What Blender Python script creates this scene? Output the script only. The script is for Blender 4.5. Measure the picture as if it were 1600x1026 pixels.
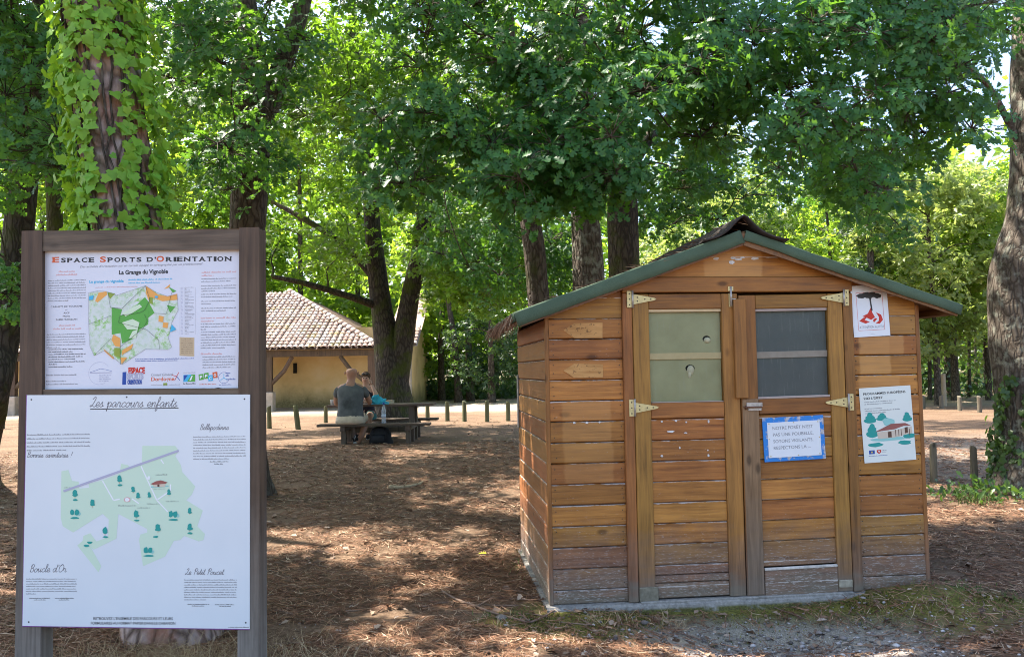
import bpy, math, random
import numpy as np
from mathutils import Vector, Matrix, noise as mnoise
from mathutils.geometry import tessellate_polygon
R = math.radians
rng = np.random.RandomState(7)
random.seed(7)
sc = bpy.context.scene
col = sc.collection
for o in list(bpy.data.objects):
    bpy.data.objects.remove(o)

# ------------------------------------------------------------------ camera, sky, sun, exposure
PITCH, ROLL, EYE, FPX = R(3.0), -0.0165, 1.5, 1244.0
cam = bpy.data.objects.new('camera', bpy.data.cameras.new('camera'))
col.objects.link(cam)
cam.data.sensor_width = 36.0
cam.data.lens = FPX / 1600.0 * 36.0
cam.data.clip_start, cam.data.clip_end = 0.05, 2000
cam.location = (0, 0, EYE)
cam.rotation_euler = (Matrix.Rotation(R(90) + PITCH, 3, 'X') @ Matrix.Rotation(ROLL, 3, 'Z')).to_euler()
sc.camera = cam
cam.data.dof.use_dof = True; cam.data.dof.focus_distance = 5.2; cam.data.dof.aperture_fstop = 11.0
SUN_EL, SUN_AZ = R(57), R(-62)                 # high sun, from the front left
wd = bpy.data.worlds.new('World'); sc.world = wd; wd.use_nodes = True
_s = wd.node_tree.nodes.new('ShaderNodeTexSky')
_s.sky_type = 'NISHITA'; _s.sun_disc = False; _s.sun_elevation = SUN_EL; _s.sun_rotation = SUN_AZ
_s.air_density = 1.0; _s.dust_density = 2.2; _s.ozone_density = 1.0
wd.node_tree.links.new(_s.outputs[0], wd.node_tree.nodes['Background'].inputs[0])
wd.node_tree.nodes['Background'].inputs[1].default_value = 0.15
sun = bpy.data.objects.new('sun', bpy.data.lights.new('sun', 'SUN')); col.objects.link(sun)
sun.data.energy = 5.0; sun.data.angle = R(0.55); sun.data.color = (1.0, 0.93, 0.82)
SUNV = Vector((math.sin(SUN_AZ) * math.cos(SUN_EL), math.cos(SUN_AZ) * math.cos(SUN_EL), math.sin(SUN_EL)))
sun.rotation_euler = SUNV.to_track_quat('Z', 'Y').to_euler(); sun.location = (-10, 5, 25)
sc.view_settings.view_transform = 'Standard'; sc.view_settings.look = 'None'
sc.view_settings.gamma = 1; sc.view_settings.use_curve_mapping = False
sc.view_settings.exposure = 1.85
sc.render.engine = 'CYCLES'
sc.cycles.max_bounces = 10; sc.cycles.diffuse_bounces = 6; sc.cycles.transmission_bounces = 6
sc.cycles.transparent_max_bounces = 12; sc.cycles.caustics_reflective = False; sc.cycles.caustics_refractive = False
sc.cycles.sample_clamp_indirect = 8; sc.cycles.filter_width = 1.0

# ------------------------------------------------------------------ projection helpers (pixels of the 1600 x 1026 photograph)
_cp, _sp, _cr, _sr = math.cos(PITCH), math.sin(PITCH), math.cos(ROLL), math.sin(ROLL)
FW = np.array([0, _cp, _sp]); _u0 = np.array([0, -_sp, _cp]); _r0 = np.array([1.0, 0, 0])
RT = _r0 * _cr + _u0 * _sr; UP = -_r0 * _sr + _u0 * _cr
CAMP = np.array([0, 0, EYE])
def ray(px, py): return FW * FPX + RT * (px - 800) + UP * (513 - py)
def at(px, py, Y):
    d = ray(px, py); return CAMP + d * (Y / d[1])
def proj(P):
    v = np.asarray(P, float) - CAMP; z = v @ FW
    return np.stack([800 + FPX * (v @ RT) / z, 513 - FPX * (v @ UP) / z, z], -1)
def on_plane(px, py, o, n):
    d = ray(px, py); o = np.asarray(o, float); return CAMP + d * (((o - CAMP) @ n) / (d @ n))
def sstep(a, b, x):
    t = np.clip((np.asarray(x, float) - a) / (b - a), 0, 1); return t * t * (3 - 2 * t)
SHED_O = np.array([0.2159, 5.1668, 0.0]); SHED_A = R(5.925)
def ground(x, y):
    x = np.asarray(x, float); y = np.asarray(y, float)
    z = 0.17 * sstep(8, 15, y) * (1 - sstep(2.0, 5.0, x) * 0.5)
    z = z + 0.012 * np.sin(x * 2.1 + 0.6 * y) * np.sin(y * 1.7 - 0.3 * x) + 0.008 * np.sin(x * 5.3 + 1.1) * np.sin(y * 4.7 + x)
    z = z + 0.006 * np.sin(x * 11 + y * 3) * np.sin(y * 13 - x * 4)
    near = np.exp(-((np.maximum(np.abs(x - 1.5) - 1.2, 0)) / 0.9) ** 2 - ((np.maximum(np.abs(y - 5.6) - 0.6, 0)) / 0.8) ** 2)
    z = z - 0.035 * near
    z = z - 0.115 * np.exp(-((x - 1.65) / 0.75) ** 2 - ((y - 4.72) / 0.50) ** 2)
    z = z + 0.02 * np.exp(-((x - 0.2) / 0.5) ** 2 - ((y - 5.0) / 0.3) ** 2)
    z = z + 0.085 * np.exp(-((x - 2.72) / 0.40) ** 2 - ((y - 5.25) / 0.3) ** 2)
    z = z + 0.9 * sstep(38, 75, y) * (1 - sstep(-2, 12, np.abs(x - 6)) * 0.4)
    return z
def G(px, py):
    """the point of the ground seen at a pixel"""
    d = ray(px, py); t = 1.0 / FPX
    z = 0.0
    for _ in range(30):
        t = (z - EYE) / d[2]; p = CAMP + d * t; z = float(ground(p[0], p[1]))
    return CAMP + d * ((z - EYE) / d[2])

# ------------------------------------------------------------------ object helpers
def tag(o, label=None, cat=None, group=None, kind=None):
    if label: o['label'] = label
    if cat: o['category'] = cat
    if group: o['group'] = group
    if kind: o['kind'] = kind
    return o
def empty(name, loc=(0, 0, 0), rz=0.0):
    o = bpy.data.objects.new(name, None); o.location = loc; o.rotation_euler = (0, 0, rz); o.empty_display_size = 0.1
    col.objects.link(o); return o
def link(name, me, m=None, parent=None, loc=None):
    o = bpy.data.objects.new(name, me); col.objects.link(o)
    if m is not None and len(me.materials) == 0:
        for mm in (m if isinstance(m, (list, tuple)) else [m]): me.materials.append(mm)
    if parent is not None: o.parent = parent
    if loc is not None: o.location = loc
    return o
def np_mesh(name, V, F, smooth=False, mi=None):
    """V (n,3); F array (m,k) or list of tuples"""
    me = bpy.data.meshes.new(name)
    V = np.asarray(V, np.float32)
    if isinstance(F, np.ndarray):
        m, k = F.shape
        me.vertices.add(len(V)); me.vertices.foreach_set('co', V.ravel())
        me.loops.add(m * k); me.loops.foreach_set('vertex_index', F.astype(np.int32).ravel())
        me.polygons.add(m)
        me.polygons.foreach_set('loop_start', np.arange(0, m * k, k, dtype=np.int32))
        me.update(calc_edges=True)
    else:
        me.from_pydata([tuple(v) for v in V], [], F); me.update()
    if smooth: me.polygons.foreach_set('use_smooth', [True] * len(me.polygons))
    if mi is not None: me.polygons.foreach_set('material_index', np.asarray(mi, np.int32))
    return me
class MB:
    """collects shapes of one part"""
    def __init__(s): s.v = []; s.f = []; s.m = []
    def add(s, V, F, mi=0):
        b = len(s.v); s.v += [tuple(map(float, p)) for p in V]; s.f += [tuple(b + i for i in f) for f in F]; s.m += [mi] * len(F); return s
    def box(s, x0, x1, y0, y1, z0, z1, mi=0, M=None):
        V = [(x, y, z) for z in (z0, z1) for y in (y0, y1) for x in (x0, x1)]
        if M is not None: V = [tuple(M @ Vector(p)) for p in V]
        return s.add(V, [(0, 2, 3, 1), (4, 5, 7, 6), (0, 1, 5, 4), (2, 6, 7, 3), (0, 4, 6, 2), (1, 3, 7, 5)], mi)
    def bevbox(s, x0, x1, y0, y1, z0, z1, b=0.004, mi=0, M=None):
        """box with chamfered edges"""
        c = [(x0, x1), (y0, y1), (z0, z1)]; V = []; idx = {}
        for i in (0, 1):
            for j in (0, 1):
                for k in (0, 1):
                    for a in range(3):
                        p = [c[0][i], c[1][j], c[2][k]]
                        for q in range(3):
                            if q != a: p[q] += b * (1 if (i, j, k)[q] == 0 else -1)
                        idx[(i, j, k, a)] = len(V); V.append(tuple(p))
        F = []
        for a in range(3):
            o1, o2 = (a + 1) % 3, (a + 2) % 3
            for sd in (0, 1):
                q = []
                for (u, w) in ((0, 0), (1, 0), (1, 1), (0, 1)):
                    t = [0, 0, 0]; t[a] = sd; t[o1] = u; t[o2] = w; q.append(idx[tuple(t) + (a,)])
                F.append(tuple(q if sd else q[::-1]))
        for a in range(3):
            o1, o2 = (a + 1) % 3, (a + 2) % 3
            for u in (0, 1):
                for w in (0, 1):
                    t0 = [0, 0, 0]; t0[o1] = u; t0[o2] = w; t1 = t0[:]; t1[a] = 1
                    q = (idx[tuple(t0) + (o1,)], idx[tuple(t1) + (o1,)], idx[tuple(t1) + (o2,)], idx[tuple(t0) + (o2,)])
                    F.append(q if (u ^ w) else q[::-1])
        for i in (0, 1):
            for j in (0, 1):
                for k in (0, 1):
                    q = (idx[(i, j, k, 0)], idx[(i, j, k, 1)], idx[(i, j, k, 2)])
                    F.append(q if (i + j + k) % 2 else q[::-1])
        if M is not None: V = [tuple(M @ Vector(p)) for p in V]
        return s.add(V, F, mi)
    def prism(s, poly, y0, y1, mi=0, M=None):
        """polygon in (x, z) extruded from y0 to y1"""
        n = len(poly); V = [(x, y0, z) for x, z in poly] + [(x, y1, z) for x, z in poly]
        T = tessellate_polygon([[Vector((x, z, 0)) for x, z in poly]])
        F = [tuple(t) for t in T] + [tuple(n + i for i in reversed(t)) for t in T]
        F += [(i, (i + 1) % n, n + (i + 1) % n, n + i) for i in range(n)]
        if M is not None: V = [tuple(M @ Vector(p)) for p in V]
        return s.add(V, F, mi)
    def sheet(s, poly, y, mi=0):
        T = tessellate_polygon([[Vector((x, z, 0)) for x, z in poly]])
        F = []
        for t in T:
            a, b, c = (poly[i] for i in t)
            F.append(tuple(t) if (b[0]-a[0])*(c[1]-a[1])-(b[1]-a[1])*(c[0]-a[0]) > 0 else tuple(reversed(t)))
        return s.add([(x, y, z) for x, z in poly], F, mi)
    def tube(s, pts, rad, n=8, mi=0, cap=True):
        V, F = tube_vf(pts, rad, n, cap); return s.add(V, F, mi)
    def build(s, name, m, parent=None, smooth=False, loc=None):
        me = bpy.data.meshes.new(name); me.from_pydata(s.v, [], s.f); me.update()
        if len(set(s.m)) > 1: me.polygons.foreach_set('material_index', s.m)
        if smooth: me.polygons.foreach_set('use_smooth', [True] * len(me.polygons))
        return link(name, me, m, parent, loc)
def tube_vf(pts, rad, n=8, cap=True):
    pts = np.asarray(pts, float); k = len(pts)
    rad = np.broadcast_to(np.asarray(rad, float), (k,))
    T = np.gradient(pts, axis=0); T /= np.linalg.norm(T, axis=1)[:, None] + 1e-9
    ref = np.array([0.31, 0.95, 0.05]) if abs(T[0] @ np.array([0.31, 0.95, 0.05])) < 0.9 else np.array([1.0, 0, 0.1])
    A = np.cross(T, ref); A /= np.linalg.norm(A, axis=1)[:, None] + 1e-9
    B = np.cross(T, A)
    th = np.linspace(0, 2 * np.pi, n, endpoint=False)
    V = (pts[:, None] + rad[:, None, None] * (np.cos(th)[None, :, None] * A[:, None] + np.sin(th)[None, :, None] * B[:, None])).reshape(-1, 3)
    F = [(i * n + j, (i + 1) * n + j, (i + 1) * n + (j + 1) % n, i * n + (j + 1) % n) for i in range(k - 1) for j in range(n)]
    if cap: F += [tuple(range(n)), tuple((k - 1) * n + j for j in reversed(range(n)))]
    return V, F
def lathe(mb, prof, n=16, c=(0, 0, 0), mi=0):
    V = [(c[0] + r * math.cos(2 * math.pi * j / n), c[1] + r * math.sin(2 * math.pi * j / n), c[2] + z) for r, z in prof for j in range(n)]
    F = [(i * n + j, i * n + (j + 1) % n, (i + 1) * n + (j + 1) % n, (i + 1) * n + j) for i in range(len(prof) - 1) for j in range(n)]
    F += [tuple(reversed(range(n))), tuple((len(prof) - 1) * n + j for j in range(n))]
    mb.add(V, F, mi)
def smooth_path(P, n=8):
    """Catmull-Rom through points"""
    P = np.asarray(P, float); Q = np.vstack([2 * P[0] - P[1], P, 2 * P[-1] - P[-2]]); out = []
    for i in range(1, len(Q) - 2):
        a, b, c, d = Q[i - 1:i + 3]
        for t in np.linspace(0, 1, n, endpoint=False):
            out.append(0.5 * (2 * b + (c - a) * t + (2 * a - 5 * b + 4 * c - d) * t * t + (3 * b - a - 3 * c + d) * t ** 3))
    out.append(Q[-2]); return np.array(out)

# ------------------------------------------------------------------ materials
class NT:
    def __init__(s, name):
        s.m = bpy.data.materials.new(name); s.m.use_nodes = True; s.t = s.m.node_tree; s.t.nodes.clear()
        s.out = s.t.nodes.new('ShaderNodeOutputMaterial')
    def n(s, typ, ins=None, **props):
        nd = s.t.nodes.new('ShaderNode' + typ)
        for k, v in props.items(): setattr(nd, k, v)
        for k, v in (ins or {}).items():
            i = nd.inputs[k]
            if isinstance(v, bpy.types.NodeSocket): s.t.links.new(v, i)
            else: i.default_value = v
        return nd
    def math(s, op, a, b=0.0, c=0.0):
        return s.n('Math', {0: a, 1: b, 2: c}, operation=op).outputs[0]
    def ramp(s, f, stops):
        nd = s.n('ValToRGB', {0: f}); e = nd.color_ramp.elements
        while len(e) < len(stops): e.new(0.5)
        for q, (p, c) in zip(e, stops):
            q.position = p; q.color = (c[0], c[1], c[2], 1) if hasattr(c, '__len__') else (c, c, c, 1)
        return nd.outputs[0]
    def mix(s, f, a, b, mode='MIX'):
        nd = s.t.nodes.new('ShaderNodeMix'); nd.data_type = 'RGBA'; nd.blend_type = mode
        for i, v in ((0, f), (6, a), (7, b)):
            if isinstance(v, bpy.types.NodeSocket): s.t.links.new(v, nd.inputs[i])
            else: nd.inputs[i].default_value = v if i == 0 else (v[0], v[1], v[2], 1)
        return nd.outputs[2]
    def noise(s, vec, scale, detail=4, rough=0.55, dist=0.0):
        return s.n('TexNoise', {'Vector': vec, 'Scale': scale, 'Detail': detail, 'Roughness': rough, 'Distortion': dist}).outputs[0]
    def vmul(s, vec, v): return s.n('VectorMath', {0: vec, 1: v}, operation='MULTIPLY').outputs[0]
    def vadd(s, vec, v): return s.n('VectorMath', {0: vec, 1: v}, operation='ADD').outputs[0]
    def bump(s, h, strength=0.3, dist=0.01):
        return s.n('Bump', {'Height': h, 'Strength': strength, 'Distance': dist}).outputs[0]
    def bsdf(s, colr, rough=0.7, spec=0.3, bump=None, **kw):
        ins = {'Base Color': colr if isinstance(colr, bpy.types.NodeSocket) else (*colr, 1), 'Roughness': rough, 'Specular IOR Level': spec}
        if bump is not None: ins['Normal'] = bump
        ins.update(kw)
        return s.n('BsdfPrincipled', ins).outputs[0]
    def done(s, sh):
        s.t.links.new(sh, s.out.inputs[0]); return s.m
def plain(name, c, rough=0.6, spec=0.3, metal=0.0, var=0.12, scale=30, bump=0.15):
    t = NT(name); P = t.n('TexCoord').outputs['Object']
    f = t.noise(P, scale, 5); g = t.noise(P, scale * 0.13, 3)
    k = t.math('ADD', t.math('MULTIPLY', f, 0.6), t.math('MULTIPLY', g, 0.4))
    a = tuple(x * (1 - var * 1.6) for x in c); b = tuple(min(1, x * (1 + var * 1.6)) for x in c)
    cc = t.ramp(k, [(0.3, a), (0.7, b)])
    return t.done(t.bsdf(cc, rough, spec, t.bump(f, bump, 0.004), Metallic=metal))
def ink(name, c):
    t = NT(name); return t.done(t.bsdf(c, 0.45, 0.3))

def wood_mat(name, axis, dark, light, grey, weather=(0.0, 0.0), ref=None, chips=False, patches=(), gscale=1.0, rough=0.55, tint=0.22, greylow=None, nails=False):
    t = NT(name)
    tc = t.n('TexCoord')
    if ref is not None: tc.object = ref
    P = tc.outputs['Object']; rnd = t.n('ObjectInfo').outputs['Random']
    off = t.n('CombineXYZ', {0: t.math('MULTIPLY', rnd, 37.0), 1: t.math('MULTIPLY', rnd, 91.0), 2: t.math('MULTIPLY', rnd, 53.0)}).outputs[0]
    Q = t.vadd(P, off)
    sv = [55 * gscale] * 3; sv[axis] = 2.6 * gscale
    g = t.noise(t.vmul(Q, sv), 1.0, 6, 0.62, 0.5)
    sv2 = [14 * gscale] * 3; sv2[axis] = 1.1 * gscale
    g2 = t.noise(t.vmul(Q, sv2), 1.0, 5, 0.65, 1.6)
    big = t.noise(Q, 3.2, 3)
    f = t.math('ADD', t.math('MULTIPLY', g, 0.5), t.math('ADD', t.math('MULTIPLY', g2, 0.3), t.math('MULTIPLY', big, 0.2)))
    c = t.ramp(f, [(0.34, tuple(x * 0.8 for x in dark)), (0.5, tuple((a + b) / 2 for a, b in zip(dark, light))), (0.64, light)])
    kv = [7.0] * 3; kv[axis] = 3.4                                       # knots
    vo = t.n('TexVoronoi', {'Vector': t.vmul(Q, kv), 'Scale': 1.0, 'Randomness': 1.0})
    keep = t.math('GREATER_THAN', t.n('SeparateColor', {0: vo.outputs['Color']}).outputs[0], 0.36)
    kn = t.math('MULTIPLY', t.ramp(vo.outputs['Distance'], [(0.07, 1.0), (0.16, 0.0)]), keep)
    c = t.mix(t.math('MULTIPLY', kn, 0.72), c, tuple(x * 0.35 for x in dark))
    hs = t.n('HueSaturation', {'Hue': t.math('ADD', 0.492, t.math('MULTIPLY', t.math('FRACT', t.math('MULTIPLY', rnd, 5.7)), 0.022)), 'Value': t.math('ADD', 1 - tint, t.math('MULTIPLY', rnd, 2 * tint)), 'Color': c}); c = hs.outputs[0]
    xyz = t.n('SeparateXYZ', {0: P}); X, Z = xyz.outputs[0], xyz.outputs[2]
    Xw = t.math('ADD', X, t.math('MULTIPLY', t.math('SUBTRACT', t.noise(P, 22, 3), 0.5), 0.03)) if patches else X
    for (u0, u1, z0, z1, col_, am) in patches:                           # pale unweathered places left by old posters
        m = t.math('MULTIPLY', t.math('MULTIPLY', t.n('MapRange', {0: Xw, 1: u0 - 0.008, 2: u0 + 0.008}).outputs[0], t.n('MapRange', {0: Xw, 1: u1 - 0.008, 2: u1 + 0.008, 3: 1.0, 4: 0.0}).outputs[0]),
                   t.math('MULTIPLY', t.math('GREATER_THAN', Z, z0), t.math('LESS_THAN', Z, z1)))
        cp = t.mix(0.75, c, tuple(1.0 * x for x in col_))
        cp = t.mix(f, t.mix(0.5, cp, c), cp)
        c = t.mix(t.math('MULTIPLY', m, am), c, cp)
    w = None
    if weather[1] > weather[0]:
        zz = t.math('ADD', Z, t.math('MULTIPLY', t.math('SUBTRACT', t.noise(t.vmul(Q, (6, 6, 14)), 1.0, 5), 0.5), 0.42))
        w = t.n('MapRange', {0: zz, 1: weather[0], 2: weather[1], 3: 1.0, 4: 0.0}).outputs[0]
        gc = t.ramp(g, [(0.3, tuple(x * 0.6 for x in grey)), (0.7, tuple(x * 1.35 for x in grey))])
        c = t.mix(t.math('MULTIPLY', w, 0.86), c, gc)
        if greylow:
            w2 = t.n('MapRange', {0: zz, 1: 0.0, 2: 0.16, 3: 0.5, 4: 0.0}).outputs[0]
            c = t.mix(w2, c, greylow)
    if chips:                                                            # worn white primer along the board edges
        ph = t.math('FRACT', t.math('MULTIPLY', t.math('SUBTRACT', Z, 0.089 - 1.34), 1 / 0.134))
        e = t.math('MAXIMUM', t.ramp(ph, [(0.86, 0.0), (0.97, 1.0)]), t.math('MULTIPLY', t.ramp(ph, [(0.0, 1.0), (0.07, 0.0)]), 0.45))
        n1 = t.noise(t.vmul(Q, (16, 16, 60)), 1.0, 6, 0.7)
        n2 = t.noise(t.vmul(Q, (1.7, 1.7, 2.0)), 1.0, 2)
        k = t.math('ADD', t.math('MULTIPLY', e, 0.34), t.math('ADD', t.math('MULTIPLY', n1, 0.62), t.math('MULTIPLY', n2, 0.28)))
        ch = t.ramp(k, [(0.722, 0.0), (0.785, 1.0)])
        c = t.mix(t.math('MULTIPLY', ch, 0.8), c, (0.52, 0.47, 0.43))
        n3 = t.noise(t.vmul(Q, (34, 34, 190)), 1.0, 4, 0.65)
        low = t.n('MapRange', {0: Z, 1: 0.1, 2: 0.6, 3: 0.12, 4: 0.0}).outputs[0]
        sc_ = t.ramp(t.math('ADD', n3, low), [(0.655, 0.0), (0.74, 0.65)])
        c = t.mix(sc_, c, (0.42, 0.39, 0.36))
    h = t.math('SUBTRACT', t.math('ADD', g, t.math('MULTIPLY', g2, 0.5)), t.math('MULTIPLY', kn, 0.5))
    rr = t.ramp(g, [(0.3, rough - 0.1), (0.8, rough + 0.2)])
    return t.done(t.bsdf(c, rr, 0.35, t.bump(h, 0.35, 0.004)))

def leaf_mat(name, c1, c2, trans, tmix=0.4, rough=0.42, spec=0.45, yellow=0.0):
    t = NT(name)
    geo = t.n('NewGeometry'); r = geo.outputs['Random Per Island']
    c = t.ramp(r, [(0.0, c1), (0.85, c2), (1.0, tuple(a * (1 - yellow) + b * yellow for a, b in zip(c2, (0.25, 0.22, 0.03))))])
    P = t.n('TexCoord').outputs['Object']
    big = t.noise(P, 0.55, 3)
    c = t.mix(0.7, c, t.ramp(big, [(0.35, (0.55, 0.6, 0.6)), (0.65, (1.25, 1.2, 1.05))]), 'MULTIPLY')
    tr = t.mix(0.6, trans, t.ramp(r, [(0.0, (0.6, 0.7, 0.6)), (1.0, (1.3, 1.2, 0.9))]), 'MULTIPLY')
    d = t.bsdf(c, rough, spec)
    tl = t.n('BsdfTranslucent', {0: tr}).outputs[0]
    return t.done(t.n('MixShader', {0: tmix, 1: d, 2: tl}).outputs[0])

def bark_mat(name, dark, light, moss=None, mossamt=0.0, red=None, lichen=0.0, sc_=1.0):
    t = NT(name); P = t.n('NewGeometry').outputs['Position']
    n0 = t.noise(P, 3.0 * sc_, 4)
    W = t.vadd(t.vmul(P, (17 * sc_, 17 * sc_, (4.2 if not red else 7.5) * sc_)), t.n('CombineXYZ', {0: t.math('MULTIPLY', n0, 2.5), 1: t.math('MULTIPLY', n0, 2.5)}).outputs[0])
    vo = t.n('TexVoronoi', {'Vector': W, 'Scale': 1.0}, feature='DISTANCE_TO_EDGE').outputs['Distance']
    fn = t.noise(t.vmul(P, (60, 60, 22)), 1.0, 6, 0.65)
    cr = t.ramp(vo, [(0.0, 0.25), (0.22, 1.0)])
    f = t.math('MULTIPLY', cr, t.math('ADD', 0.4, t.math('MULTIPLY', fn, 0.8)))
    c = t.ramp(f, [(0.05, tuple(x * 0.5 for x in dark)), (0.35, dark), (0.9, light)])
    if red:
        c = t.mix(t.ramp(t.noise(P, 4.5, 3), [(0.45, 0.0), (0.6, 0.8)]), c, t.mix(f, tuple(x * 0.4 for x in red), red))
    if lichen:
        c = t.mix(t.ramp(t.noise(P, 9, 5, 0.65), [(0.52, 0.0), (0.62, lichen)]), c, (0.30, 0.31, 0.25))
    if moss:
        mm = t.ramp(t.math('ADD', t.noise(P, 2.2, 5, 0.6), mossamt), [(0.5, 0.0), (0.66, 0.85)])
        c = t.mix(mm, c, t.mix(fn, tuple(x * 0.4 for x in moss), moss))
    h = t.math('ADD', t.math('MULTIPLY', cr, 0.8), t.math('MULTIPLY', fn, 0.4))
    return t.done(t.bsdf(c, 0.85, 0.2, t.bump(h, 0.8, 0.02)))

# ------------------------------------------------------------------ lettering (built-in font) turned into flat meshes, cached
def text_geo(s, shear=0.0, bold=0.0, spacing=1.0):
    """unit-height text: verts (x, z) and faces; cap height about 0.7"""
    cu = bpy.data.curves.new('t', 'FONT'); cu.body = s; cu.size = 1.0; cu.shear = shear; cu.offset = bold; cu.space_character = spacing
    cu.resolution_u = 3
    ob = bpy.data.objects.new('t', cu); col.objects.link(ob)
    dg = bpy.context.evaluated_depsgraph_get(); dg.update()
    me = bpy.data.meshes.new_from_object(ob.evaluated_get(dg))
    V = [(v.co.x, v.co.y) for v in me.vertices]; F = [tuple(p.vertices) for p in me.polygons]
    bpy.data.objects.remove(ob); bpy.data.curves.remove(cu); bpy.data.meshes.remove(me)
    return V, F
_tc = {}
def put_text(mb, s, u0, z, y, width=None, height=None, mi=0, align='l', tilt=0.0, **kw):
    """baseline at z; scaled to the given cap height and (optionally) total width"""
    k = (s, tuple(sorted(kw.items())))
    if k not in _tc: _tc[k] = text_geo(s, **kw)
    V, F = _tc[k]
    xs = [p[0] for p in V]; x0, x1 = min(xs), max(xs)
    sz = height / 0.7; sx = sz if width is None else width / (x1 - x0)
    w = sx * (x1 - x0)
    o = u0 - (0 if align == 'l' else w / 2 if align == 'c' else w)
    mb.add([(o + (x - x0) * sx, y, z + yy * sz + tilt * (x - x0) * sx) for x, yy in V], F, mi); return w
# ------------------------------------------------------------------ ground
def axis_steps(a, b, lo, hi, d):
    xs = list(np.arange(a, b + 1e-6, d)); st = d; x = b
    while x < hi: st *= 1.16; x += st; xs.append(x)
    st = d; x = a
    while x > lo: st *= 1.16; x -= st; xs.insert(0, x)
    return np.array(xs)
gx = axis_steps(-3.6, 5.0, -400, 400, 0.05); gy = axis_steps(3.4, 9.0, -300, 600, 0.05)
XX, YY = np.meshgrid(gx, gy); ZZ = ground(XX, YY)
nx, ny = len(gx), len(gy)
V = np.stack([XX.ravel(), YY.ravel(), ZZ.ravel()], 1)
I = (np.arange(ny - 1)[:, None] * nx + np.arange(nx - 1)[None]).ravel()
F = np.stack([I, I + 1, I + nx + 1, I + nx], 1)
t = NT('forest floor'); P = t.n('NewGeometry').outputs['Position']
pw = t.vadd(P, t.n('CombineXYZ', {0: t.math('MULTIPLY', t.noise(P, 0.5, 3), 2.0), 1: t.math('MULTIPLY', t.noise(t.vadd(P, (9, 4, 0)), 0.5, 3), 2.0)}).outputs[0])
n1 = t.noise(P, 28, 7, 0.7); n2 = t.noise(P, 1.3, 4); n3 = t.noise(t.vmul(P, (70, 150, 1)), 1.0, 3, 0.6, 1.5); n4 = t.noise(P, 120, 3, 0.7)
f = t.math('ADD', t.math('MULTIPLY', n1, 0.5), t.math('ADD', t.math('MULTIPLY', n3, 0.25), t.math('MULTIPLY', n4, 0.25)))
litter = t.ramp(f, [(0.32, (0.040, 0.024, 0.015)), (0.45, (0.128, 0.080, 0.050)), (0.58, (0.235, 0.163, 0.110)), (0.72, (0.40, 0.325, 0.245))])
litter = t.mix(0.6, litter, t.ramp(n2, [(0.35, (0.62, 0.58, 0.55)), (0.65, (1.25, 1.2, 1.15))]), 'MULTIPLY')
s3 = t.n('SeparateXYZ', {0: P}); X, Y = s3.outputs[0], s3.outputs[1]
wob = t.math('MULTIPLY', t.math('SUBTRACT', t.noise(P, 0.45, 4), 0.5), 3.0)
Yw = t.math('ADD', Y, wob)
sand = t.ramp(t.math('ADD', t.math('MULTIPLY', n1, 0.6), t.math('MULTIPLY', n4, 0.4)), [(0.3, (0.22, 0.18, 0.13)), (0.7, (0.46, 0.39, 0.30))])
road = t.math('MULTIPLY', t.ramp(t.n('MapRange', {0: Yw, 1: 25.0, 2: 27.5}).outputs[0], [(0, 0.0), (1, 1.0)]), t.n('MapRange', {0: Yw, 1: 33, 2: 38, 3: 1.0, 4: 0.0}).outputs[0])
road = t.math('MULTIPLY', road, t.n('MapRange', {0: X, 1: 4.0, 2: 7.0, 3: 1.0, 4: 0.55}).outputs[0])
c = t.mix(road, litter, sand)
# worn track running past the shed on its far side
tr = t.math('MULTIPLY', t.n('MapRange', {0: X, 1: 4.2, 2: 5.4}).outputs[0], t.math('MULTIPLY', t.n('MapRange', {0: Yw, 1: 9.0, 2: 10.6}).outputs[0], t.n('MapRange', {0: Yw, 1: 14.0, 2: 16.5, 3: 1.0, 4: 0.0}).outputs[0]))
c = t.mix(t.math('MULTIPLY', tr, 0.8), c, t.ramp(n1, [(0.3, (0.13, 0.10, 0.08)), (0.7, (0.30, 0.25, 0.20))]))
# gravel below the shed threshold
gd = t.math('ADD', t.math('POWER', t.math('DIVIDE', t.math('SUBTRACT', X, 1.55), 0.95), 2.0), t.math('POWER', t.math('DIVIDE', t.math('SUBTRACT', Y, 4.68), 0.45), 2.0))
gm = t.n('MapRange', {0: t.math('ADD', gd, t.math('MULTIPLY', n2, 1.2)), 1: 1.1, 2: 2.0, 3: 0.9, 4: 0.0}).outputs[0]
c = t.mix(gm, c, t.ramp(n4, [(0.3, (0.20, 0.175, 0.155)), (0.52, (0.38, 0.345, 0.315)), (0.72, (0.68, 0.65, 0.62))]))
# moss round the base of the shed
md = t.math('ADD', t.math('POWER', t.math('DIVIDE', t.math('SUBTRACT', X, 1.6), 1.85), 4.0), t.math('POWER', t.math('DIVIDE', t.math('SUBTRACT', Y, 5.02), 0.50), 2.0))
mm = t.n('MapRange', {0: t.math('ADD', md, t.math('MULTIPLY', t.noise(P, 4.0, 4), 2.6)), 1: 1.5, 2: 2.5, 3: 0.9, 4: 0.0}).outputs[0]
mossc = t.ramp(t.noise(P, 60, 5), [(0.3, (0.06, 0.065, 0.012)), (0.7, (0.24, 0.235, 0.045))])
c = t.mix(t.math('MULTIPLY', mm, t.math('SUBTRACT', 1.0, t.math('MULTIPLY', gm, 0.75))), c, mossc)
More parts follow.
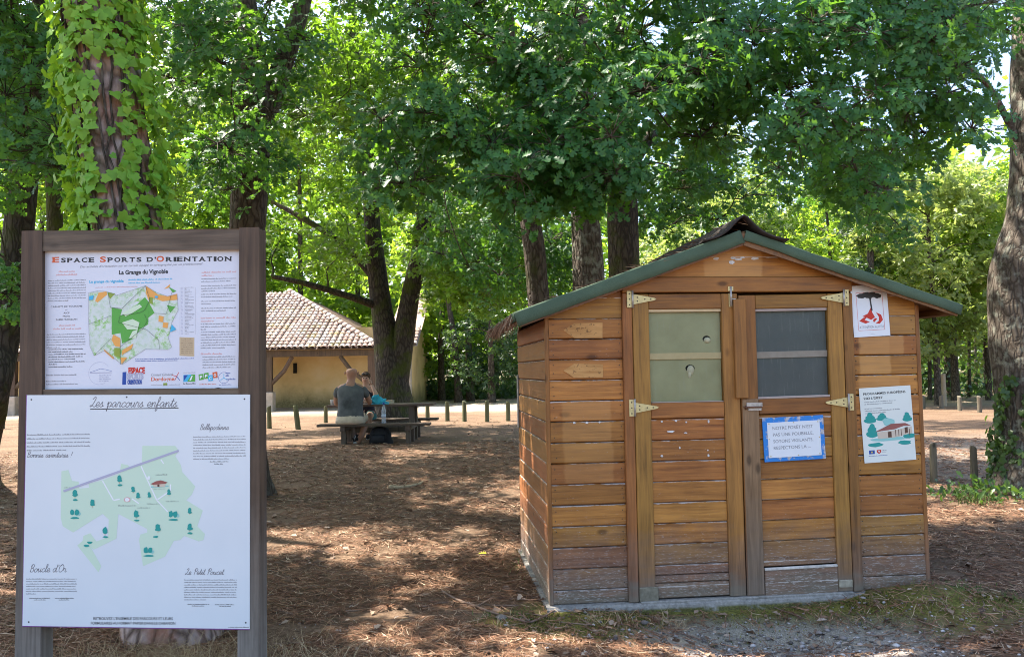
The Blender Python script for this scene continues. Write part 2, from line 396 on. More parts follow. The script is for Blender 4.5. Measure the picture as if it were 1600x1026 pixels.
# thin grass and low green far back
gr = t.math('MULTIPLY', t.n('MapRange', {0: Yw, 1: 36, 2: 42}).outputs[0], t.ramp(t.noise(P, 0.35, 4), [(0.4, 0.0), (0.6, 0.8)]))
c = t.mix(gr, c, t.ramp(n1, [(0.3, (0.03, 0.05, 0.012)), (0.7, (0.09, 0.12, 0.03))]))
h = t.math('ADD', t.math('MULTIPLY', n1, 0.6), t.math('ADD', t.math('MULTIPLY', n3, 0.3), t.math('MULTIPLY', n4, 0.3)))
M_GROUND = t.done(t.bsdf(c, 0.92, 0.15, t.bump(h, 0.7, 0.03)))
tag(link('ground', np_mesh('ground', V, F, True), M_GROUND), kind='structure')

# ------------------------------------------------------------------ leaves
def oak_template(fine=True):
    """lobed oak leaf along +Y, stalk at the origin, length 1, folded along the midrib"""
    if fine:
        half = [(0.0, 0.0), (0.04, 0.12), (0.19, 0.24), (0.07, 0.31), (0.28, 0.44), (0.11, 0.52), (0.34, 0.68), (0.15, 0.74), (0.24, 0.90), (0.0, 1.0)]
    else:
        half = [(0.0, 0.0), (0.20, 0.30), (0.16, 0.48), (0.30, 0.66), (0.0, 1.0)]
    L = [(-x, y, 0.35 * x - 0.16 * y * y) for x, y in half[1:-1]]; Rr = [(x, y, 0.35 * x - 0.16 * y * y) for x, y in half[1:-1]]
    mid = [(0, y, -0.16 * y * y) for y in (0.0, 0.3, 0.62, 1.0)] if fine else [(0, 0, 0), (0, 0.5, -0.04), (0, 1, -0.16)]
    V = mid + L + Rr; nm, nh = len(mid), len(L); F = []
    own = lambda y: min(range(nm), key=lambda i: abs(mid[i][1] - y))
    for side in (0, 1):
        b = nm + side * nh; chain = [0] + [b + i for i in range(nh)] + [nm - 1]
        last = 0
        for i in range(len(chain) - 1):
            a, c2 = chain[i], chain[i + 1]
            o = own(0.5 * (V[a][1] + V[c2][1]))
            if o < last: o = last
            if o != last:
                F.append((last, a, o) if side else (last, o, a)); last = o
            if len({o, a, c2}) == 3: F.append((o, c2, a) if not side else (o, a, c2))
    return np.array(V, float), np.array(F)
def blade_template():
    V = np.array([(0, 0, 0), (-0.28, 0.5, 0.08), (0, 1, -0.1), (0.28, 0.5, 0.08)], float)
    return V, np.array([(0, 2, 1), (0, 3, 2)])
def ivy_template():
    pts = [(0, 0), (0.20, -0.11), (0.40, -0.03), (0.36, 0.15), (0.48, 0.36), (0.29, 0.45), (0.19, 0.62), (0.0, 0.86)]
    full = pts + [(-x, y) for x, y in pts[-2:0:-1]]
    V = [(0, 0.25, 0.05)] + [(x, y, 0.10 * abs(x) - 0.1 * y * y) for x, y in full]
    n = len(full); F = [(0, 1 + i, 1 + (i + 1) % n) for i in range(n)]
    return np.array(V, float), np.array(F)
OAK, OAK_LO, BLADE, IVY = oak_template(True), oak_template(False), blade_template(), ivy_template()
def norm(a): return a / (np.linalg.norm(a, axis=-1, keepdims=True) + 1e-9)
def leaf_frames(*a):
    tip, nrm = a[-2], a[-1]; tip = norm(tip); x = norm(np.cross(tip, nrm)); n = np.cross(x, tip)
    return np.stack([x, tip, n], -1)                       # columns
def leaves_mesh(name, P, M, S, tmpl):
    TV, TF = tmpl; N = len(P); k = len(TV)
    W = np.einsum('nij,kj->nki', M, TV) * S[:, None, None] + P[:, None]
    Fi = (TF[None] + (np.arange(N) * k)[:, None, None]).reshape(-1, 3)
    return np_mesh(name, W.reshape(-1, 3), Fi)
def rosettes(C, Rad, per, size, face=(0, -0.35, 0.8), flat=0.65, n_leaf=6, rs=rng, jitter=0.55):
    """oak leaf rosettes scattered in clusters: centres C (n,3), radii Rad -> leaf positions, frames, sizes, rosette centres"""
    C = np.repeat(C, per, 0); Rr = np.repeat(Rad, per)
    d = norm(rs.normal(size=C.shape)); q = rs.uniform(0.25, 1.0, len(C)) ** 0.6
    off = d * (q * Rr)[:, None]; off[:, 2] *= flat
    RC = C + off
    n = norm(np.asarray(face) + rs.normal(size=RC.shape) * jitter + d * 0.25)
    a = norm(np.cross(n, rs.normal(size=RC.shape))); b = np.cross(n, a)
    N = len(RC); ph = rs.uniform(0, 6.28, N)
    th = ph[:, None] + np.arange(n_leaf)[None] * (6.28 / n_leaf) + rs.normal(size=(N, n_leaf)) * 0.28
    rad = np.cos(th)[..., None] * a[:, None] + np.sin(th)[..., None] * b[:, None]
    tip = rad + n[:, None] * rs.uniform(-0.25, 0.45, (N, n_leaf, 1)) + np.array([0, 0, -0.22])
    nr = n[:, None] + rad * -0.15 + rs.normal(size=(N, n_leaf, 3)) * 0.22
    S = size * rs.uniform(0.5, 1.22, (N, n_leaf))
    P = RC[:, None] + rad * (size * 0.06) + rs.normal(size=(N, n_leaf, 3)) * size * 0.10
    return P.reshape(-1, 3), leaf_frames(P.reshape(-1, 3), tip.reshape(-1, 3), nr.reshape(-1, 3)), S.ravel(), RC, np.repeat(np.arange(len(RC)), n_leaf)

# leaf colours carry the light: near ones cool skylight, pale ones bright sun
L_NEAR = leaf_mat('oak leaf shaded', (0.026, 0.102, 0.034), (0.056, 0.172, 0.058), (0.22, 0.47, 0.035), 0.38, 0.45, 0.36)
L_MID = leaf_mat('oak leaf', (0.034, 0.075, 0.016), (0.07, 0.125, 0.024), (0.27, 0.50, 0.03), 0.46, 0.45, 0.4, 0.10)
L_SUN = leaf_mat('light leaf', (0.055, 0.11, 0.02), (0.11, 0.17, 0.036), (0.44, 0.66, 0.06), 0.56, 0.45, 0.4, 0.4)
L_PALE = leaf_mat('sun brightened leaf', (0.11, 0.16, 0.055), (0.20, 0.25, 0.105), (0.52, 0.64, 0.15), 0.52, 0.42, 0.4, 0.2)
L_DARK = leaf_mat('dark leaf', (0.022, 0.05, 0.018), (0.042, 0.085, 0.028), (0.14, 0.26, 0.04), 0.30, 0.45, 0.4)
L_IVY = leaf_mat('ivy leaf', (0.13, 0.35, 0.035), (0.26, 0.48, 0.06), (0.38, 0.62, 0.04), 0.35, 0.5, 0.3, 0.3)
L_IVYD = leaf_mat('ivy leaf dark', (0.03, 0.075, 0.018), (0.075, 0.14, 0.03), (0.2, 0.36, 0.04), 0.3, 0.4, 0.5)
B_OAK = bark_mat('oak bark', (0.055, 0.040, 0.030), (0.115, 0.088, 0.068), (0.06, 0.065, 0.015), -0.06, lichen=0.15)
B_OAKM = bark_mat('mossy oak bark', (0.040, 0.031, 0.024), (0.085, 0.068, 0.052), (0.085, 0.10, 0.014), 0.02)
B_GREY = bark_mat('lichened bark', (0.075, 0.058, 0.045), (0.15, 0.122, 0.098), (0.05, 0.06, 0.018), -0.08, lichen=0.55)
B_PINE = bark_mat('pine bark', (0.17, 0.12, 0.10), (0.42, 0.33, 0.30), None, 0, red=(0.36, 0.17, 0.11), lichen=0.2, sc_=0.8)
B_THIN = bark_mat('sapling bark', (0.05, 0.04, 0.03), (0.12, 0.10, 0.08))

def trunk_mesh(mb, pts, radii, n=20, step=6, rough=0.06, flare=0.0):
    P = smooth_path(pts, step); k = len(P)
    Rr = np.interp(np.linspace(0, 1, k), np.linspace(0, 1, len(radii)), radii)
    V, F = tube_vf(P, Rr, n, False); V = V.reshape(k, n, 3)
    for i in range(k):
        for j in range(n):
            q = Vector(V[i, j] * np.array([3.2, 3.2, 0.9])); v = mnoise.noise(q) + 0.5 * mnoise.noise(q * 2.7)
            d = V[i, j] - P[i]
            s = 1 + rough * v * 2
            if flare:
                hgt = P[i][2] - P[0][2]
                s += flare * math.exp(-hgt / 0.22) * (0.65 + 0.5 * math.sin(j * 6.283 / n * 5 + 1.3))
            V[i, j] = P[i] + d * s
    mb.add(V.reshape(-1, 3), F); return P, Rr
def grow_branches(mb, skeleton, C, base_r=0.05, n=5, sag=0.12, maxr=0.11):
    """joins every cluster centre to the nearest wood already there, nearest clusters first"""
    S = [np.asarray(p) for p in skeleton]; Sr = [maxr] * len(S)
    A = np.array(S); order = np.argsort([np.min(np.linalg.norm(A - c, axis=1)) for c in C])
    pts = list(A); rad = list(Sr)
    for i in order:
        c = C[i]; Q = np.array(pts); d = np.linalg.norm(Q - c, axis=1) + np.maximum(0, Q[:, 2] - c[2] + 0.1) * 0.8
        j = int(np.argmin(d)); a = Q[j]; dist = np.linalg.norm(c - a)
        if dist < 0.05: continue
        r0 = min(rad[j] * 0.8, 0.016 + 0.016 * dist); r1 = 0.006
        m = (a + c) / 2 + np.array([0, 0, sag * dist]) + rng.normal(size=3) * dist * 0.08
        path = smooth_path([a, a * 0.6 + m * 0.4 + rng.normal(size=3) * dist * 0.04, m, c], 4)
        rr = np.linspace(r0, r1, len(path))
        mb.tube(path, rr, n, cap=False)
        for p, r_ in list(zip(path, rr))[3::3]: pts.append(p); rad.append(max(r_, 0.012))
def twig_mesh(mb, C, RC, per, r=0.004):
    for i, p in enumerate(RC):
        c = C[i // per]; m = (c + p) / 2 + np.array([0, 0, 0.04])
        V, F = tube_vf([c, m, p], [r * 1.3, r, r * 0.5], 3, False); mb.add(V, F)

def make_tree(name, label, group, trunks, clusters, radii, leafm, barkm, size=0.11, per=10, n_leaf=6, tmpl=None, face=(0, -0.35, 0.8),
              parts=0, twigs=False, nside=20, flare=0.5, cat='tree', rough=0.06, flat=0.65, upper=None, branch_n=5, maxr=0.11, jitter=0.55, branches=True):
    base = np.asarray(trunks[0][0][0], float)
    root = empty(name, tuple(base)); tag(root, label, cat, group)
    off = Vector(-base)
    mb = MB(); skel = []
    for i, (pts, rad) in enumerate(trunks):
        P, Rr = trunk_mesh(mb, pts, rad, nside, 6, rough, flare if i == 0 else 0.0)
        skel += [p for p in P[::2] if p[2] > base[2] + 1.5] or [P[-1]]
    mb.build('trunk', barkm, root, True, off)
    C = np.asarray(clusters, float); Rad = np.broadcast_to(np.asarray(radii, float), (len(C),)).copy()
    P, M, S, RC, rid = rosettes(C, Rad, per, size, face, flat, n_leaf, jitter=jitter)
    if branches:
        bm = MB(); grow_branches(bm, skel, C, n=branch_n, maxr=maxr)
        if twigs: twig_mesh(bm, C, RC, per)
        bm.build('branch', barkm, root, True, off)['kind'] = 'stuff'
    if upper is not None and len(upper):
        if branches:
            ub = MB(); grow_branches(ub, [p for p in skel if p[2] > 3.0] or skel[-1:], upper, n=4, maxr=maxr); ub.build('bough', barkm, root, True, off)
        P2, M2, S2, _, _ = rosettes(upper, np.full(len(upper), 1.15), 54, 0.25, (0, 0, 1), 0.4, 7, jitter=0.5)
        o = link('upper_crown', leaves_mesh('upper crown', P2, M2, S2, BLADE), L_MID, root, off); o['kind'] = 'stuff'
    tmpl = tmpl or OAK_LO
    keep = np.ones(len(P), bool); crown = None
    if parts:
        pr = proj(P); vis = (pr[:, 0] > 5) & (pr[:, 0] < 1595) & (pr[:, 1] > 5) & (pr[:, 1] < 640) & (pr[:, 2] > 0)
        score = np.where(vis, S / pr[:, 2], -1); idx = np.argsort(-score)[:parts]; idx = idx[score[idx] > 0]
        keep[idx] = False
    crown = link('crown', leaves_mesh('crown', P[keep], M[keep], S[keep], tmpl), leafm, root, off); crown['kind'] = 'stuff'
    if parts:
        lm = np_mesh('leaf', tmpl[0], tmpl[1]); lm.materials.append(leafm)
        holder = crown
        for i in idx:
            o = bpy.data.objects.new('leaf', lm); col.objects.link(o); o.parent = holder
            o.matrix_local = Matrix.Translation(Vector(P[i])) @ (Matrix([list(r_) for r_ in M[i]]).to_4x4() @ Matrix.Scale(float(S[i]), 4))
    return root
def in_poly(poly, n, y0, y1, rs=rng):
    """cluster centres seen inside a polygon of the picture, spread in depth"""
    poly = np.asarray(poly, float); lo, hi = poly.min(0), poly.max(0); out = []
    while len(out) < n:
        p = rs.uniform(lo, hi); c = False; j = len(poly) - 1
        for i in range(len(poly)):
            a, b = poly[i], poly[j]
            if (a[1] > p[1]) != (b[1] > p[1]) and p[0] < (b[0] - a[0]) * (p[1] - a[1]) / (b[1] - a[1]) + a[0]: c = not c
            j = i
        if c: out.append(at(p[0], p[1], rs.uniform(y0, y1)))
    return np.array(out)
def ell(c, r, n, rs=rng, shell=0.35):
    d = norm(rs.normal(size=(n, 3))); q = rs.uniform(shell, 1, n) ** 0.5
    return np.asarray(c) + d * q[:, None] * np.asarray(r)
# ------------------------------------------------------------------ barn with the tiled porch roof
M_RENDER = plain('ochre lime render', (0.60, 0.40, 0.19), 0.9, 0.1, 0, 0.10, 3.0, 0.3)
t = NT('ochre render'); P = t.n('NewGeometry').outputs['Position']
n1 = t.noise(P, 0.9, 5, 0.6); n2 = t.noise(P, 14, 5)
c = t.ramp(n1, [(0.3, (0.60, 0.41, 0.18)), (0.55, (0.73, 0.52, 0.25)), (0.75, (0.78, 0.60, 0.35))])
zz = t.math('ADD', t.n('SeparateXYZ', {0: P}).outputs[2], t.math('MULTIPLY', t.math('SUBTRACT', n1, 0.5), 0.9))
c = t.mix(t.n('MapRange', {0: zz, 1: 0.35, 2: 1.0, 3: 0.85, 4: 0.0}).outputs[0], c, t.ramp(n2, [(0.3, (0.05, 0.055, 0.02)), (0.7, (0.24, 0.20, 0.10))]))
M_RENDER = t.done(t.bsdf(c, 0.92, 0.1, t.bump(n2, 0.3, 0.02)))
t = NT('clay tile'); r = t.n('NewGeometry').outputs['Random Per Island']; P = t.n('NewGeometry').outputs['Position']
c = t.ramp(r, [(0.0, (0.27, 0.19, 0.155)), (0.35, (0.36, 0.265, 0.22)), (0.7, (0.44, 0.355, 0.305)), (1.0, (0.49, 0.43, 0.38))])
c = t.mix(t.ramp(t.noise(P, 1.6, 4), [(0.55, 0.0), (0.68, 0.6)]), c, (0.40, 0.33, 0.12))
M_TILE = t.done(t.bsdf(c, 0.85, 0.2, t.bump(t.noise(P, 40, 4), 0.3, 0.01)))
M_TIMBER = wood_mat('barn timber', 2, (0.055, 0.034, 0.022), (0.14, 0.09, 0.06), (0.1, 0.09, 0.08), gscale=0.5, rough=0.75, tint=0.1)
M_STONE = plain('pale limestone', (0.48, 0.39, 0.31), 0.9, 0.15, 0, 0.18, 6, 0.5)
M_DARK = plain('dark opening', (0.02, 0.018, 0.015), 0.9, 0.1)
barn = tag(empty('barn', (float(at(500, 600, 31.5)[0]), 31.5, 0.17)), 'old ochre barn with a canal tiled porch roof beyond the picnic table', 'barn')
OFF = Vector((-barn.location.x, -31.5, -0.17))
gz = 0.17; xR = float(at(641, 600, 31.5)[0]); xL = -24.0; eR = float(at(592, 545, 28.8)[0])
mb = MB(); mb.box(xL, xR, 31.5, 38.0, gz - 0.3, 3.3); mb.build('wall', M_RENDER, barn, loc=OFF)
eave_y, eave_z = 28.8, 2.40
apex = at(452, 456, 34.4)
def tiles(mb, origin, du, dv, nu, nv_of, w=0.21, h=0.30):
    """half-round tile courses; u along the eave, v up the slope"""
    nrm = np.cross(du, dv); nrm /= np.linalg.norm(nrm)
    for i in range(nu):
        jit = rng.normal() * 0.01
        for j in range(nv_of(i)):
            p = origin + du * (i * w + jit) + dv * (j * h)
            r0, r1 = 0.088, 0.075; lift = 0.028; V = []
            for (vv, rr, l) in ((0.0, r0, lift), (h * 1.12, r1, 0.0)):
                for k in range(6):
                    a = math.pi * k / 5
                    V.append(p + dv * vv + du * (w / 2 - rr * math.cos(a) * 1.12) + nrm * (rr * math.sin(a) * 0.9 + l))
            mb.add(V, [(k, k + 1, 7 + k, 6 + k) for k in range(5)])
dv = np.array([0, apex[1] - eave_y, apex[2] - eave_z]); Lv = np.linalg.norm(dv); dv /= Lv
nxt = int((eR - (-22)) / 0.21); x0 = eR - nxt * 0.21
mb = MB()
def nvo(i):
    x = x0 + (i + 0.5) * 0.21
    q = 1.0 if x < apex[0] else 1 - (x - apex[0]) / (eR - apex[0])
    return max(1, int(q * Lv / 0.30))
tiles(mb, np.array([x0, eave_y, eave_z]), np.array([1.0, 0, 0]), dv, nxt, nvo)
o = mb.build('roof_tile', M_TILE, barn, True, OFF); o['kind'] = 'stuff'
mb = MB()                                                       # battens and boarding under the tiles, and the hip end
mb.add([(x0, eave_y, eave_z - 0.03), (eR, eave_y, eave_z - 0.03), (apex[0], apex[1], apex[2] - 0.05), (x0, apex[1], apex[2] - 0.05),
        (eR + 0.3, 40.0, eave_z - 0.03), (apex[0], 40, apex[2] - 0.05)], [(0, 1, 2, 3), (1, 4, 5, 2)])
mb.build('roof_boarding', M_TIMBER, barn, loc=OFF)
mb = MB(); hipd = np.array([apex[0] - eR, apex[1] - eave_y, apex[2] - eave_z]); HL = np.linalg.norm(hipd); hipd /= HL
for j in range(int(HL / 0.34)):
    p = np.array([eR, eave_y, eave_z + 0.06]) + hipd * j * 0.34
    mb.tube([p, p + hipd * 0.38], [0.12, 0.10], 8)
mb.build('hip_ridge', M_TILE, barn, True, OFF)
mb = MB(); rxx = xR + 0.35
tiles(mb, np.array([rxx - 0.21 * 6, 31.0, 2.55]), np.array([1.0, 0, 0]), norm(np.array([0, 1.0, 0.5])), 6, lambda i: 6)
mb.add([(rxx - 1.3, 31.0, 2.5), (rxx, 31.0, 2.5), (rxx, 37, 5.3), (rxx - 1.3, 37, 5.3)], [(0, 1, 2, 3)])
o = mb.build('side_roof', M_TILE, barn, True, OFF)
mb = MB(); mb.box(xL, eR - 0.1, 28.95, 29.17, 2.12, 2.36); mb.build('eave_beam', M_TIMBER, barn, loc=OFF)
for px in (581, 420, 262, 20):
    x = float(at(px, 600, 29.06)[0])
    mb = MB(); mb.box(x - 0.13, x + 0.13, 28.96, 29.16, 0.85, 2.12); mb.build('post', M_TIMBER, barn, loc=OFF)
    mb = MB(); mb.bevbox(x - 0.2, x + 0.2, 28.86, 29.26, 0.05, 0.85, 0.03); mb.build('plinth', M_STONE, barn, loc=OFF)
    for sx in (-1, 1):
        if px == 581 and sx == 1: continue
        mb = MB(); mb.tube([(x + sx * 0.1, 29.06, 1.15), (x + sx * 0.55, 29.06, 1.6), (x + sx * 0.85, 29.06, 2.12)] if px != 581 else
                           [(x + sx * 0.1, 29.06, 1.05), (x + sx * 0.8, 29.06, 1.65), (x + sx * 1.15, 29.06, 2.12)], 0.085, 6); mb.build('brace', M_TIMBER, barn, loc=OFF)
p = at(461, 575, 31.46)
mb = MB(); mb.box(p[0] - 0.07, p[0] + 0.07, 31.44, 31.52, p[2] - 0.2, p[2] + 0.2); mb.build('slit_window', M_DARK, barn, loc=OFF)
for k in range(8):
    w = 0.42 if k % 2 else 0.28
    mb = MB(); mb.bevbox(xR - w, xR + 0.02, 31.40, 31.9, 0.12 + k * 0.31, 0.12 + k * 0.31 + 0.30, 0.015); mb.build('quoin_stone', M_STONE, barn, loc=OFF)
xq = float(at(6, 600, 31.5)[0])
for k in range(7):
    w = 0.5 if k % 2 else 0.3
    mb = MB(); mb.bevbox(xq - 0.3, xq + w, 31.42, 31.6, 0.12 + k * 0.31, 0.12 + k * 0.31 + 0.30, 0.015); mb.build('quoin_stone', M_STONE, barn, loc=OFF)

# ------------------------------------------------------------------ near trees
# high crowns, mostly above the picture, that shade the clearing
UPC = []
while len(UPC) < 165:
    x, y = rng.uniform(-13, 3.2), rng.uniform(4.5, 23.5); z = 1.5 + 0.475 * y + rng.uniform(0.9, 3.4); z = max(z, 5.2)
    if mnoise.noise(Vector((x * 0.33, y * 0.33, 9.0))) < -0.08: continue
    tt = (z - 1.0) / math.sin(SUN_EL); ln = np.array([0.12, 5.7, 1.0]) + np.array(SUNV) * tt           # a ragged gap lets sun rake the shed's left wall
    if math.hypot(x - ln[0], y - ln[1]) < 1.8 and rng.rand() < 0.95: continue
    UPC.append((x, y, z))
UPC = np.array(UPC)
STEMS = dict(pine=(-2.4, 5.0), fork=(-3.0, 9.6), left=(-5.6, 9.0), slender=(-7.4, 13.0), twin=(-3.3, 18.6), a=(-0.1, 11.9), b=(1.0, 12.6), c=(1.5, 11.2))
_own = np.argmin(np.linalg.norm(UPC[:, None, :2] - np.array(list(STEMS.values()))[None], axis=2), axis=1)
def upper_of(k): return UPC[_own == list(STEMS).index(k)]
def up_from(p, d): return list(np.asarray(p) + np.asarray(d))
# the pine behind the board
pb = G(282, 985)
pine_pts = [pb + np.array([0, 0, -0.1]), at(255, 800, 4.87), at(213, 480, 4.9), at(196, 350, 4.9), at(174, 180, 4.9), at(152, 0, 4.9), at(140, -250, 4.95), at(130, -700, 5.05)]
hi = np.array(pine_pts[-1])
make_tree('pine_tree', 'big reddish pine trunk overgrown with ivy behind the information board', None, [(pine_pts, [0.30, 0.235, 0.215, 0.205, 0.2, 0.195, 0.18, 0.13])],
          np.vstack([ell(hi + np.array([0, 0, 1.0]), (2.4, 2.4, 1.5), 30), ell(hi + np.array([-5.5, 0.8, 0.3]), (2.5, 2.0, 1.0), 24)]), 0.6, L_DARK, B_PINE, 0.14, 26, 8, BLADE, flare=0.25, rough=0.05, nside=28, upper=upper_of('pine'))

# forked oak behind the board
fo = [np.append(at(378, 700, 9.6)[:2], 0.0), at(382, 560, 9.6), at(386, 360, 9.6), at(393, 230, 9.6), at(396, 130, 9.6), at(384, 20, 9.7), at(370, -160, 9.7)]
fo2 = [at(400, 235, 9.6), at(425, 150, 9.7), at(452, 70, 9.8), at(478, -20, 9.9), at(500, -160, 10)]
A1 = [(255, 0), (470, 0), (480, 190), (430, 260), (370, 330), (340, 270), (262, 190)]
make_tree('oak_tree', 'dark forked oak standing between the board and the barn roof', None, [(fo, [0.27, 0.23, 0.225, 0.22, 0.2, 0.15, 0.1]), (fo2, [0.15, 0.14, 0.12, 0.1, 0.07])],
          np.vstack([in_poly(A1, 26, 8.3, 10.2), in_poly([(255, 0), (365, 0), (365, 300), (262, 200)], 14, 6.8, 8.2), in_poly([(300, -330), (560, -330), (560, 0), (300, 0)], 8, 9.5, 12)]), 0.40, L_NEAR, B_OAK, 0.115, 16, 6, OAK, face=(0.0, -0.75, 0.6), parts=150, twigs=True, jitter=0.42, upper=upper_of('fork'))
# oak at the left edge
lo = [G(-42, 745) + np.array([0, 0, -0.1]), at(-22, 640, 9.0), at(2, 540, 9.0), at(20, 440, 9.0), at(34, 320, 9.0), at(46, 230, 9.0), at(62, 120, 9.0), at(60, -100, 9.0)]
lo2 = [at(36, 310, 9.0), at(22, 220, 9.1), at(4, 120, 9.2), at(-20, -60, 9.3)]
A2 = [(-60, -20), (105, -20), (112, 200), (95, 270), (30, 250), (-60, 360)]
make_tree('oak_tree', 'leaning oak with dark leaves cut off by the left picture edge', None, [(lo, [0.24, 0.2, 0.17, 0.165, 0.15, 0.12, 0.1, 0.06]), (lo2, [0.11, 0.1, 0.08, 0.05])],
          np.vstack([in_poly(A2, 36, 6.0, 8.6), in_poly([(-60, 380), (40, 380), (60, 470), (-60, 560)], 5, 7.5, 8.6), ell((-8.5, 8.5, 6.8), (3.0, 3.0, 1.4), 14)]), 0.42, L_NEAR, B_OAKM, 0.115, 17, 6, OAK, face=(0.15, -0.7, 0.6), parts=110, twigs=True, jitter=0.42, upper=upper_of('left'))
# slender trunk beside it
so = [np.append(at(92, 680, 13)[:2], 0.05), at(88, 420, 13), at(84, 300, 13), at(80, 190, 13), at(70, 60, 13), at(66, -80, 13)]
make_tree('oak_tree', 'slender dark oak seen between the left edge oak and the pine', None, [(so, [0.16, 0.13, 0.12, 0.11, 0.1, 0.06])],
          np.vstack([in_poly([(-40, 60), (330, 0), (330, 380), (60, 400), (-40, 420)], 46, 11.5, 15), ell((-9.5, 13, 7.5), (4, 3, 1.3), 20)]), 0.62, L_MID, B_OAKM, 0.12, 26, 6, OAK_LO, upper=upper_of('slender'))

# twin-stemmed oak by the picnic table
D = 18.6; cb = G(614, 668); D = float(cb[1])
c1 = [cb + np.array([0, 0, -0.15]), at(613, 610, D), at(606, 545, D), at(594, 470, D), at(586, 390, D), at(578, 300, D), at(572, 200, D + .2), at(556, 90, D + .4), at(545, -60, D + .5)]
c2 = [at(620, 600, D), at(634, 500, D - .1), at(648, 430, D - .1), at(660, 370, D - .2), at(668, 280, D - .2), at(690, 170, D - .1), at(700, 20, D)]
c3 = [at(594, 480, D), at(555, 466, D - .4), at(510, 452, D - .7), at(465, 440, D - .9), at(425, 432, D - 1)]
c4 = [at(590, 440, D), at(540, 385, D + .3), at(480, 345, D + .5), at(425, 315, D + .8)]
c5 = [at(655, 405, D - .1), at(700, 402, D - .6), at(745, 402, D - 1), at(800, 420, D - 1.5)]
B1 = [(430, 60), (780, 40), (840, 300), (830, 420), (740, 470), (690, 400), (560, 250), (440, 300)]
make_tree('oak_tree', 'broad oak with two mossy stems rising behind the picnic table', None,
          [(c1, [0.55, 0.43, 0.33, 0.245, 0.21, 0.19, 0.16, 0.12, 0.1]), (c2, [0.29, 0.245, 0.21, 0.19, 0.16, 0.12, 0.1]), (c3, [0.10, 0.085, 0.075, 0.06, 0.05]), (c4, [0.1, 0.08, 0.07, 0.05]), (c5, [0.14, 0.13, 0.10, 0.06])],
          np.vstack([in_poly(B1, 104, D - 4.5, D + 2.5), in_poly([(410, 300), (560, 330), (560, 420), (420, 450)], 10, D - 1.5, D + 1.5), in_poly([(660, 390), (830, 390), (800, 480), (720, 490)], 14, D - 3.0, D - 0.5),
                     ell((-4.0, D - 3.5, 8.2), (5.5, 4.0, 1.4), 34)]),
          0.9, L_MID, B_OAKM, 0.14, 42, 6, OAK_LO, flare=0.9, nside=28, maxr=0.14, upper=upper_of('twin'))

# three trunks behind the shed
ta = [np.append(at(862, 690, 11.8)[:2], 0.1), at(838, 420, 11.8), at(828, 340, 11.8), at(813, 250, 11.8), at(806, 170, 11.8), at(795, 60, 11.9), at(790, -150, 12)]
A3 = [(545, -20), (870, -20), (880, 200), (830, 260), (690, 215), (640, 300), (560, 300), (560, 180), (640, 120)]
make_tree('oak_tree', 'thinnest dark trunk leaning up behind the left end of the shed roof', None, [(ta, [0.19, 0.16, 0.15, 0.14, 0.13, 0.1, 0.07])],
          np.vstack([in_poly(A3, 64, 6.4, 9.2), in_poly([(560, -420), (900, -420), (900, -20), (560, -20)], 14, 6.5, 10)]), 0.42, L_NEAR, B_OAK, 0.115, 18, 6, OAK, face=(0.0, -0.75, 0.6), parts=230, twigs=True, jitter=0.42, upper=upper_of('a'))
tb = [np.append(at(930, 690, 12.6)[:2], 0.1), at(920, 430, 12.6), at(914, 330, 12.6), at(910, 240, 12.6), at(905, 60, 12.6), at(900, -160, 12.6)]
A4 = [(760, 180), (960, 150), (985, 270), (905, 320), (800, 330), (770, 250)]
make_tree('oak_tree', 'pale barked oak trunk between the two darker trunks behind the shed', None, [(tb, [0.3, 0.25, 0.23, 0.22, 0.2, 0.14])],
          np.vstack([in_poly(A4, 28, 6.0, 7.6), in_poly([(690, 300), (900, 280), (900, 440), (760, 470), (690, 400)], 46, 12.3, 15)]), 0.42, L_NEAR, B_GREY, 0.115, 18, 6, OAK, face=(0, -0.75, 0.6), parts=120, twigs=True, jitter=0.42, upper=upper_of('b'))
tc_ = [np.append(at(985, 690, 11.2)[:2], 0.1), at(976, 430, 11.2), at(972, 330, 11.2), at(970, 230, 11.2), at(966, 100, 11.2), at(950, -150, 11.2)]
tc2 = [at(975, 280, 11.2), at(1010, 220, 11.4), at(1040, 190, 11.6), at(1090, 120, 11.8), at(1120, 20, 12)]
A5 = [(880, -20), (1240, -20), (1230, 190), (1150, 250), (1050, 200), (960, 150), (900, 180)]
make_tree('oak_tree', 'mossy straight oak trunk nearest the ridge of the shed roof', None, [(tc_, [0.28, 0.22, 0.21, 0.2, 0.18, 0.12]), (tc2, [0.1, 0.09, 0.08, 0.06, 0.04])],
          np.vstack([in_poly(A5, 58, 6.0, 9.0), in_poly([(980, 200), (1120, 220), (1180, 330), (1100, 350), (1000, 380), (980, 320)], 34, 11, 14), in_poly([(1180, 180), (1420, 230), (1420, 370), (1330, 300), (1180, 330)], 16, 10, 13), in_poly([(900, -420), (1240, -420), (1240, -20), (900, -20)], 14, 6.5, 10)]),
          0.42, L_NEAR, B_OAKM, 0.115, 18, 6, OAK, face=(0, -0.75, 0.6), parts=200, twigs=True, jitter=0.42, upper=upper_of('c'))
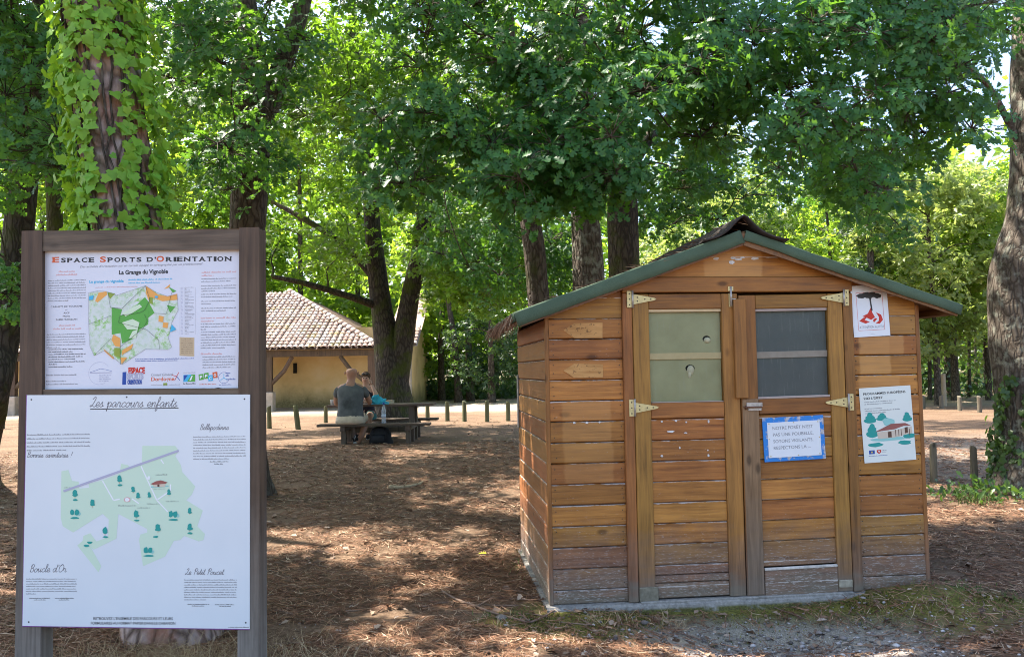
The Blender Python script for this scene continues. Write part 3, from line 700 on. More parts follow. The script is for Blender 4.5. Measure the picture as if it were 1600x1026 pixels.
# big trunk at the right edge
rb = G(1606, 768)
ra = [rb + np.array([0, 0, -0.15]), at(1606, 690, 9.5), at(1602, 600, 9.5), at(1598, 500, 9.5), at(1604, 420, 9.5), at(1618, 340, 9.5), at(1624, 200, 9.5), at(1628, 0, 9.5), at(1640, -300, 9.6)]
ra2 = [at(1600, 300, 9.4), at(1560, 220, 9.0), at(1500, 150, 8.6), at(1440, 110, 8.2), at(1380, 90, 7.8)]
ra3 = [at(1600, 240, 9.5), at(1540, 130, 9.3), at(1470, 90, 9.0), at(1390, 60, 8.8)]
A6 = [(1230, -20), (1560, -20), (1550, 60), (1500, 130), (1530, 200), (1440, 250), (1400, 330), (1330, 290), (1270, 230), (1230, 240)]
A6b = [(1540, -20), (1620, -20), (1620, 60), (1560, 50)]
make_tree('oak_tree', 'thick lichen covered oak trunk filling the right edge beside the shed', None, [(ra, [0.38, 0.335, 0.335, 0.355, 0.36, 0.32, 0.31, 0.30, 0.27]), (ra3, [0.04, 0.035, 0.03, 0.02])],
          np.vstack([in_poly(A6, 66, 6.0, 9.0), in_poly(A6b, 4, 8, 9), in_poly([(1240, -420), (1650, -420), (1650, -20), (1240, -20)], 16, 6.5, 10)]), 0.42, L_NEAR, B_GREY, 0.115, 18, 6, OAK, face=(0, -0.75, 0.6), parts=250, twigs=True, nside=28, flare=0.12, jitter=0.42)

# ------------------------------------------------------------------ further trees on this side of the road and beyond it
def far_tree(name, label, group, px, Y, h, rx, crown0, leafm, n=40, size=0.16, per=26, barkm=B_THIN, r=0.14, rc=0.9, tmpl=BLADE, lean=0.0, jitter=0.6, rz=None):
    p = at(px, 600, Y); b = np.array([p[0], Y, float(ground(p[0], Y)) - 0.1])
    pts = [b, b + np.array([lean * 0.3, 0, h * 0.35]), b + np.array([lean * 0.7 + rng.normal() * .1, 0, h * 0.65]), b + np.array([lean, 0, h * 0.93])]
    cl = ell(b + np.array([lean * 0.7, 0, (h + crown0) / 2]), (rx, rx * 0.8, (h - crown0) / 2), n)
    return make_tree(name, label, group, [(pts, [r * 1.3, r, r * 0.75, r * 0.3])], cl, rc, leafm, barkm, size, per, 7, tmpl, nside=8, flare=0.3, branch_n=4, maxr=r * 0.5, jitter=jitter)
GW = 'trees of the wood beyond the barn'
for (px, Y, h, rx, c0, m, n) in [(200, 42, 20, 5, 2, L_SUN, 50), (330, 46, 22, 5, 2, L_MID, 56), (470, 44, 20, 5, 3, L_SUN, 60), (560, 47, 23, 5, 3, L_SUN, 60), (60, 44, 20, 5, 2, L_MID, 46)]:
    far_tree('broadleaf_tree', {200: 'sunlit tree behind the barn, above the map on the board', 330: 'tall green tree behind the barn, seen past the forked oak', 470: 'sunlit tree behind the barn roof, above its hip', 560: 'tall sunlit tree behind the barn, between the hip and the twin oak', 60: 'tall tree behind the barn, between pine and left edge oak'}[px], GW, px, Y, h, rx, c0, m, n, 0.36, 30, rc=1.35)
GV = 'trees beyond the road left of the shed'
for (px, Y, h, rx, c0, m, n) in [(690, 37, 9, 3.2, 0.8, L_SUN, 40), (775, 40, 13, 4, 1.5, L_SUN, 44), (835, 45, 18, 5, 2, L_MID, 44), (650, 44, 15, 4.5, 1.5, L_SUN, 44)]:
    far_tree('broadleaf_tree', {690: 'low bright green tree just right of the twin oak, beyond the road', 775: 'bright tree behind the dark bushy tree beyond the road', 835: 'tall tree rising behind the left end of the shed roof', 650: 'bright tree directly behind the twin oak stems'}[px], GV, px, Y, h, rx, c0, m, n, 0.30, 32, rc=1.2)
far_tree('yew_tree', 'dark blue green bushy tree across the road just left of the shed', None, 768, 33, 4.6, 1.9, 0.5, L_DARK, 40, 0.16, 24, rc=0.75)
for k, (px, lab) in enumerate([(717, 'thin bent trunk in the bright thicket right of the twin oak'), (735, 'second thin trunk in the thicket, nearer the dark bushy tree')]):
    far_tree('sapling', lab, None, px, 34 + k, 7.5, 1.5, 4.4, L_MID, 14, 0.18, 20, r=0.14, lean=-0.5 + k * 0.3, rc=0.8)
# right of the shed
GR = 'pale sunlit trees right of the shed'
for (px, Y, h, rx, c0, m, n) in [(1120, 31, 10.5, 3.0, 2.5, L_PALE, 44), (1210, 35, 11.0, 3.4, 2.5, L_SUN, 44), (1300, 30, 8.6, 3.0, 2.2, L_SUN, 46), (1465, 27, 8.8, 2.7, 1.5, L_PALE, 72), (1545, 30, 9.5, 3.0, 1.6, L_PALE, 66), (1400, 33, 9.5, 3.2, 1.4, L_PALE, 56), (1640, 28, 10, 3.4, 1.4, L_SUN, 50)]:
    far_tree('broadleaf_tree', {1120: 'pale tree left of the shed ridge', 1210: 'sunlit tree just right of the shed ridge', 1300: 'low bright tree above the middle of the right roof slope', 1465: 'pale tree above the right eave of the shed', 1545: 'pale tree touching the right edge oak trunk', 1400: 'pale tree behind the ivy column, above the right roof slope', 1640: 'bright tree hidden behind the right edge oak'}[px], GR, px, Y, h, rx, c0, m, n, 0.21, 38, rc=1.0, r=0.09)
far_tree('ivy_clad_tree', 'narrow column of dark ivy on a trunk above the right roof slope', None, 1362, 26, 8.2, 0.75, 0.6, L_DARK, 44, 0.13, 26, rc=0.45, jitter=0.8)
far_tree('pine_tree', 'hazy pale pine with bare branches in the gap above the roof ridge', None, 1085, 52, 23, 3.6, 8, L_PALE, 40, 0.3, 14, r=0.25, rc=1.2)
GS = 'thin trunks in the dark wood right of the shed'
for px, Y in ((1452, 31), (1466, 36), (1481, 34), (1493, 30), (1514, 33), (1526, 38), (1541, 34), (1436, 35), (1556, 31)):
    far_tree('sapling', {1493: 'thickest trunk in the shadowy wood right of the shed', 1481: 'second thick trunk in the shadowy wood, just left of the thickest'}.get(px, 'thin dark trunk in the shadowy wood edge right of the shed'), GS, px, Y, 6.5, 1.3, 3.6, L_MID, 9, 0.17, 22, r=0.06 if px not in (1493, 1481) else 0.12, rc=0.7, lean=rng.normal() * 0.25)

# the wood far behind, one mass
N = 80000
x = rng.uniform(-62, 62, N); y = rng.uniform(50, 78, N)
top = 13 + 9.5 * (1 - sstep(3, 13, x)) + 4.5 * np.sin(x * 0.23 + 1) + 3 * np.sin(x * 0.61) + 2.2 * np.sin(x * 1.3 + 2)
z = ground(x, y) + rng.uniform(0.02, 1, N) ** 0.9 * top
lump = np.array([mnoise.noise(Vector((a * 0.35, b * 0.35, c_ * 0.5))) for a, b, c_ in zip(x, y, z)])
k = lump > -0.16; x, y, z = x[k], y[k], z[k]
P = np.stack([x, y, z], 1); n_ = norm(np.array([0, -0.5, 0.7]) + rng.normal(size=P.shape) * 0.6); tp = rng.normal(size=P.shape) * [1, 1, 0.6] + [0, 0, -0.2]
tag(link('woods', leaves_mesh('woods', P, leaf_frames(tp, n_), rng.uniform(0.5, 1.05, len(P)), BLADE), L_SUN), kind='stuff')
# undergrowth at the wood's edge
N = 15000
side = rng.rand(N) < 0.55
x = np.where(side, rng.uniform(8, 34, N), rng.uniform(-8, 3, N)); y = np.where(side, rng.uniform(31, 44, N), rng.uniform(37, 46, N))
P = np.stack([x, y, ground(x, y) + rng.uniform(0, 1, N) ** 1.8 * (1.6 + 0.8 * np.sin(x * 1.3) + 0.6 * np.sin(x * 2.9))], 1)
n_ = norm(np.array([0, -0.4, 0.8]) + rng.normal(size=P.shape) * 0.6)
tag(link('undergrowth', leaves_mesh('undergrowth', P, leaf_frames(rng.normal(size=P.shape), n_), rng.uniform(0.18, 0.4, N), BLADE), L_DARK), kind='stuff')

# ------------------------------------------------------------------ ivy on the pine
PP = smooth_path(pine_pts, 12); cum = np.linspace(0, 1, len(PP)); prr = np.interp(cum, np.linspace(0, 1, 8), [0.30, 0.235, 0.215, 0.205, 0.2, 0.195, 0.18, 0.13])
def pine_axis(z):
    i = np.searchsorted(PP[:, 2], z); i = min(max(i, 1), len(PP) - 1); f_ = (z - PP[i - 1, 2]) / (PP[i, 2] - PP[i - 1, 2] + 1e-9)
    return PP[i - 1] * (1 - f_) + PP[i] * f_, prr[i]
cand = []
while len(cand) < 3900:
    z = rng.uniform(0.6, 4.3); a = rng.uniform(-math.pi, math.pi)
    ax, r_ = pine_axis(z); out = np.array([math.sin(a), -math.cos(a), 0])
    p = ax + out * (r_ + rng.uniform(0.015, 0.075) + (0.10 * rng.rand() ** 2 if abs(a) > 1.0 else 0)); px, py, dd = proj(p)
    # bare bark where the photograph shows it: a window and the lower part
    v = (py - 215) / 125.0
    bare = abs(a) < 1.5 and ((px - (168 + (py - 100) * 0.02)) / (27 if py < 250 else 15)) ** 2 + v ** 2 * 0.9 < 1 or (190 < py < 365 and abs(px - (166 + (py - 200) * 0.16)) < 9)
    if (bare and rng.rand() < 0.93) or abs(a) > 2.4 and rng.rand() < 0.5: continue
    if mnoise.noise(Vector((px * 0.016, py * 0.016, 0.0))) < -0.36 and rng.rand() < 0.6: continue
    cand.append((p, out, a, py))
ivy = tag(empty('ivy', tuple(pine_pts[0])), 'bright green ivy climbing the pine trunk above the board', 'ivy')
OFI = Vector(-np.array(pine_pts[0]))
P = np.array([q[0] for q in cand]); O_ = np.array([q[1] for q in cand]); PY = np.array([q[3] for q in cand])
nr = norm(O_ + rng.normal(size=P.shape) * 0.30 + [0, 0, 0.38]); tp = rng.normal(size=P.shape) * 0.55 + [0, 0, -1.0] + O_ * 0.15
Mx = leaf_frames(tp, nr); S = rng.uniform(0.036, 0.092, len(P))
vis = (np.abs([q[2] for q in cand]) < 1.5) & (PY < 350) & (PY > 5)
sc_ = np.where(vis, S, 0); idx = np.argsort(-sc_)[:300]; keep = np.ones(len(P), bool); keep[idx] = False
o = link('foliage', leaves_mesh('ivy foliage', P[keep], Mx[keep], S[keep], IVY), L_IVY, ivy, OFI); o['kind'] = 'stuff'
lm = np_mesh('leaf', *IVY); lm.materials.append(L_IVY)
for i in idx:
    o = bpy.data.objects.new('leaf', lm); col.objects.link(o); o.parent = ivy
    o.matrix_local = Matrix.Translation(Vector(P[i]) + OFI) @ (Matrix([list(r_) for r_ in Mx[i]]).to_4x4() @ Matrix.Scale(float(S[i]), 4))
mb = MB()
for k in range(9):
    a0 = rng.uniform(-1.4, 1.4); pts = []
    for z in np.linspace(0.1, 4.4, 26):
        a0 += rng.normal() * 0.09; ax, r_ = pine_axis(z); pts.append(ax + np.array([math.sin(a0), -math.cos(a0), 0]) * (r_ + 0.012))
    mb.tube(pts, 0.007, 5, cap=False)
mb.build('stem', B_THIN, ivy, True, OFI)
# ivy at the foot of the right-hand oak
iv2 = tag(empty('ivy', tuple(rb)), 'dark ivy wrapped round the foot of the right edge oak', 'ivy')
P, O_ = [], []
while len(P) < 1300:
    py = rng.uniform(585, 775); a = rng.uniform(-1.9, 1.2)
    if py < 690 and mnoise.noise(Vector((a * 2.2, py * 0.018, 3))) < 0.0: continue
    c0 = at(1606 if py > 640 else 1602, py, 9.5); out = np.array([math.sin(a), -math.cos(a), 0])
    P.append(c0 + out * (0.34 + rng.uniform(0.01, 0.10))); O_.append(out)
P = np.array(P); O_ = np.array(O_)
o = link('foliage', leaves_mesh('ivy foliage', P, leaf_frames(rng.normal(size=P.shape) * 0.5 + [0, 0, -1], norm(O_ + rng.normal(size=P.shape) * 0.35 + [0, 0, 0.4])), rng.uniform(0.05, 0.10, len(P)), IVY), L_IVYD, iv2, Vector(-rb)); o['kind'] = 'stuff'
mb = MB()
for k in range(4):
    a = -1.2 + k * 0.55; mb.tube([at(1604, 770 - j * 34, 9.5) + np.array([math.sin(a + j * .06) * 0.35, -math.cos(a + j * .06) * 0.35, 0]) for j in range(6)], 0.012, 5, cap=False)
mb.build('stem', B_THIN, iv2, True, Vector(-rb))
# low leafy tuft by its roots
P = []; q = G(1535, 780)
for k in range(190): P.append(np.array([q[0] + rng.normal() * 0.32, q[1] + rng.normal() * 0.22, 0]) )
P = np.array(P); P[:, 2] = ground(P[:, 0], P[:, 1]) + rng.uniform(0.0, 0.22, len(P)) * np.exp(-((P[:, 0] - q[0]) / 0.4) ** 2)
tag(link('ground_cover', leaves_mesh('ground cover', P, leaf_frames(rng.normal(size=P.shape) * 0.6 + [0, 0, 0.8], norm(rng.normal(size=P.shape) * 0.5 + [0, -0.5, 0.6])), rng.uniform(0.05, 0.11, len(P)), OAK_LO), L_IVYD), kind='stuff')
# ------------------------------------------------------------------ the shed
shed = tag(empty('garden_shed', tuple(SHED_O), SHED_A), 'orange brown timber shed with double doors, green felt roof and a mossy concrete base', 'shed')
SU = np.array([math.cos(SHED_A), math.sin(SHED_A), 0]); SN = np.array([SU[1], -SU[0], 0])
def SH(px, py, y=0.0):
    """pixel -> (u, z) on the shed front, y metres behind its face"""
    p = on_plane(px, py, SHED_O - SN * y, SN); return float((p - SHED_O) @ SU), float(p[2])
W_, DEP = 2.571, 1.62
STAIN_D, STAIN_L, GREY = (0.19, 0.066, 0.014), (0.50, 0.212, 0.048), (0.165, 0.105, 0.082)
PALE = (0.60, 0.32, 0.11)
patches = [(0.10, 0.42, 1.0, 1.30, PALE, 0.5), (0.11, 0.43, 0.765, 1.0, PALE, 0.4), (2.14, 2.36, 1.435, 1.69, PALE, 0.9), (2.13, 2.42, 1.30, 1.43, PALE, 0.6), (1.075, 1.475, 2.08, 2.36, PALE, 0.85), (2.36, 2.55, 1.70, 1.83, PALE, 0.4), (2.36, 2.46, 1.56, 1.70, PALE, 0.7)]
WB = wood_mat('stained board', 0, STAIN_D, STAIN_L, GREY, (0.16, 0.52), shed, True, patches, greylow=(0.13, 0.14, 0.11))
WS = wood_mat('stained side board', 1, STAIN_D, (0.33, 0.14, 0.05), GREY, (0.10, 0.5), shed, True, greylow=(0.12, 0.13, 0.10))
WV = wood_mat('stained upright', 2, (0.155, 0.060, 0.014), (0.37, 0.155, 0.038), GREY, (0.05, 0.5), shed, greylow=(0.15, 0.16, 0.125))
WH = wood_mat('stained rail', 0, (0.155, 0.054, 0.013), (0.38, 0.152, 0.037), GREY, (0.05, 0.4), shed)
WG = wood_mat('bare grey upright', 2, (0.12, 0.06, 0.028), (0.28, 0.16, 0.085), (0.15, 0.115, 0.09), (0.1, 0.7), shed)
M_CORE = plain('shed lining', (0.03, 0.018, 0.01), 0.9, 0.1)
ZJ = [0.0] + [0.089 + 0.134 * k for k in range(15)]
AP_U, AP_Z, SL, SR = 1.312, 2.375, 0.352, 0.336
def roofz(u): return AP_Z - (SL * (AP_U - u) if u < AP_U else SR * (u - AP_U))
# concrete base
t = NT('mossy concrete'); P = t.n('NewGeometry').outputs['Position']; nz = t.n('NewGeometry').outputs['Normal']
f = t.noise(P, 35, 6, 0.65); g = t.noise(P, 7, 5, 0.6)
c = t.ramp(f, [(0.3, (0.17, 0.16, 0.145)), (0.7, (0.36, 0.34, 0.315))])
Zp = t.n('SeparateXYZ', {0: P}).outputs[2]
mm = t.math('MULTIPLY', t.ramp(g, [(0.34, 0.0), (0.47, 0.95)]), t.n('MapRange', {0: Zp, 1: -0.046, 2: -0.030, 3: 1.0, 4: 0.05}).outputs[0])
c = t.mix(mm, c, t.ramp(t.noise(P, 80, 4), [(0.3, (0.04, 0.042, 0.012)), (0.7, (0.15, 0.14, 0.035))]))
M_CONC = t.done(t.bsdf(c, 0.9, 0.15, t.bump(t.math('ADD', f, g), 0.6, 0.015)))
mb = MB(); n = 60
us = np.linspace(-0.03, W_ + 0.03, n)
prof = [(0.012, 0.0), (-0.040, -0.004), (-0.052, -0.018), (-0.06, -0.10), (-0.075, -0.25), (-0.085, -0.40)]
Vv = []
for u in us:
    for (yy, zz) in prof:
        q = mnoise.noise(Vector((u * 6, zz * 14, 1))) * 0.02 + mnoise.noise(Vector((u * 23, zz * 40, 5))) * 0.010
        Vv.append((u, yy - max(0, q) * (1 if zz < -0.01 else 0.3), zz - (0.012 * mnoise.noise(Vector((u * 4, 0, 3))) if -0.03 < zz < 0 else 0)))
k = len(prof); mb.add(Vv, [(i * k + j, i * k + j + 1, (i + 1) * k + j + 1, (i + 1) * k + j) for i in range(n - 1) for j in range(k - 1)])
mb.box(-0.03, W_ + 0.03, 0.012, DEP + 0.03, -0.4, -0.002)
mb.build('concrete_base', M_CONC, shed)
# unseen dark core added behind the boards to stop light leaking through
mb = MB(); mb.prism([(0.03, 0.0), (W_ - 0.03, 0.0), (W_ - 0.03, roofz(W_ - 0.03) - 0.02), (AP_U, AP_Z - 0.03), (0.03, roofz(0.03) - 0.02)], 0.045, DEP - 0.02)
mb.build('light_block', M_CORE, shed)
def clip_roof(u0, u1, z0, z1, gap=0.012):
    poly = [(u0, z0), (u1, z0), (u1, z1), (u0, z1)]
    for (s_, ) in ((0,), (1,)):
        out = []
        f_ = (lambda p: (AP_Z - gap - SL * (AP_U - p[0])) - p[1]) if s_ == 0 else (lambda p: (AP_Z - gap - SR * (p[0] - AP_U)) - p[1])
        for i in range(len(poly)):
            a, b = poly[i], poly[(i + 1) % len(poly)]; fa, fb = f_(a), f_(b)
            if fa >= 0: out.append(a)
            if fa * fb < 0: k = fa / (fa - fb); out.append((a[0] + (b[0] - a[0]) * k, a[1] + (b[1] - a[1]) * k))
        poly = out
        if len(poly) < 3: return None
    return poly
def board(u0, u1, z0, z1, m=None, y0=-0.004, name='plank', rake=0.0, y1=0.04, lip=0.007):
    """one horizontal board with rounded long edges, cut by the roof line where it meets it"""
    dz = rng.normal() * 0.0008; yj = y0 + rng.normal() * 0.0012
    pl = clip_roof(u0, u1, z0, z1)
    if pl is None: return
    mb = MB()
    if pl == [(u0, z0), (u1, z0), (u1, z1), (u0, z1)]:
        pr = [(y1, z0 + .001), (yj + lip, z0 + .0015), (yj, z0 + lip + .001), (yj - 0.001, (z0 + z1) / 2), (yj, z1 - lip * 1.6), (yj + lip * 1.3, z1 - .0035), (y1, z1 - .003)]
        n_ = len(pr)
        mb.add([(u0, y, z + dz) for y, z in pr] + [(u1, y, z + dz + rake) for y, z in pr], [(i, (i + 1) % n_, n_ + (i + 1) % n_, n_ + i) for i in range(n_)] + [tuple(range(n_))[::-1], tuple(range(n_, 2 * n_))])
    else:
        mb.prism(pl, yj, y1)
    mb.build(name, m or WB, shed)
for k in range(15):
    z0, z1 = ZJ[k], ZJ[k + 1]
    board(0.022, 0.505, z0, z1)
    board(2.093, W_ - 0.022, z0, z1)
board(0.022, 0.505, 1.965, 2.099); board(2.093, W_ - 0.022, 1.965, 2.099)
board(0.30, 2.40, 2.099, 2.233); board(0.6, 2.0, 2.233, 2.37)
# side walls, boards along the depth
for (ux, sgn) in ((0.0, -1), (W_, 1)):
    for k in range(14):
        z0, z1 = ZJ[k], min(ZJ[k + 1], 1.86)
        if z1 - z0 < 0.02: continue
        mb = MB(); lip = 0.009; x = ux + sgn * (0.004 + rng.normal() * 0.001)
        pr = [(ux - sgn * 0.03, z0 + .001), (x - sgn * lip, z0 + .0015), (x, z0 + lip), (x, z1 - lip * 1.4), (x - sgn * lip, z1 - .003), (ux - sgn * 0.03, z1 - .003)]
        n_ = len(pr)
        mb.add([(a, 0.024, z) for a, z in pr] + [(a, DEP, z) for a, z in pr], [(i, (i + 1) % n_, n_ + (i + 1) % n_, n_ + i) for i in range(n_)] + [tuple(range(n_))[::-1], tuple(range(n_, 2 * n_))])
        mb.build('plank', WS, shed)
mb = MB(); mb.box(0.0, W_, DEP - 0.02, DEP, 0, 1.86); mb.build('back_wall', WS, shed)
for x0, x1 in ((-0.006, 0.021), (W_ - 0.021, W_ + 0.006)):
    mb = MB(); mb.bevbox(x0, x1, -0.010, 0.023, -0.001, 1.90, 0.004); mb.build('corner_strip', WV, shed)
mb = MB(); mb.bevbox(-0.016, -0.004, DEP - 0.05, DEP + 0.006, 1.02, 1.46, 0.003); mb.build('corner_patch', plain('grey white paint', (0.30, 0.28, 0.25), 0.8), shed)
# door frame
def part(name, m, *boxes, b=0.005):
    mb = MB()
    for q in boxes: mb.bevbox(*q, b)
    return mb.build(name, m, shed)
part('door_post', WV, (0.506, 0.571, -0.030, 0.04, 0.0, 1.992))
part('door_post', WV, (2.024, 2.091, -0.030, 0.04, 0.0, 1.982))
part('door_header', WH, (0.506, 2.091, -0.034, 0.04, 1.994, 2.094))
part('door_sill', M_CONC, (0.58, 2.02, -0.045, 0.0, -0.012, 0.006))
# the two doors: stiles, rails, boards, a glazed opening each
def M_skew(u0, k, kx=0.0):
    return Matrix(((1, 0, kx, 0), (0, 1, 0, 0), (k, 0, 1, -k * u0), (0, 0, 0, 1)))
M_GLASS = None
t = NT('window glass'); lw = t.n('LayerWeight', {0: 0.10}).outputs['Fresnel']
gl = t.n('BsdfGlossy', {0: (1, 1, 1, 1), 1: 0.05}).outputs[0]; tp_ = t.n('BsdfTransparent', {0: (0.94, 0.96, 0.94, 1)}).outputs[0]
M_GLASS = t.done(t.n('MixShader', {0: t.math('ADD', lw, 0.0), 1: tp_, 2: gl}).outputs[0])
def pane_back(name, c1, c2):
    t = NT(name); P = t.n('TexCoord').outputs['Object']
    f = t.noise(P, 5, 5, 0.6); g = t.noise(t.vmul(P, (60, 60, 6)), 1.0, 4)
    c = t.mix(t.math('MULTIPLY', t.ramp(g, [(0.58, 0.0), (0.72, 0.5)]), 0.35), t.ramp(f, [(0.3, c1), (0.7, c2)]), (0.4, 0.4, 0.38))
    return t.done(t.bsdf(c, 0.55, 0.3))
M_PG = pane_back('sage backing', (0.33, 0.30, 0.165), (0.42, 0.385, 0.225)); M_PD = pane_back('slate backing', (0.095, 0.10, 0.105), (0.125, 0.13, 0.135))
M_CREAM = plain('bare pale wood', (0.62, 0.46, 0.26), 0.7, 0.2, 0, 0.06, 20); M_PINK = plain('greyed pale wood', (0.40, 0.32, 0.28), 0.7, 0.2, 0, 0.10, 20)
def leaf_door(kind, u0, u1, ul, ur, zt0, zt1, zw0, zw1, zm0, zm1, zb, k, backm, barm, barz):
    d = tag(bpy.data.objects.new('door', None), 'right hand door, sagging and scuffed at the foot' if kind else 'left hand door with the sage green pane'); col.objects.link(d); d.parent = shed
    M = M_skew(u0 if not kind else u1, k)
    Y0 = -0.026
    def p(name, m, *boxes, b=0.004, par=d):
        mb = MB()
        for q in boxes: mb.bevbox(*q, b, M=M)
        return mb.build(name, m, par)
    p('stile', WV, (u0, ul, Y0, 0.02, 0.008, zt1)); p('stile', WV if not kind else WV, (ur, u1, Y0, 0.02, 0.008, zt1))
    p('rail', WH, (ul + 0.002, ur - 0.002, Y0 + 0.003, 0.02, zt0, zt1)); p('rail', WH, (ul + 0.002, ur - 0.002, Y0 + 0.003, 0.02, zm0, zm1))
    # window
    p('backing_panel', backm, (ul + 0.002, ur - 0.002, 0.014, 0.02, zm1, zt0), b=0.001)
    p('cross_bar', barm, (ul + 0.002, ur - 0.002, 0.003, 0.0135, barz - 0.022, barz + 0.022), b=0.002)
    p('glazing_bead', M_CREAM if not kind else M_PINK, (ul + 0.002, ur - 0.002, -0.012, 0.003, zt0 - 0.020, zt0 - 0.001), b=0.002)
    p('glazing_bead', M_PINK, (ul + 0.002, ur - 0.002, -0.016, 0.003, zm1 + 0.001, zm1 + (0.016 if kind else 0.007)), b=0.002)
    p('pane', M_GLASS, (ul + 0.003, ur - 0.003, -0.006, -0.003, zm1 + 0.005, zt0 - 0.005), b=0.0005)
    return d, M, p
dl, ML, pl_ = leaf_door(0, 0.575, 1.288, 0.684, 1.180, 1.886, 1.984, 1.275, 1.866, 1.170, 1.270, 0.0, 0.0005, M_PG, M_CREAM, 1.575)
dr, MR, pr_ = leaf_door(1, 1.296, 2.020, 1.412, 1.918, 1.890, 1.980, 1.288, 1.870, 1.190, 1.288, 0.19, 0.012, M_PD, M_PINK, 1.580)
def door_board(d, M, u0, u1, z0, z1, m=None, y=-0.012):
    mb = MB(); lip = 0.007; yj = y + rng.normal() * 0.0012
    pr = [(0.02, z0), (yj + lip, z0 + .001), (yj, z0 + lip), (yj, z1 - lip * 1.5), (yj + lip * 1.3, z1 - .003), (0.02, z1 - .003)]; n_ = len(pr)
    V = [(u0, y_, z) for y_, z in pr] + [(u1, y_, z) for y_, z in pr]; V = [tuple(M @ Vector(q)) for q in V]
    mb.add(V, [(i, (i + 1) % n_, n_ + (i + 1) % n_, n_ + i) for i in range(n_)] + [tuple(range(n_))[::-1], tuple(range(n_, 2 * n_))])
    return mb.build('plank', m or WB, d)
zz = [0.012, 0.110, 0.160] + [z for z in ZJ if 0.2 < z < 1.1] + [1.168]
for a, b in zip(zz[:-1], zz[1:]): door_board(dl, ML, 0.686, 1.178, a, b)
zz = [0.192] + [z for z in ZJ if 0.25 < z < 1.12] + [1.188]
for a, b in zip(zz[:-1], zz[1:]): door_board(dr, MR, 1.414, 1.916, a, b)
# kick board with the white upper edge, rotten lower corners
o = pr_('kick_board', WB, (1.416, 1.916, -0.030, -0.012, 0.004, 0.172)); o['label'] = 'brown kick board with a pale worn upper edge'
pr_('kick_board_edge', plain('worn white paint', (0.55, 0.50, 0.45), 0.8, 0.2, 0, 0.25, 40), (1.416, 1.916, -0.033, -0.012, 0.172, 0.188), b=0.003)
pr_('cover_strip', WV, (1.252, 1.336, -0.052, -0.026, 1.300, 1.955))
pr_('lock_block', WG, (1.2985, 1.41, -0.034, -0.0265, 0.02, 1.292))
part('rot_patch', plain('rotten grey wood', (0.20, 0.18, 0.135), 0.9, 0.1, 0, 0.3, 30, 0.5), (0.575, 0.70, -0.034, -0.0265, 0.0, 0.095))
part('rot_patch', plain('rotten pale wood', (0.34, 0.30, 0.23), 0.9, 0.1, 0, 0.25, 30, 0.5), (1.92, 2.016, -0.033, -0.0265, 0.035, 0.085))
# lumps of pale foam in the torn green pane
M_FOAM = plain('pale foam', (0.66, 0.58, 0.42), 0.9, 0.1, 0, 0.06, 60)
def lump(pts_r, name, par, m):
    mb = MB(); V = []; n_ = 12
    for (cx, cz, rx, rz, yy) in pts_r:
        V += [(cx + rx * math.cos(2 * math.pi * j / n_), yy, cz + rz * math.sin(2 * math.pi * j / n_)) for j in range(n_)]
    k = len(pts_r); mb.add(V, [(i * n_ + j, i * n_ + (j + 1) % n_, (i + 1) * n_ + (j + 1) % n_, (i + 1) * n_ + j) for i in range(k - 1) for j in range(n_)] + [tuple((k - 1) * n_ + j for j in range(n_))])
    return mb.build(name, m, par, True)
a = SH(1106, 531); lump([(a[0], a[1], 0.024, 0.020, 0.013), (a[0], a[1], 0.022, 0.018, 0.006), (a[0], a[1], 0.014, 0.011, -0.001)], 'foam_lump', dl, M_FOAM)
lump([(a[0] - .004, a[1] + .008, 0.028, 0.022, 0.0136), (a[0] - .004, a[1] + .008, 0.027, 0.021, 0.0125)], 'torn_hole', dl, M_DARK)
a = SH(1080, 579); lump([(a[0], a[1] + .004, 0.024, 0.032, 0.013), (a[0] + .002, a[1] + .008, 0.020, 0.026, 0.006), (a[0] + .004, a[1] + .012, 0.012, 0.014, -0.001)], 'foam_lump', dl, M_FOAM)
lump([(a[0] - 0.008, a[1] - 0.026, 0.011, 0.024, 0.0128), (a[0] - .008, a[1] - .024, 0.008, 0.018, 0.004)], 'foam_lump', dl, M_FOAM)
lump([(a[0] - .003, a[1] + .017, 0.032, 0.024, 0.0136), (a[0] - .003, a[1] + .017, 0.031, 0.023, 0.0125)], 'torn_hole', dl, M_DARK)
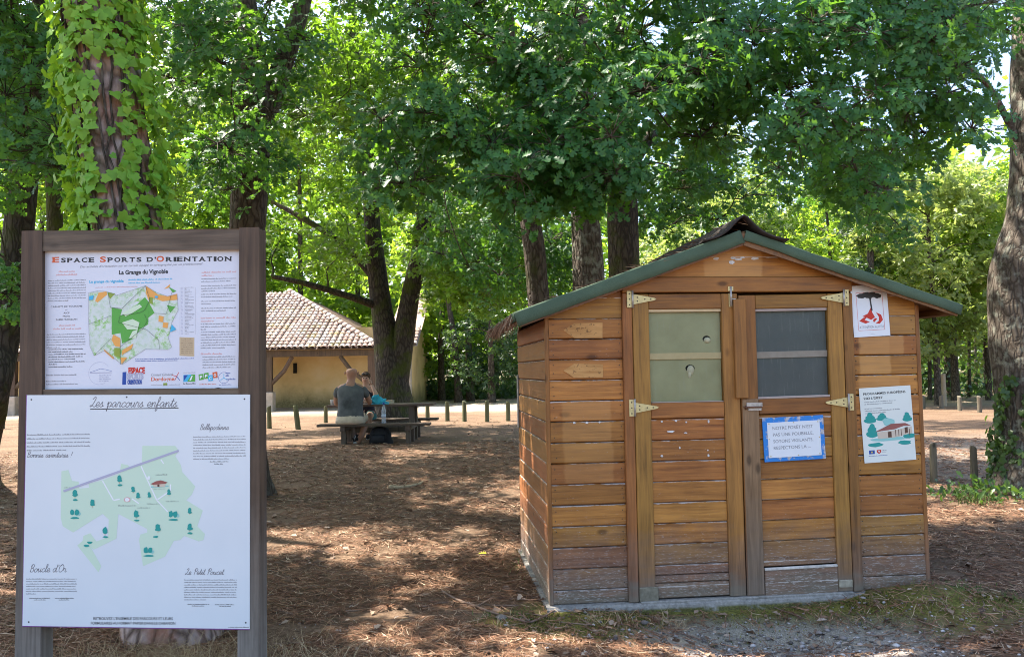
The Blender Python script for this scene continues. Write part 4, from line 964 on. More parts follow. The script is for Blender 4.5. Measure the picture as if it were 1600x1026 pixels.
# brass hinges
M_BRASS = plain('yellowed zinc', (0.58, 0.47, 0.22), 0.45, 0.5, 0.35, 0.16, 50); M_SCREW = plain('dark screw', (0.06, 0.05, 0.04), 0.5, 0.4, 0.5)
M_ZINC = plain('worn zinc', (0.42, 0.38, 0.34), 0.45, 0.5, 0.5, 0.25, 60); M_RUST = plain('rusty steel', (0.16, 0.075, 0.045), 0.8, 0.3, 0.3, 0.3, 60)
def hinge(u, z, s, d):
    h = bpy.data.objects.new('hinge', None); col.objects.link(h); h.parent = shed
    y = -0.037
    mb = MB(); mb.bevbox(min(u, u - s * .035), max(u, u - s * .035), y, y + 0.007, z - 0.055, z + 0.055, 0.0015); mb.build('hinge_plate', M_BRASS, h)
    mb = MB(); mb.prism([(u + s * .006, z - .034), (u + s * .150, z - .008), (u + s * .163, z), (u + s * .150, z + .008), (u + s * .006, z + .034)], y + 0.002, y + 0.0105); mb.build('hinge_strap', M_BRASS, h)
    mb = MB(); mb.tube([(u + s * .002, y - .003, z - .057), (u + s * .002, y - .003, z + .057)], 0.0065, 8); mb.build('hinge_pin', M_ZINC, h, True)
    for (a, b) in ((-.018, .036), (-.018, -.036), (-.018, 0), (.035, .012), (.035, -.012), (.085, 0), (.125, 0)):
        mb = MB(); lathe(mb, [(0.0045, 0), (0.0045, 0.0015), (0.002, 0.0022)], 8)
        o = mb.build('screw', M_SCREW, h); o.rotation_euler = (R(90), 0, 0); o.location = (u + s * a, y + (0.0 if a < 0 else 0.002), z + b)
hinge(0.572, 1.950, 1, dl); hinge(0.570, 1.243, 1, dl); hinge(2.028, 1.950, -1, dr); hinge(2.034, 1.250, -1, dr)
# barrel bolt at the top of the left door
bo = bpy.data.objects.new('barrel_bolt', None); col.objects.link(bo); bo.parent = shed
mb = MB(); mb.bevbox(1.228, 1.252, -0.032, -0.026, 1.895, 1.985, 0.001); mb.bevbox(1.222, 1.258, -0.040, -0.034, 2.0, 2.03, 0.001); mb.build('bolt_plate', M_BRASS, bo)
mb = MB(); mb.tube([(1.24, -0.040, 1.90), (1.24, -0.040, 2.03)], 0.007, 8); mb.tube([(1.24, -0.040, 1.945), (1.27, -0.048, 1.945)], 0.005, 6); mb.build('bolt_rod', M_ZINC, bo, True)
# hasp
ha = bpy.data.objects.new('hasp', None); col.objects.link(ha); ha.parent = shed
u, z = SH(1172, 634)
mb = MB(); mb.bevbox(u - .040, u + .068, -0.044, -0.036, z - .004, z + .024, 0.0015); mb.bevbox(u - .028, u + .062, -0.040, -0.035, z - .030, z - .006, 0.0015); mb.build('hasp_plate', M_ZINC, ha)
mb = MB(); mb.tube([(u - .06, -0.042, z - .004), (u - .02, -0.046, z - .006), (u + .06, -0.046, z - .006)], 0.006, 8); mb.tube([(u - .045, -0.03, z - .02), (u - .045, -0.058, z - .012), (u - .045, -0.03, z + .004)], 0.005, 6); mb.build('hasp_staple', M_RUST, ha, True)
# ghosts of two arrow signs, paler wood with drips
t = NT('pale arrow ghost'); P = t.n('TexCoord').outputs['Object']
f = t.noise(t.vmul(P, (6, 40, 40)), 1.0, 5); sp = t.ramp(t.noise(P, 48, 3), [(0.60, 0.0), (0.68, 0.75)])
M_GHOST = t.done(t.bsdf(t.mix(sp, t.ramp(f, [(0.3, (0.40, 0.19, 0.055)), (0.7, (0.60, 0.32, 0.11))]), (0.10, 0.05, 0.02)), 0.65, 0.3))
for (a, b, c_, d_, e) in (((880, 516), (897, 505), (941, 504), (941, 528), (897, 528)), ((880, 579), (897, 568), (942, 569), (942, 590), (897, 590))):
    mb = MB(); mb.prism([SH(*q) for q in (a, e, d_, c_, b)], -0.0085, -0.004); mb.build('arrow_ghost', M_GHOST, shed)
# splashes of white filler
M_WHITE = plain('white filler', (0.62, 0.60, 0.57), 0.9, 0.2, 0, 0.2, 80)
mb = MB()
for (px, py, w, h) in [(1119, 404, 5, 2.2), (1145, 403, 4, 2), (1143, 410, 5, 3), (1153, 405, 7, 2), (1160, 402, 4, 1.8), (1179, 404, 6, 2), (897, 660, 2, 1.6), (917, 660, 2.4, 1.8), (937, 659, 2, 1.6), (1034, 658, 1.6, 1.6), (1056, 657, 2, 1.6), (1072, 659, 1.4, 1.4), (1107, 658, 1.6, 2.6), (1048, 674, 6, 1.6), (1071, 676, 3, 1.2), (1034, 712, 1.8, 1.6), (1107, 711, 1.6, 2.2), (1062, 699, 1.2, 1.8), (1106, 703, 1, 1.2)]:
    y_ = -0.0125 if px > 1000 and py > 600 else -0.0045
    u, z = SH(px, py, y_); r_ = rng.uniform(0.75, 1.2, 10)
    mb.prism([(u + w * .0042 * r_[j] * math.cos(-.6283 * j), z + h * .0042 * r_[j] * math.sin(-.6283 * j)) for j in range(10)], y_ - 0.003, y_ + 0.004)
o = mb.build('filler_splash', M_WHITE, shed); o['kind'] = 'stuff'
# nail heads at the ends of the front boards
mb = MB()
for k in range(14):
    z = ZJ[k] + (0.045 if k == 0 else 0.067)
    for u in (0.045, 0.485, 2.115, W_ - 0.045):
        for dz in (-.03, .03): a_ = z + dz + rng.normal() * .004; b_ = u + rng.normal() * .004; mb.prism([(b_ + .0038 * math.cos(-j), a_ + .0038 * math.sin(-j)) for j in np.linspace(0, 6.28, 7)[:-1]], -0.0068, -0.003)
o = mb.build('nail_head', M_SCREW, shed); o['kind'] = 'stuff'
# roof: boarded decks, green felt, dark torn ridge piece
t = NT('green roofing felt'); P = t.n('TexCoord').outputs['Object']
f = t.noise(P, 260, 3, 0.7); g = t.noise(P, 5, 5)
c = t.mix(0.6, t.ramp(f, [(0.25, (0.045, 0.072, 0.044)), (0.75, (0.105, 0.150, 0.096))]), t.ramp(g, [(0.3, (0.7, 0.72, 0.7)), (0.7, (1.25, 1.2, 1.15))]), 'MULTIPLY')
M_FELT = t.done(t.bsdf(c, 0.85, 0.25, t.bump(f, 0.4, 0.004)))
M_RIDGE = plain('dark torn felt', (0.035, 0.027, 0.022), 0.8, 0.3, 0, 0.3, 25, 0.5)
WR = wood_mat('roof boarding', 1, (0.11, 0.05, 0.02), (0.26, 0.13, 0.055), (0.1, 0.08, 0.06), ref=shed)
YF, YB = -0.10, DEP + 0.42
def roof_side(sgn):
    s = SL if sgn < 0 else SR; L = 1.605 if sgn < 0 else 1.585
    a = math.atan(s); cu, su = math.cos(a), math.sin(a)
    r_ = bpy.data.objects.new('roof', None); col.objects.link(r_); r_.parent = shed
    top0 = AP_Z + 0.0
    def pt(d, h): return (AP_U + sgn * (d * cu + h * su * 1.0), top0 - d * su + h * cu)
    nb = 13                                                   # deck boards, seen along the open eave
    for i in range(nb):
        d0, d1 = i * L / nb / 1.0, (i + 1) * L / nb - 0.003
        mb = MB(); q = [pt(d0, 0.0), pt(d1, 0.0), pt(d1, 0.018), pt(d0, 0.018)]
        mb.prism(q if sgn < 0 else q[::-1], YF + 0.02, YB); mb.build('deck_board', WR, r_)
    # felt sheet, sagging a little, turned down over the front edge and the eave
    mb = MB(); nd, ny_ = 40, 14
    V = []
    ys = [YF - 0.004] * 3 + list(np.linspace(YF, YB, ny_))
    for i in range(nd + 1):
        d = 0.014 + (L - 0.006) * i / nd
        for j, y in enumerate(ys):
            h = 0.024 + 0.004 * mnoise.noise(Vector((d * 3, y * 3, sgn))) + 0.002 * mnoise.noise(Vector((d * 11, y * 11, sgn)))
            yy = y
            if j < 3:
                drop = (0.090 + 0.012 * mnoise.noise(Vector((d * 4.5, 3.3, sgn * 2))), 0.05, 0.006)[j]
                if sgn > 0: drop *= 0.78
                h = 0.024 - drop; yy = YF - 0.006 + (-0.006 if j == 0 else 0.0) + 0.006 * mnoise.noise(Vector((d * 6, j, sgn)))
            p = pt(d, h); V.append((p[0], yy, p[1]))
    w_ = len(ys); F = [(i * w_ + j, i * w_ + j + 1, (i + 1) * w_ + j + 1, (i + 1) * w_ + j) for i in range(nd) for j in range(w_ - 1)]
    if sgn > 0: F = [f_[::-1] for f_ in F]
    mb.add(V, F); b0 = pt(L + 0.008, 0.026); b1 = pt(L + 0.014, -0.03)
    mb.add([(b0[0], YF - 0.004, b0[1]), (b0[0], YB, b0[1]), (b1[0], YB, b1[1]), (b1[0], YF - 0.004, b1[1])], [(0, 1, 2, 3)])
    o = mb.build('roofing_felt', M_FELT, r_, True)
    md = o.modifiers.new('thick', 'SOLIDIFY'); md.thickness = 0.004; md.offset = 0
    mb = MB(); q = [pt(0.02, -0.075), pt(L - 0.005, -0.075 if sgn < 0 else -0.06), pt(L - 0.005, -0.001), pt(0.0, -0.001)]
    mb.prism(q if sgn < 0 else q[::-1], YF, YF + 0.018); mb.build('barge_board', WR, r_)
    mb = MB(); q = [pt(L - 0.03, -0.05), pt(L, -0.05), pt(L, -0.001), pt(L - 0.03, -0.001)]
    mb.prism(q if sgn < 0 else q[::-1], YF + 0.02, YB); mb.build('fascia', WR, r_)
    return r_, pt
rl, ptl = roof_side(-1); rr, ptr = roof_side(1)
mb = MB(); V = []; nj = 26; F = []
for j in range(nj):
    y = YF - 0.03 + (YB - YF + 0.04) * j / (nj - 1)
    for i in range(21):
        q = (i - 10) / 10.0; d = q * 0.28 + 0.004 * mnoise.noise(Vector((i * 1.7, j, 0)))
        lift = 0.078 * math.exp(-(d / 0.10) ** 2) + 0.014 + 0.012 * mnoise.noise(Vector((d * 5, y * 2.2, 7))) + (0.012 * abs(q) ** 3 if j == 0 else 0)
        base_ = AP_Z + 0.024 - (SL if d < 0 else SR) * abs(d) + 0.004
        V.append((AP_U + d + (0.02 if q > .9 else 0), y + (0.015 * mnoise.noise(Vector((i * .9, 4, 1))) if j == 0 else 0), base_ + lift))
F = [(j * 21 + i, j * 21 + i + 1, (j + 1) * 21 + i + 1, (j + 1) * 21 + i) for j in range(nj - 1) for i in range(20)]
mb.add(V, F); o = mb.build('ridge_felt', M_RIDGE, shed, True); md = o.modifiers.new('thick', 'SOLIDIFY'); md.thickness = 0.012; md.offset = -1
# pine needles caught on the eave and hanging off it
def needle_mesh(mb, P0, P1, w=0.0016, sag=0.0):
    a, b = np.asarray(P0), np.asarray(P1); m = (a + b) / 2 + np.array([0, 0, -sag]); d = norm(b - a); s = norm(np.cross(d, [0.3, 1, 0.2])) * w
    mb.add([a - s, a + s, m - s, m + s, b], [(0, 1, 3, 2), (2, 3, 4)])
M_NEEDLE_ = None
t = NT('dead pine needle'); r = t.n('NewGeometry').outputs['Random Per Island']
M_NEEDLE = t.done(t.bsdf(t.ramp(r, [(0.0, (0.085, 0.036, 0.018)), (0.55, (0.22, 0.105, 0.055)), (0.88, (0.34, 0.195, 0.115)), (1.0, (0.52, 0.39, 0.26))]), 0.7, 0.25))
mb = MB(); ed = ptl(1.61, 0.0)
for k in range(700):
    y = rng.uniform(YF + 0.02, YB); s_ = rng.rand()
    if s_ < 0.6:
        a = np.array([ed[0] - rng.uniform(-0.05, 0.02), y, ed[1] + rng.uniform(0.0, 0.03)]); b = a + np.array([-rng.uniform(0, 0.06), rng.normal() * 0.05, -rng.uniform(0.02, 0.13)])
    else:
        d = rng.uniform(0.2, 1.6) ** 0.8; q = ptl(min(d, 1.58), 0.032); a = np.array([q[0], y, q[1]]); b = a + np.array([rng.normal() * 0.07, rng.normal() * 0.07, 0.004])
    needle_mesh(mb, a, b, 0.002)
for k in range(240):
    d = rng.uniform(-0.26, 0.26); y = rng.uniform(YF, YB); a = np.array([AP_U + d, y, AP_Z + 0.045 - 0.34 * abs(d) + 0.045 * math.exp(-(d / .15) ** 2)]); needle_mesh(mb, a, a + np.array([rng.normal() * .06, rng.normal() * .05, 0.006]), 0.002)
o = mb.build('needle_litter', M_NEEDLE, shed); o['kind'] = 'stuff'

# ------------------------------------------------------------------ notices on the shed
INK = {'k': ink('black ink', (0.03, 0.03, 0.032)), 'g': ink('grey ink', (0.22, 0.22, 0.24)), 'lg': ink('pale grey ink', (0.42, 0.43, 0.46)), 'r': ink('red ink', (0.55, 0.035, 0.02)), 't': ink('teal ink', (0.02, 0.30, 0.27)),
       'lt': ink('pale teal ink', (0.28, 0.55, 0.52)), 'b': ink('blue ink', (0.02, 0.07, 0.32)), 'rr': ink('roof red ink', (0.30, 0.10, 0.085)), 'cr': ink('cream ink', (0.60, 0.50, 0.40)), 'br': ink('brown ink', (0.10, 0.05, 0.035)),
       'gr': ink('green ink', (0.10, 0.36, 0.06)), 'pg': ink('pale green ink', (0.58, 0.70, 0.51)), 'or': ink('orange ink', (0.75, 0.36, 0.09)), 'lv': ink('lavender ink', (0.40, 0.40, 0.52)), 'cy': ink('cyan ink', (0.06, 0.42, 0.66)),
       'pk': ink('pink ink', (0.66, 0.36, 0.35)), 'w': ink('white ink', (0.76, 0.78, 0.80)), 'ol': ink('olive ink', (0.25, 0.34, 0.05)), 'tan': ink('tan ink', (0.52, 0.40, 0.25)), 'do': ink('vermilion ink', (0.62, 0.12, 0.04)), 'y': ink('yellow ink', (0.7, 0.55, 0.08))}
def paper_mat(name, c):
    t = NT(name); P = t.n('TexCoord').outputs['Object']
    f = t.noise(P, 4, 4); return t.done(t.bsdf(t.ramp(f, [(0.3, tuple(x * 0.93 for x in c)), (0.7, c)]), 0.32, 0.45, t.bump(t.noise(P, 7, 2), 0.15, 0.01)))
M_PAPER = paper_mat('white sheet', (0.74, 0.76, 0.79)); M_PAPER2 = paper_mat('cream sheet', (0.72, 0.75, 0.70))
class Sheet:
    """a flat printed sheet: its own local frame, inks as separate flat prints"""
    def __init__(s, root, y): s.root = root; s.y = y; s.mb = {}
    def g(s, k): return s.mb.setdefault(k, MB())
    def poly(s, pts, c, name='print', l=0): s.g((name, c)).sheet(pts, s.y - 0.0004 - 0.0003 * l)
    def rect(s, x0, x1, z0, z1, c, name='print', l=0): s.poly([(x0, z0), (x1, z0), (x1, z1), (x0, z1)], c, name, l)
    def line(s, a, b, w, c, name='print', l=0):
        d = Vector((b[0] - a[0], b[1] - a[1])); n_ = Vector((-d.y, d.x)).normalized() * w / 2
        s.poly([(a[0] - n_.x, a[1] - n_.y), (b[0] - n_.x, b[1] - n_.y), (b[0] + n_.x, b[1] + n_.y), (a[0] + n_.x, a[1] + n_.y)], c, name, l)
    def text(s, txt, u, z, c, height, width=None, name='lettering', l=0, **kw): put_text(s.g((name, c)), txt, u, z, s.y - 0.0005 - 0.0003 * l, width, height, **kw)
    def words(s, x0, x1, z, h, c, name='text_block', fill=0.97, tilt=0.0):
        """a line of small print, too small to read: word-long dashes"""
        x = x0; m = s.g((name, c)); first = True
        while x < x1 - h * 0.6:
            w = min(rng.uniform(1.2, 6.0) * h, x1 - x)
            # each letter a tiny upright stroke
            q = x
            while q < x + w - h * 0.2:
                hh = h * (0.62 if rng.rand() < 0.7 else 1.0); m.sheet([(q, z), (q + h * 0.34, z), (q + h * 0.34, z + hh), (q, z + hh)], s.y - 0.0004); q += h * 0.52
            x += w + h * 0.42
    def para(s, x0, x1, z, n_, dz, h, c, name='text_block', last=0.6, align='j'):
        for i in range(n_):
            xe = x1 if i < n_ - 1 else x0 + (x1 - x0) * last
            if align == 'c':
                w = (x1 - x0) * rng.uniform(0.4, 1.0); s.words((x0 + x1 - w) / 2, (x0 + x1 + w) / 2, z - i * dz, h, c, name)
            else: s.words(x0, xe, z - i * dz, h, c, name)
    def done(s):
        for (name, c), m in s.mb.items():
            o = m.build(name, INK[c], s.root)
            o['kind'] = 'stuff' if name in ('text_block', 'lettering', 'tree_symbols', 'poster_trees', 'map_fields', 'map_woods', 'map_clearings', 'map_scrub', 'map_water', 'script_title', 'map_paths', 'legend', 'title', 'screw_head', 'tree_mark', 'flame_mark') else 'thing'
            if o['kind'] == 'thing': del o['kind']
def notice(name, label, corners, y):
    """top-left, top-right, bottom-left, bottom-right pixels -> empty on the shed front + size"""
    q = [SH(*c_, y) for c_ in corners]
    w = (math.hypot(q[1][0] - q[0][0], q[1][1] - q[0][1]) + math.hypot(q[3][0] - q[2][0], q[3][1] - q[2][1])) / 2; h = (math.hypot(q[2][0] - q[0][0], q[2][1] - q[0][1]) + math.hypot(q[3][0] - q[1][0], q[3][1] - q[1][1])) / 2
    ang = math.atan2(q[3][1] - q[2][1] + q[1][1] - q[0][1], q[3][0] - q[2][0] + q[1][0] - q[0][0]); cx = (q[0][0] + q[1][0] + q[2][0] + q[3][0]) / 4; cz = (q[0][1] + q[1][1] + q[2][1] + q[3][1]) / 4
    e = bpy.data.objects.new(name, None); col.objects.link(e); tag(e, label, 'notice')
    loc = SHED_O + SU * (cx - 0) - SN * y + np.array([0, 0, cz]); e.location = loc; e.rotation_euler = (Matrix.Rotation(SHED_A, 3, 'Z') @ Matrix.Rotation(-ang, 3, 'Y')).to_euler()
    return e, w, h
def curved_sheet(root, w, h, m, name='paper', curl=0.004, y=0.0):
    nx_, nz_ = 10, 12; V = []
    for j in range(nz_ + 1):
        for i in range(nx_ + 1):
            a, b = i / nx_ - .5, j / nz_ - .5; V.append((a * w, y, b * h))
    F = [(j * 11 + i, j * 11 + i + 1, (j + 1) * 11 + i + 1, (j + 1) * 11 + i) for j in range(nz_) for i in range(nx_)]
    o = link(name, np_mesh(name, V, F), m, root); md = o.modifiers.new('thick', 'SOLIDIFY'); md.thickness = 0.002; md.offset = -1; return o
# fire warning
e, w, h = notice('fire_notice', 'white fire warning notice with a pine above red flames at top right of the shed', [(1329, 447), (1385, 444), (1334, 527), (1391, 524)], -0.012)
curved_sheet(e, w, h, M_PAPER); S = Sheet(e, 0.0)
bx, bt, bb = w * 0.36, h * 0.36, -h * 0.375
for (a, b) in (((-bx, bb), (bx, bb)), ((bx, bb), (bx, bt)), ((bx, bt), (-bx, bt)), ((-bx, bt), (-bx, bb))): S.line(a, b, 0.0022, 'r', 'border')
def blob(cx, cz, rx, rz, n_=14, amp=0.15, seed=0):
    rs = np.random.RandomState(seed); r_ = 1 + rs.uniform(-amp, amp, n_); return [(cx + rx * r_[j] * math.cos(2 * math.pi * j / n_), cz + rz * r_[j] * math.sin(2 * math.pi * j / n_)) for j in range(n_)]
for i, (cx, cz, rx, rz) in enumerate([(-.055, .105, .032, .016), (-.02, .112, .036, .02), (.02, .11, .036, .019), (.056, .10, .03, .017), (0.0, .098, .03, .012)]): S.poly(blob(cx, cz - h * .09 + .03, rx, rz, 16, .2, i), 'k', 'tree_mark', i)
S.poly([(0.006, -.02 + .02), (0.016, -.02 + .02), (0.010, .07), (0.016, .095), (-.004, .095), (0.0, .07)], 'k', 'tree_mark', 5)
for i, pts in enumerate([[(-.085, -.066), (-.055, -.045), (-.025, -.04), (-.045, -.06), (-.01, -.075), (-.04, -.085)], [(-.06, -.035), (-.02, -.018), (.005, .022), (.012, -.01), (.03, -.045), (.0, -.062), (-.02, -.05)],
                         [(.04, -.012), (.075, -.03), (.085, -.065), (.06, -.09), (.03, -.088), (.055, -.07), (.058, -.045)], [(.02, -.08), (.045, -.055), (.03, -.05), (.012, -.065)]]): S.poly(pts[::-1], 'r', 'flame_mark', i)
S.text('ATTENTION AU FEU', 0, bb + 0.013, 'g', 0.017, width=bx * 1.85, align='c'); S.words(-.012, .016, -h * .46, .004, 'lg'); S.done()
# programme poster
e, w, h = notice('programme_poster', 'cream poster headed programmes europeens with teal trees and a red roofed barn', [(1343, 607), (1423, 601), (1350, 723), (1431, 718)], -0.012)
curved_sheet(e, w, h, M_PAPER2); S = Sheet(e, 0.0)
S.text('PROGRAMMES EUROPÉENS', -w * .425, h * .405, 'k', h * .030, width=w * .82, bold=0.018); S.text('2021/2027', -w * .425, h * .345, 'k', h * .030, width=w * .37, bold=0.018)
for zz_, x1 in ((.305, .2), (.275, .12), (.215, -.08), (.185, .26), (.155, -.02)): S.words(-w * .42, w * x1, h * zz_, h * .0135, 'g')
def ptree(cx, cz, sx, sz, c='t', l=0):
    for i, (a, b, r_) in enumerate(((0, 0, 1.0), (0, .55, .75), (0, 1.0, .45))): S.poly(blob(cx, cz + b * sz, sx * r_, sz * .55, 12, .12, i + int(cx * 999) % 7), c, 'poster_trees', l + i)
ptree(-w * .33, h * .06, w * .12, h * .07); ptree(-w * .10, h * .075, w * .115, h * .05); ptree(w * .385, h * .05, w * .10, h * .06); ptree(-w * .31, -h * .12, w * .12, h * .09)
S.poly(blob(w * .02, h * .02, w * .12, h * .06, 12, .2, 3), 'lt', 'poster_trees', 1)
S.poly(blob(-w * .02, -h * .20, w * .36, h * .025, 14, .1, 4), 'lt', 'poster_trees', 0); S.poly(blob(w * .40, -h * .175, w * .11, h * .04, 12, .2, 5), 't', 'poster_trees', 1)
S.poly(blob(-w * .27, -h * .265, w * .14, h * .03, 12, .2, 6), 't', 'poster_trees', 1); S.poly(blob(w * .30, -h * .262, w * .13, h * .028, 12, .2, 7), 't', 'poster_trees', 1)
S.poly([(-w * .22, -h * .10), (-w * .2, -h * .19), (w * .10, -h * .185), (w * .46, -h * .14), (w * .46, -h * .05), (w * .1, -h * .09)], 'cr', 'barn_picture', 2)
S.poly([(-w * .26, -h * .095), (w * .12, -h * .075), (w * .30, -h * .04), (w * .45, -h * .04), (w * .34, h * .0), (w * .06, h * .0)], 'rr', 'barn_picture', 3)
S.poly([(-w * .01, -h * .18), (w * .06, -h * .18), (w * .06, -h * .10), (-w * .01, -h * .105)], 'br', 'barn_picture', 3); S.poly([(w * .32, -h * .14), (w * .38, -h * .13), (w * .38, -h * .055), (w * .32, -h * .06)], 'br', 'barn_picture', 3)
for q in (.14, .2, .25, .41): S.line((w * q, -h * .17), (w * q, -h * .08), w * .012, 'br', 'barn_picture', 3)
S.rect(-w * .40, -w * .29, -h * .385, -h * .335, 'b', 'flag_logo'); S.poly(blob(-w * .345, -h * .36, w * .018, h * .012, 8, .1), 'y', 'flag_logo', 1)
S.poly([(-w * .25, -h * .335), (-w * .165, -h * .335), (-w * .165, -h * .365), (-w * .207, -h * .39), (-w * .25, -h * .365)], 'r', 'shield_logo'); S.poly([(-w * .225, -h * .345), (-w * .19, -h * .345), (-w * .207, -h * .375)], 'w', 'shield_logo', 1)
S.words(-w * .15, -w * .06, -h * .352, h * .012, 'g'); S.words(-w * .15, -w * .07, -h * .372, h * .010, 'lg'); S.words(-w * .41, -w * .05, -h * .415, h * .010, 'b'); S.done()
# the blue framed notice on the right door
e, w, h = notice('forest_notice', 'white notice in a flaking blue frame on the right door', [(1191, 653), (1287, 648), (1195, 722), (1290, 716)], -0.028)
t = NT('flaking blue board'); P = t.n('TexCoord').outputs['Object']
k = t.ramp(t.noise(P, 16, 4, 0.6), [(0.52, 0.0), (0.58, 1.0)]); c = t.mix(k, (0.035, 0.22, 0.60), t.ramp(t.noise(P, 50, 4), [(0.3, (0.30, 0.26, 0.25)), (0.7, (0.62, 0.62, 0.66))]))
M_BLUE = t.done(t.bsdf(c, 0.6, 0.3, t.bump(k, 0.3, 0.002)))
mb = MB(); mb.bevbox(-w / 2, w / 2, 0.0, 0.008, -h / 2, h / 2, 0.0015); mb.build('backing_board', M_BLUE, e)
pw_, ph_ = w * .86, h * .80
mb = MB(); mb.bevbox(-pw_ / 2, pw_ / 2, -0.003, -0.0004, -ph_ / 2 - h * .01, ph_ / 2 - h * .01, 0.0006); mb.build('paper', M_PAPER, e)
S = Sheet(e, -0.003)
for i, (tx, wd_) in enumerate([("NOTRE FORÊT N'EST", .66), ('PAS UNE POUBELLE,', .66), ('SOYONS VIGILANTS,', .65), ('RESPECTONS LA ...', .60)]): S.text(tx, -w * .345, h * (.225 - .15 * i), 'g', h * .072, width=w * wd_)
S.done()
for (a, b) in [(-.4, .36), (0, .37), (.4, .36), (-.4, -.37), (.05, -.38), (.4, -.37), (.41, .0), (-.41, .02)]:
    mb = MB(); lathe(mb, [(0.004, 0), (0.0035, 0.002), (0.001, 0.003)], 8); o = mb.build('tack', M_BRASS, e); o.rotation_euler = (R(90), 0, 0); o.location = (w * a, -0.003, h * b)
# ------------------------------------------------------------------ the information board
SG_A = R(-3.4); SG_O = at(213, 800, 3.9); SG_O[2] = 0
GU = np.array([math.cos(SG_A), math.sin(SG_A), 0]); GN = np.array([GU[1], -GU[0], 0])
gz_s = float(ground(SG_O[0], SG_O[1]))
sign = tag(empty('information_board', (SG_O[0], SG_O[1], 0), SG_A), 'wooden framed information board with two printed panels at the left', 'information board')
def SP(px, py, y=0.0):
    p = on_plane(px, py, SG_O - GN * y, GN); return float((p - SG_O) @ GU), float(p[2])
WSV = wood_mat('board post wood', 2, (0.050, 0.031, 0.020), (0.15, 0.10, 0.066), (0.19, 0.175, 0.155), (0.15, 0.95), sign, gscale=0.8, rough=0.7, tint=0.12)
WSH = wood_mat('board rail wood', 0, (0.065, 0.046, 0.031), (0.19, 0.14, 0.10), (0.1, 0.1, 0.1), (0, 0), sign, gscale=0.8, rough=0.7, tint=0.1)
def quadbox(name, m, tl, tr, bl, br, y0, y1):
    q = [SP(*bl, y0), SP(*br, y0), SP(*tr, y0), SP(*tl, y0)]
    mb = MB(); mb.prism(q, y0, y1); o = mb.build(name, m, sign); b = o.modifiers.new('edge', 'BEVEL'); b.width = 0.004; b.segments = 2; return o
quadbox('post', WSV, (35, 362), (65, 361), (23, 1090), (64, 1090), 0.0, 0.085)
quadbox('post', WSV, (375, 357), (404, 356), (372, 1090), (406, 1090), 0.0, 0.085)
quadbox('top_rail', WSH, (65.5, 362), (374.5, 357), (65, 391), (374.5, 389), 0.004, 0.085)
quadbox('middle_rail', WSH, (58, 609), (374, 606), (58, 625), (374, 624), 0.006, 0.085)
quadbox('lower_rail', WSH, (58, 940), (374, 943), (58, 970), (374, 973), 0.012, 0.085)
quadbox('backing_board', WSH, (60, 385), (380, 383), (57, 970), (378, 973), 0.036, 0.055)
M_PANEL = NT('printed panel'); _P = M_PANEL.n('TexCoord').outputs['Object']; _f = M_PANEL.noise(_P, 2.2, 4)
M_PANEL = M_PANEL.done(M_PANEL.bsdf(M_PANEL.ramp(_f, [(0.3, (0.61, 0.66, 0.70)), (0.7, (0.665, 0.71, 0.745))]), 0.28, 0.5))
M_UPPER = NT('old printed poster'); _P = M_UPPER.n('TexCoord').outputs['Object']; _f = M_UPPER.noise(_P, 3, 5)
M_UPPER = M_UPPER.done(M_UPPER.bsdf(M_UPPER.ramp(_f, [(0.3, (0.60, 0.615, 0.69)), (0.7, (0.67, 0.685, 0.75))]), 0.4, 0.4))
M_PURPLE = ink('purple edge', (0.20, 0.06, 0.26))
# ---- upper poster
YU = 0.028
up_ = bpy.data.objects.new('poster', None); col.objects.link(up_); up_.parent = sign; up_['label'] = 'older upper poster with the orienteering map'
q = [SP(66, 609, YU), SP(372, 606, YU), SP(375, 389, YU), SP(70, 392, YU)]
# slightly frayed lower edge
n_ = 40; low = [(q[0][0] + (q[1][0] - q[0][0]) * i / n_, q[0][1] + (q[1][1] - q[0][1]) * i / n_ + 0.006 * max(0, mnoise.noise(Vector((i * 0.9, 2, 2)))) ) for i in range(n_ + 1)]
mb = MB(); mb.prism(low + [q[2], q[3]], YU, YU + 0.006); mb.build('poster_sheet', M_UPPER, up_)
S = Sheet(up_, YU); U = lambda px, py: SP(px, py, YU)
mpx = abs(U(200, 500)[0] - U(201, 500)[0])                   # metres per pixel here
def zt(x, y): return U(x / 3.665, 340 + y / 3.665)            # pixel of the enlarged crop
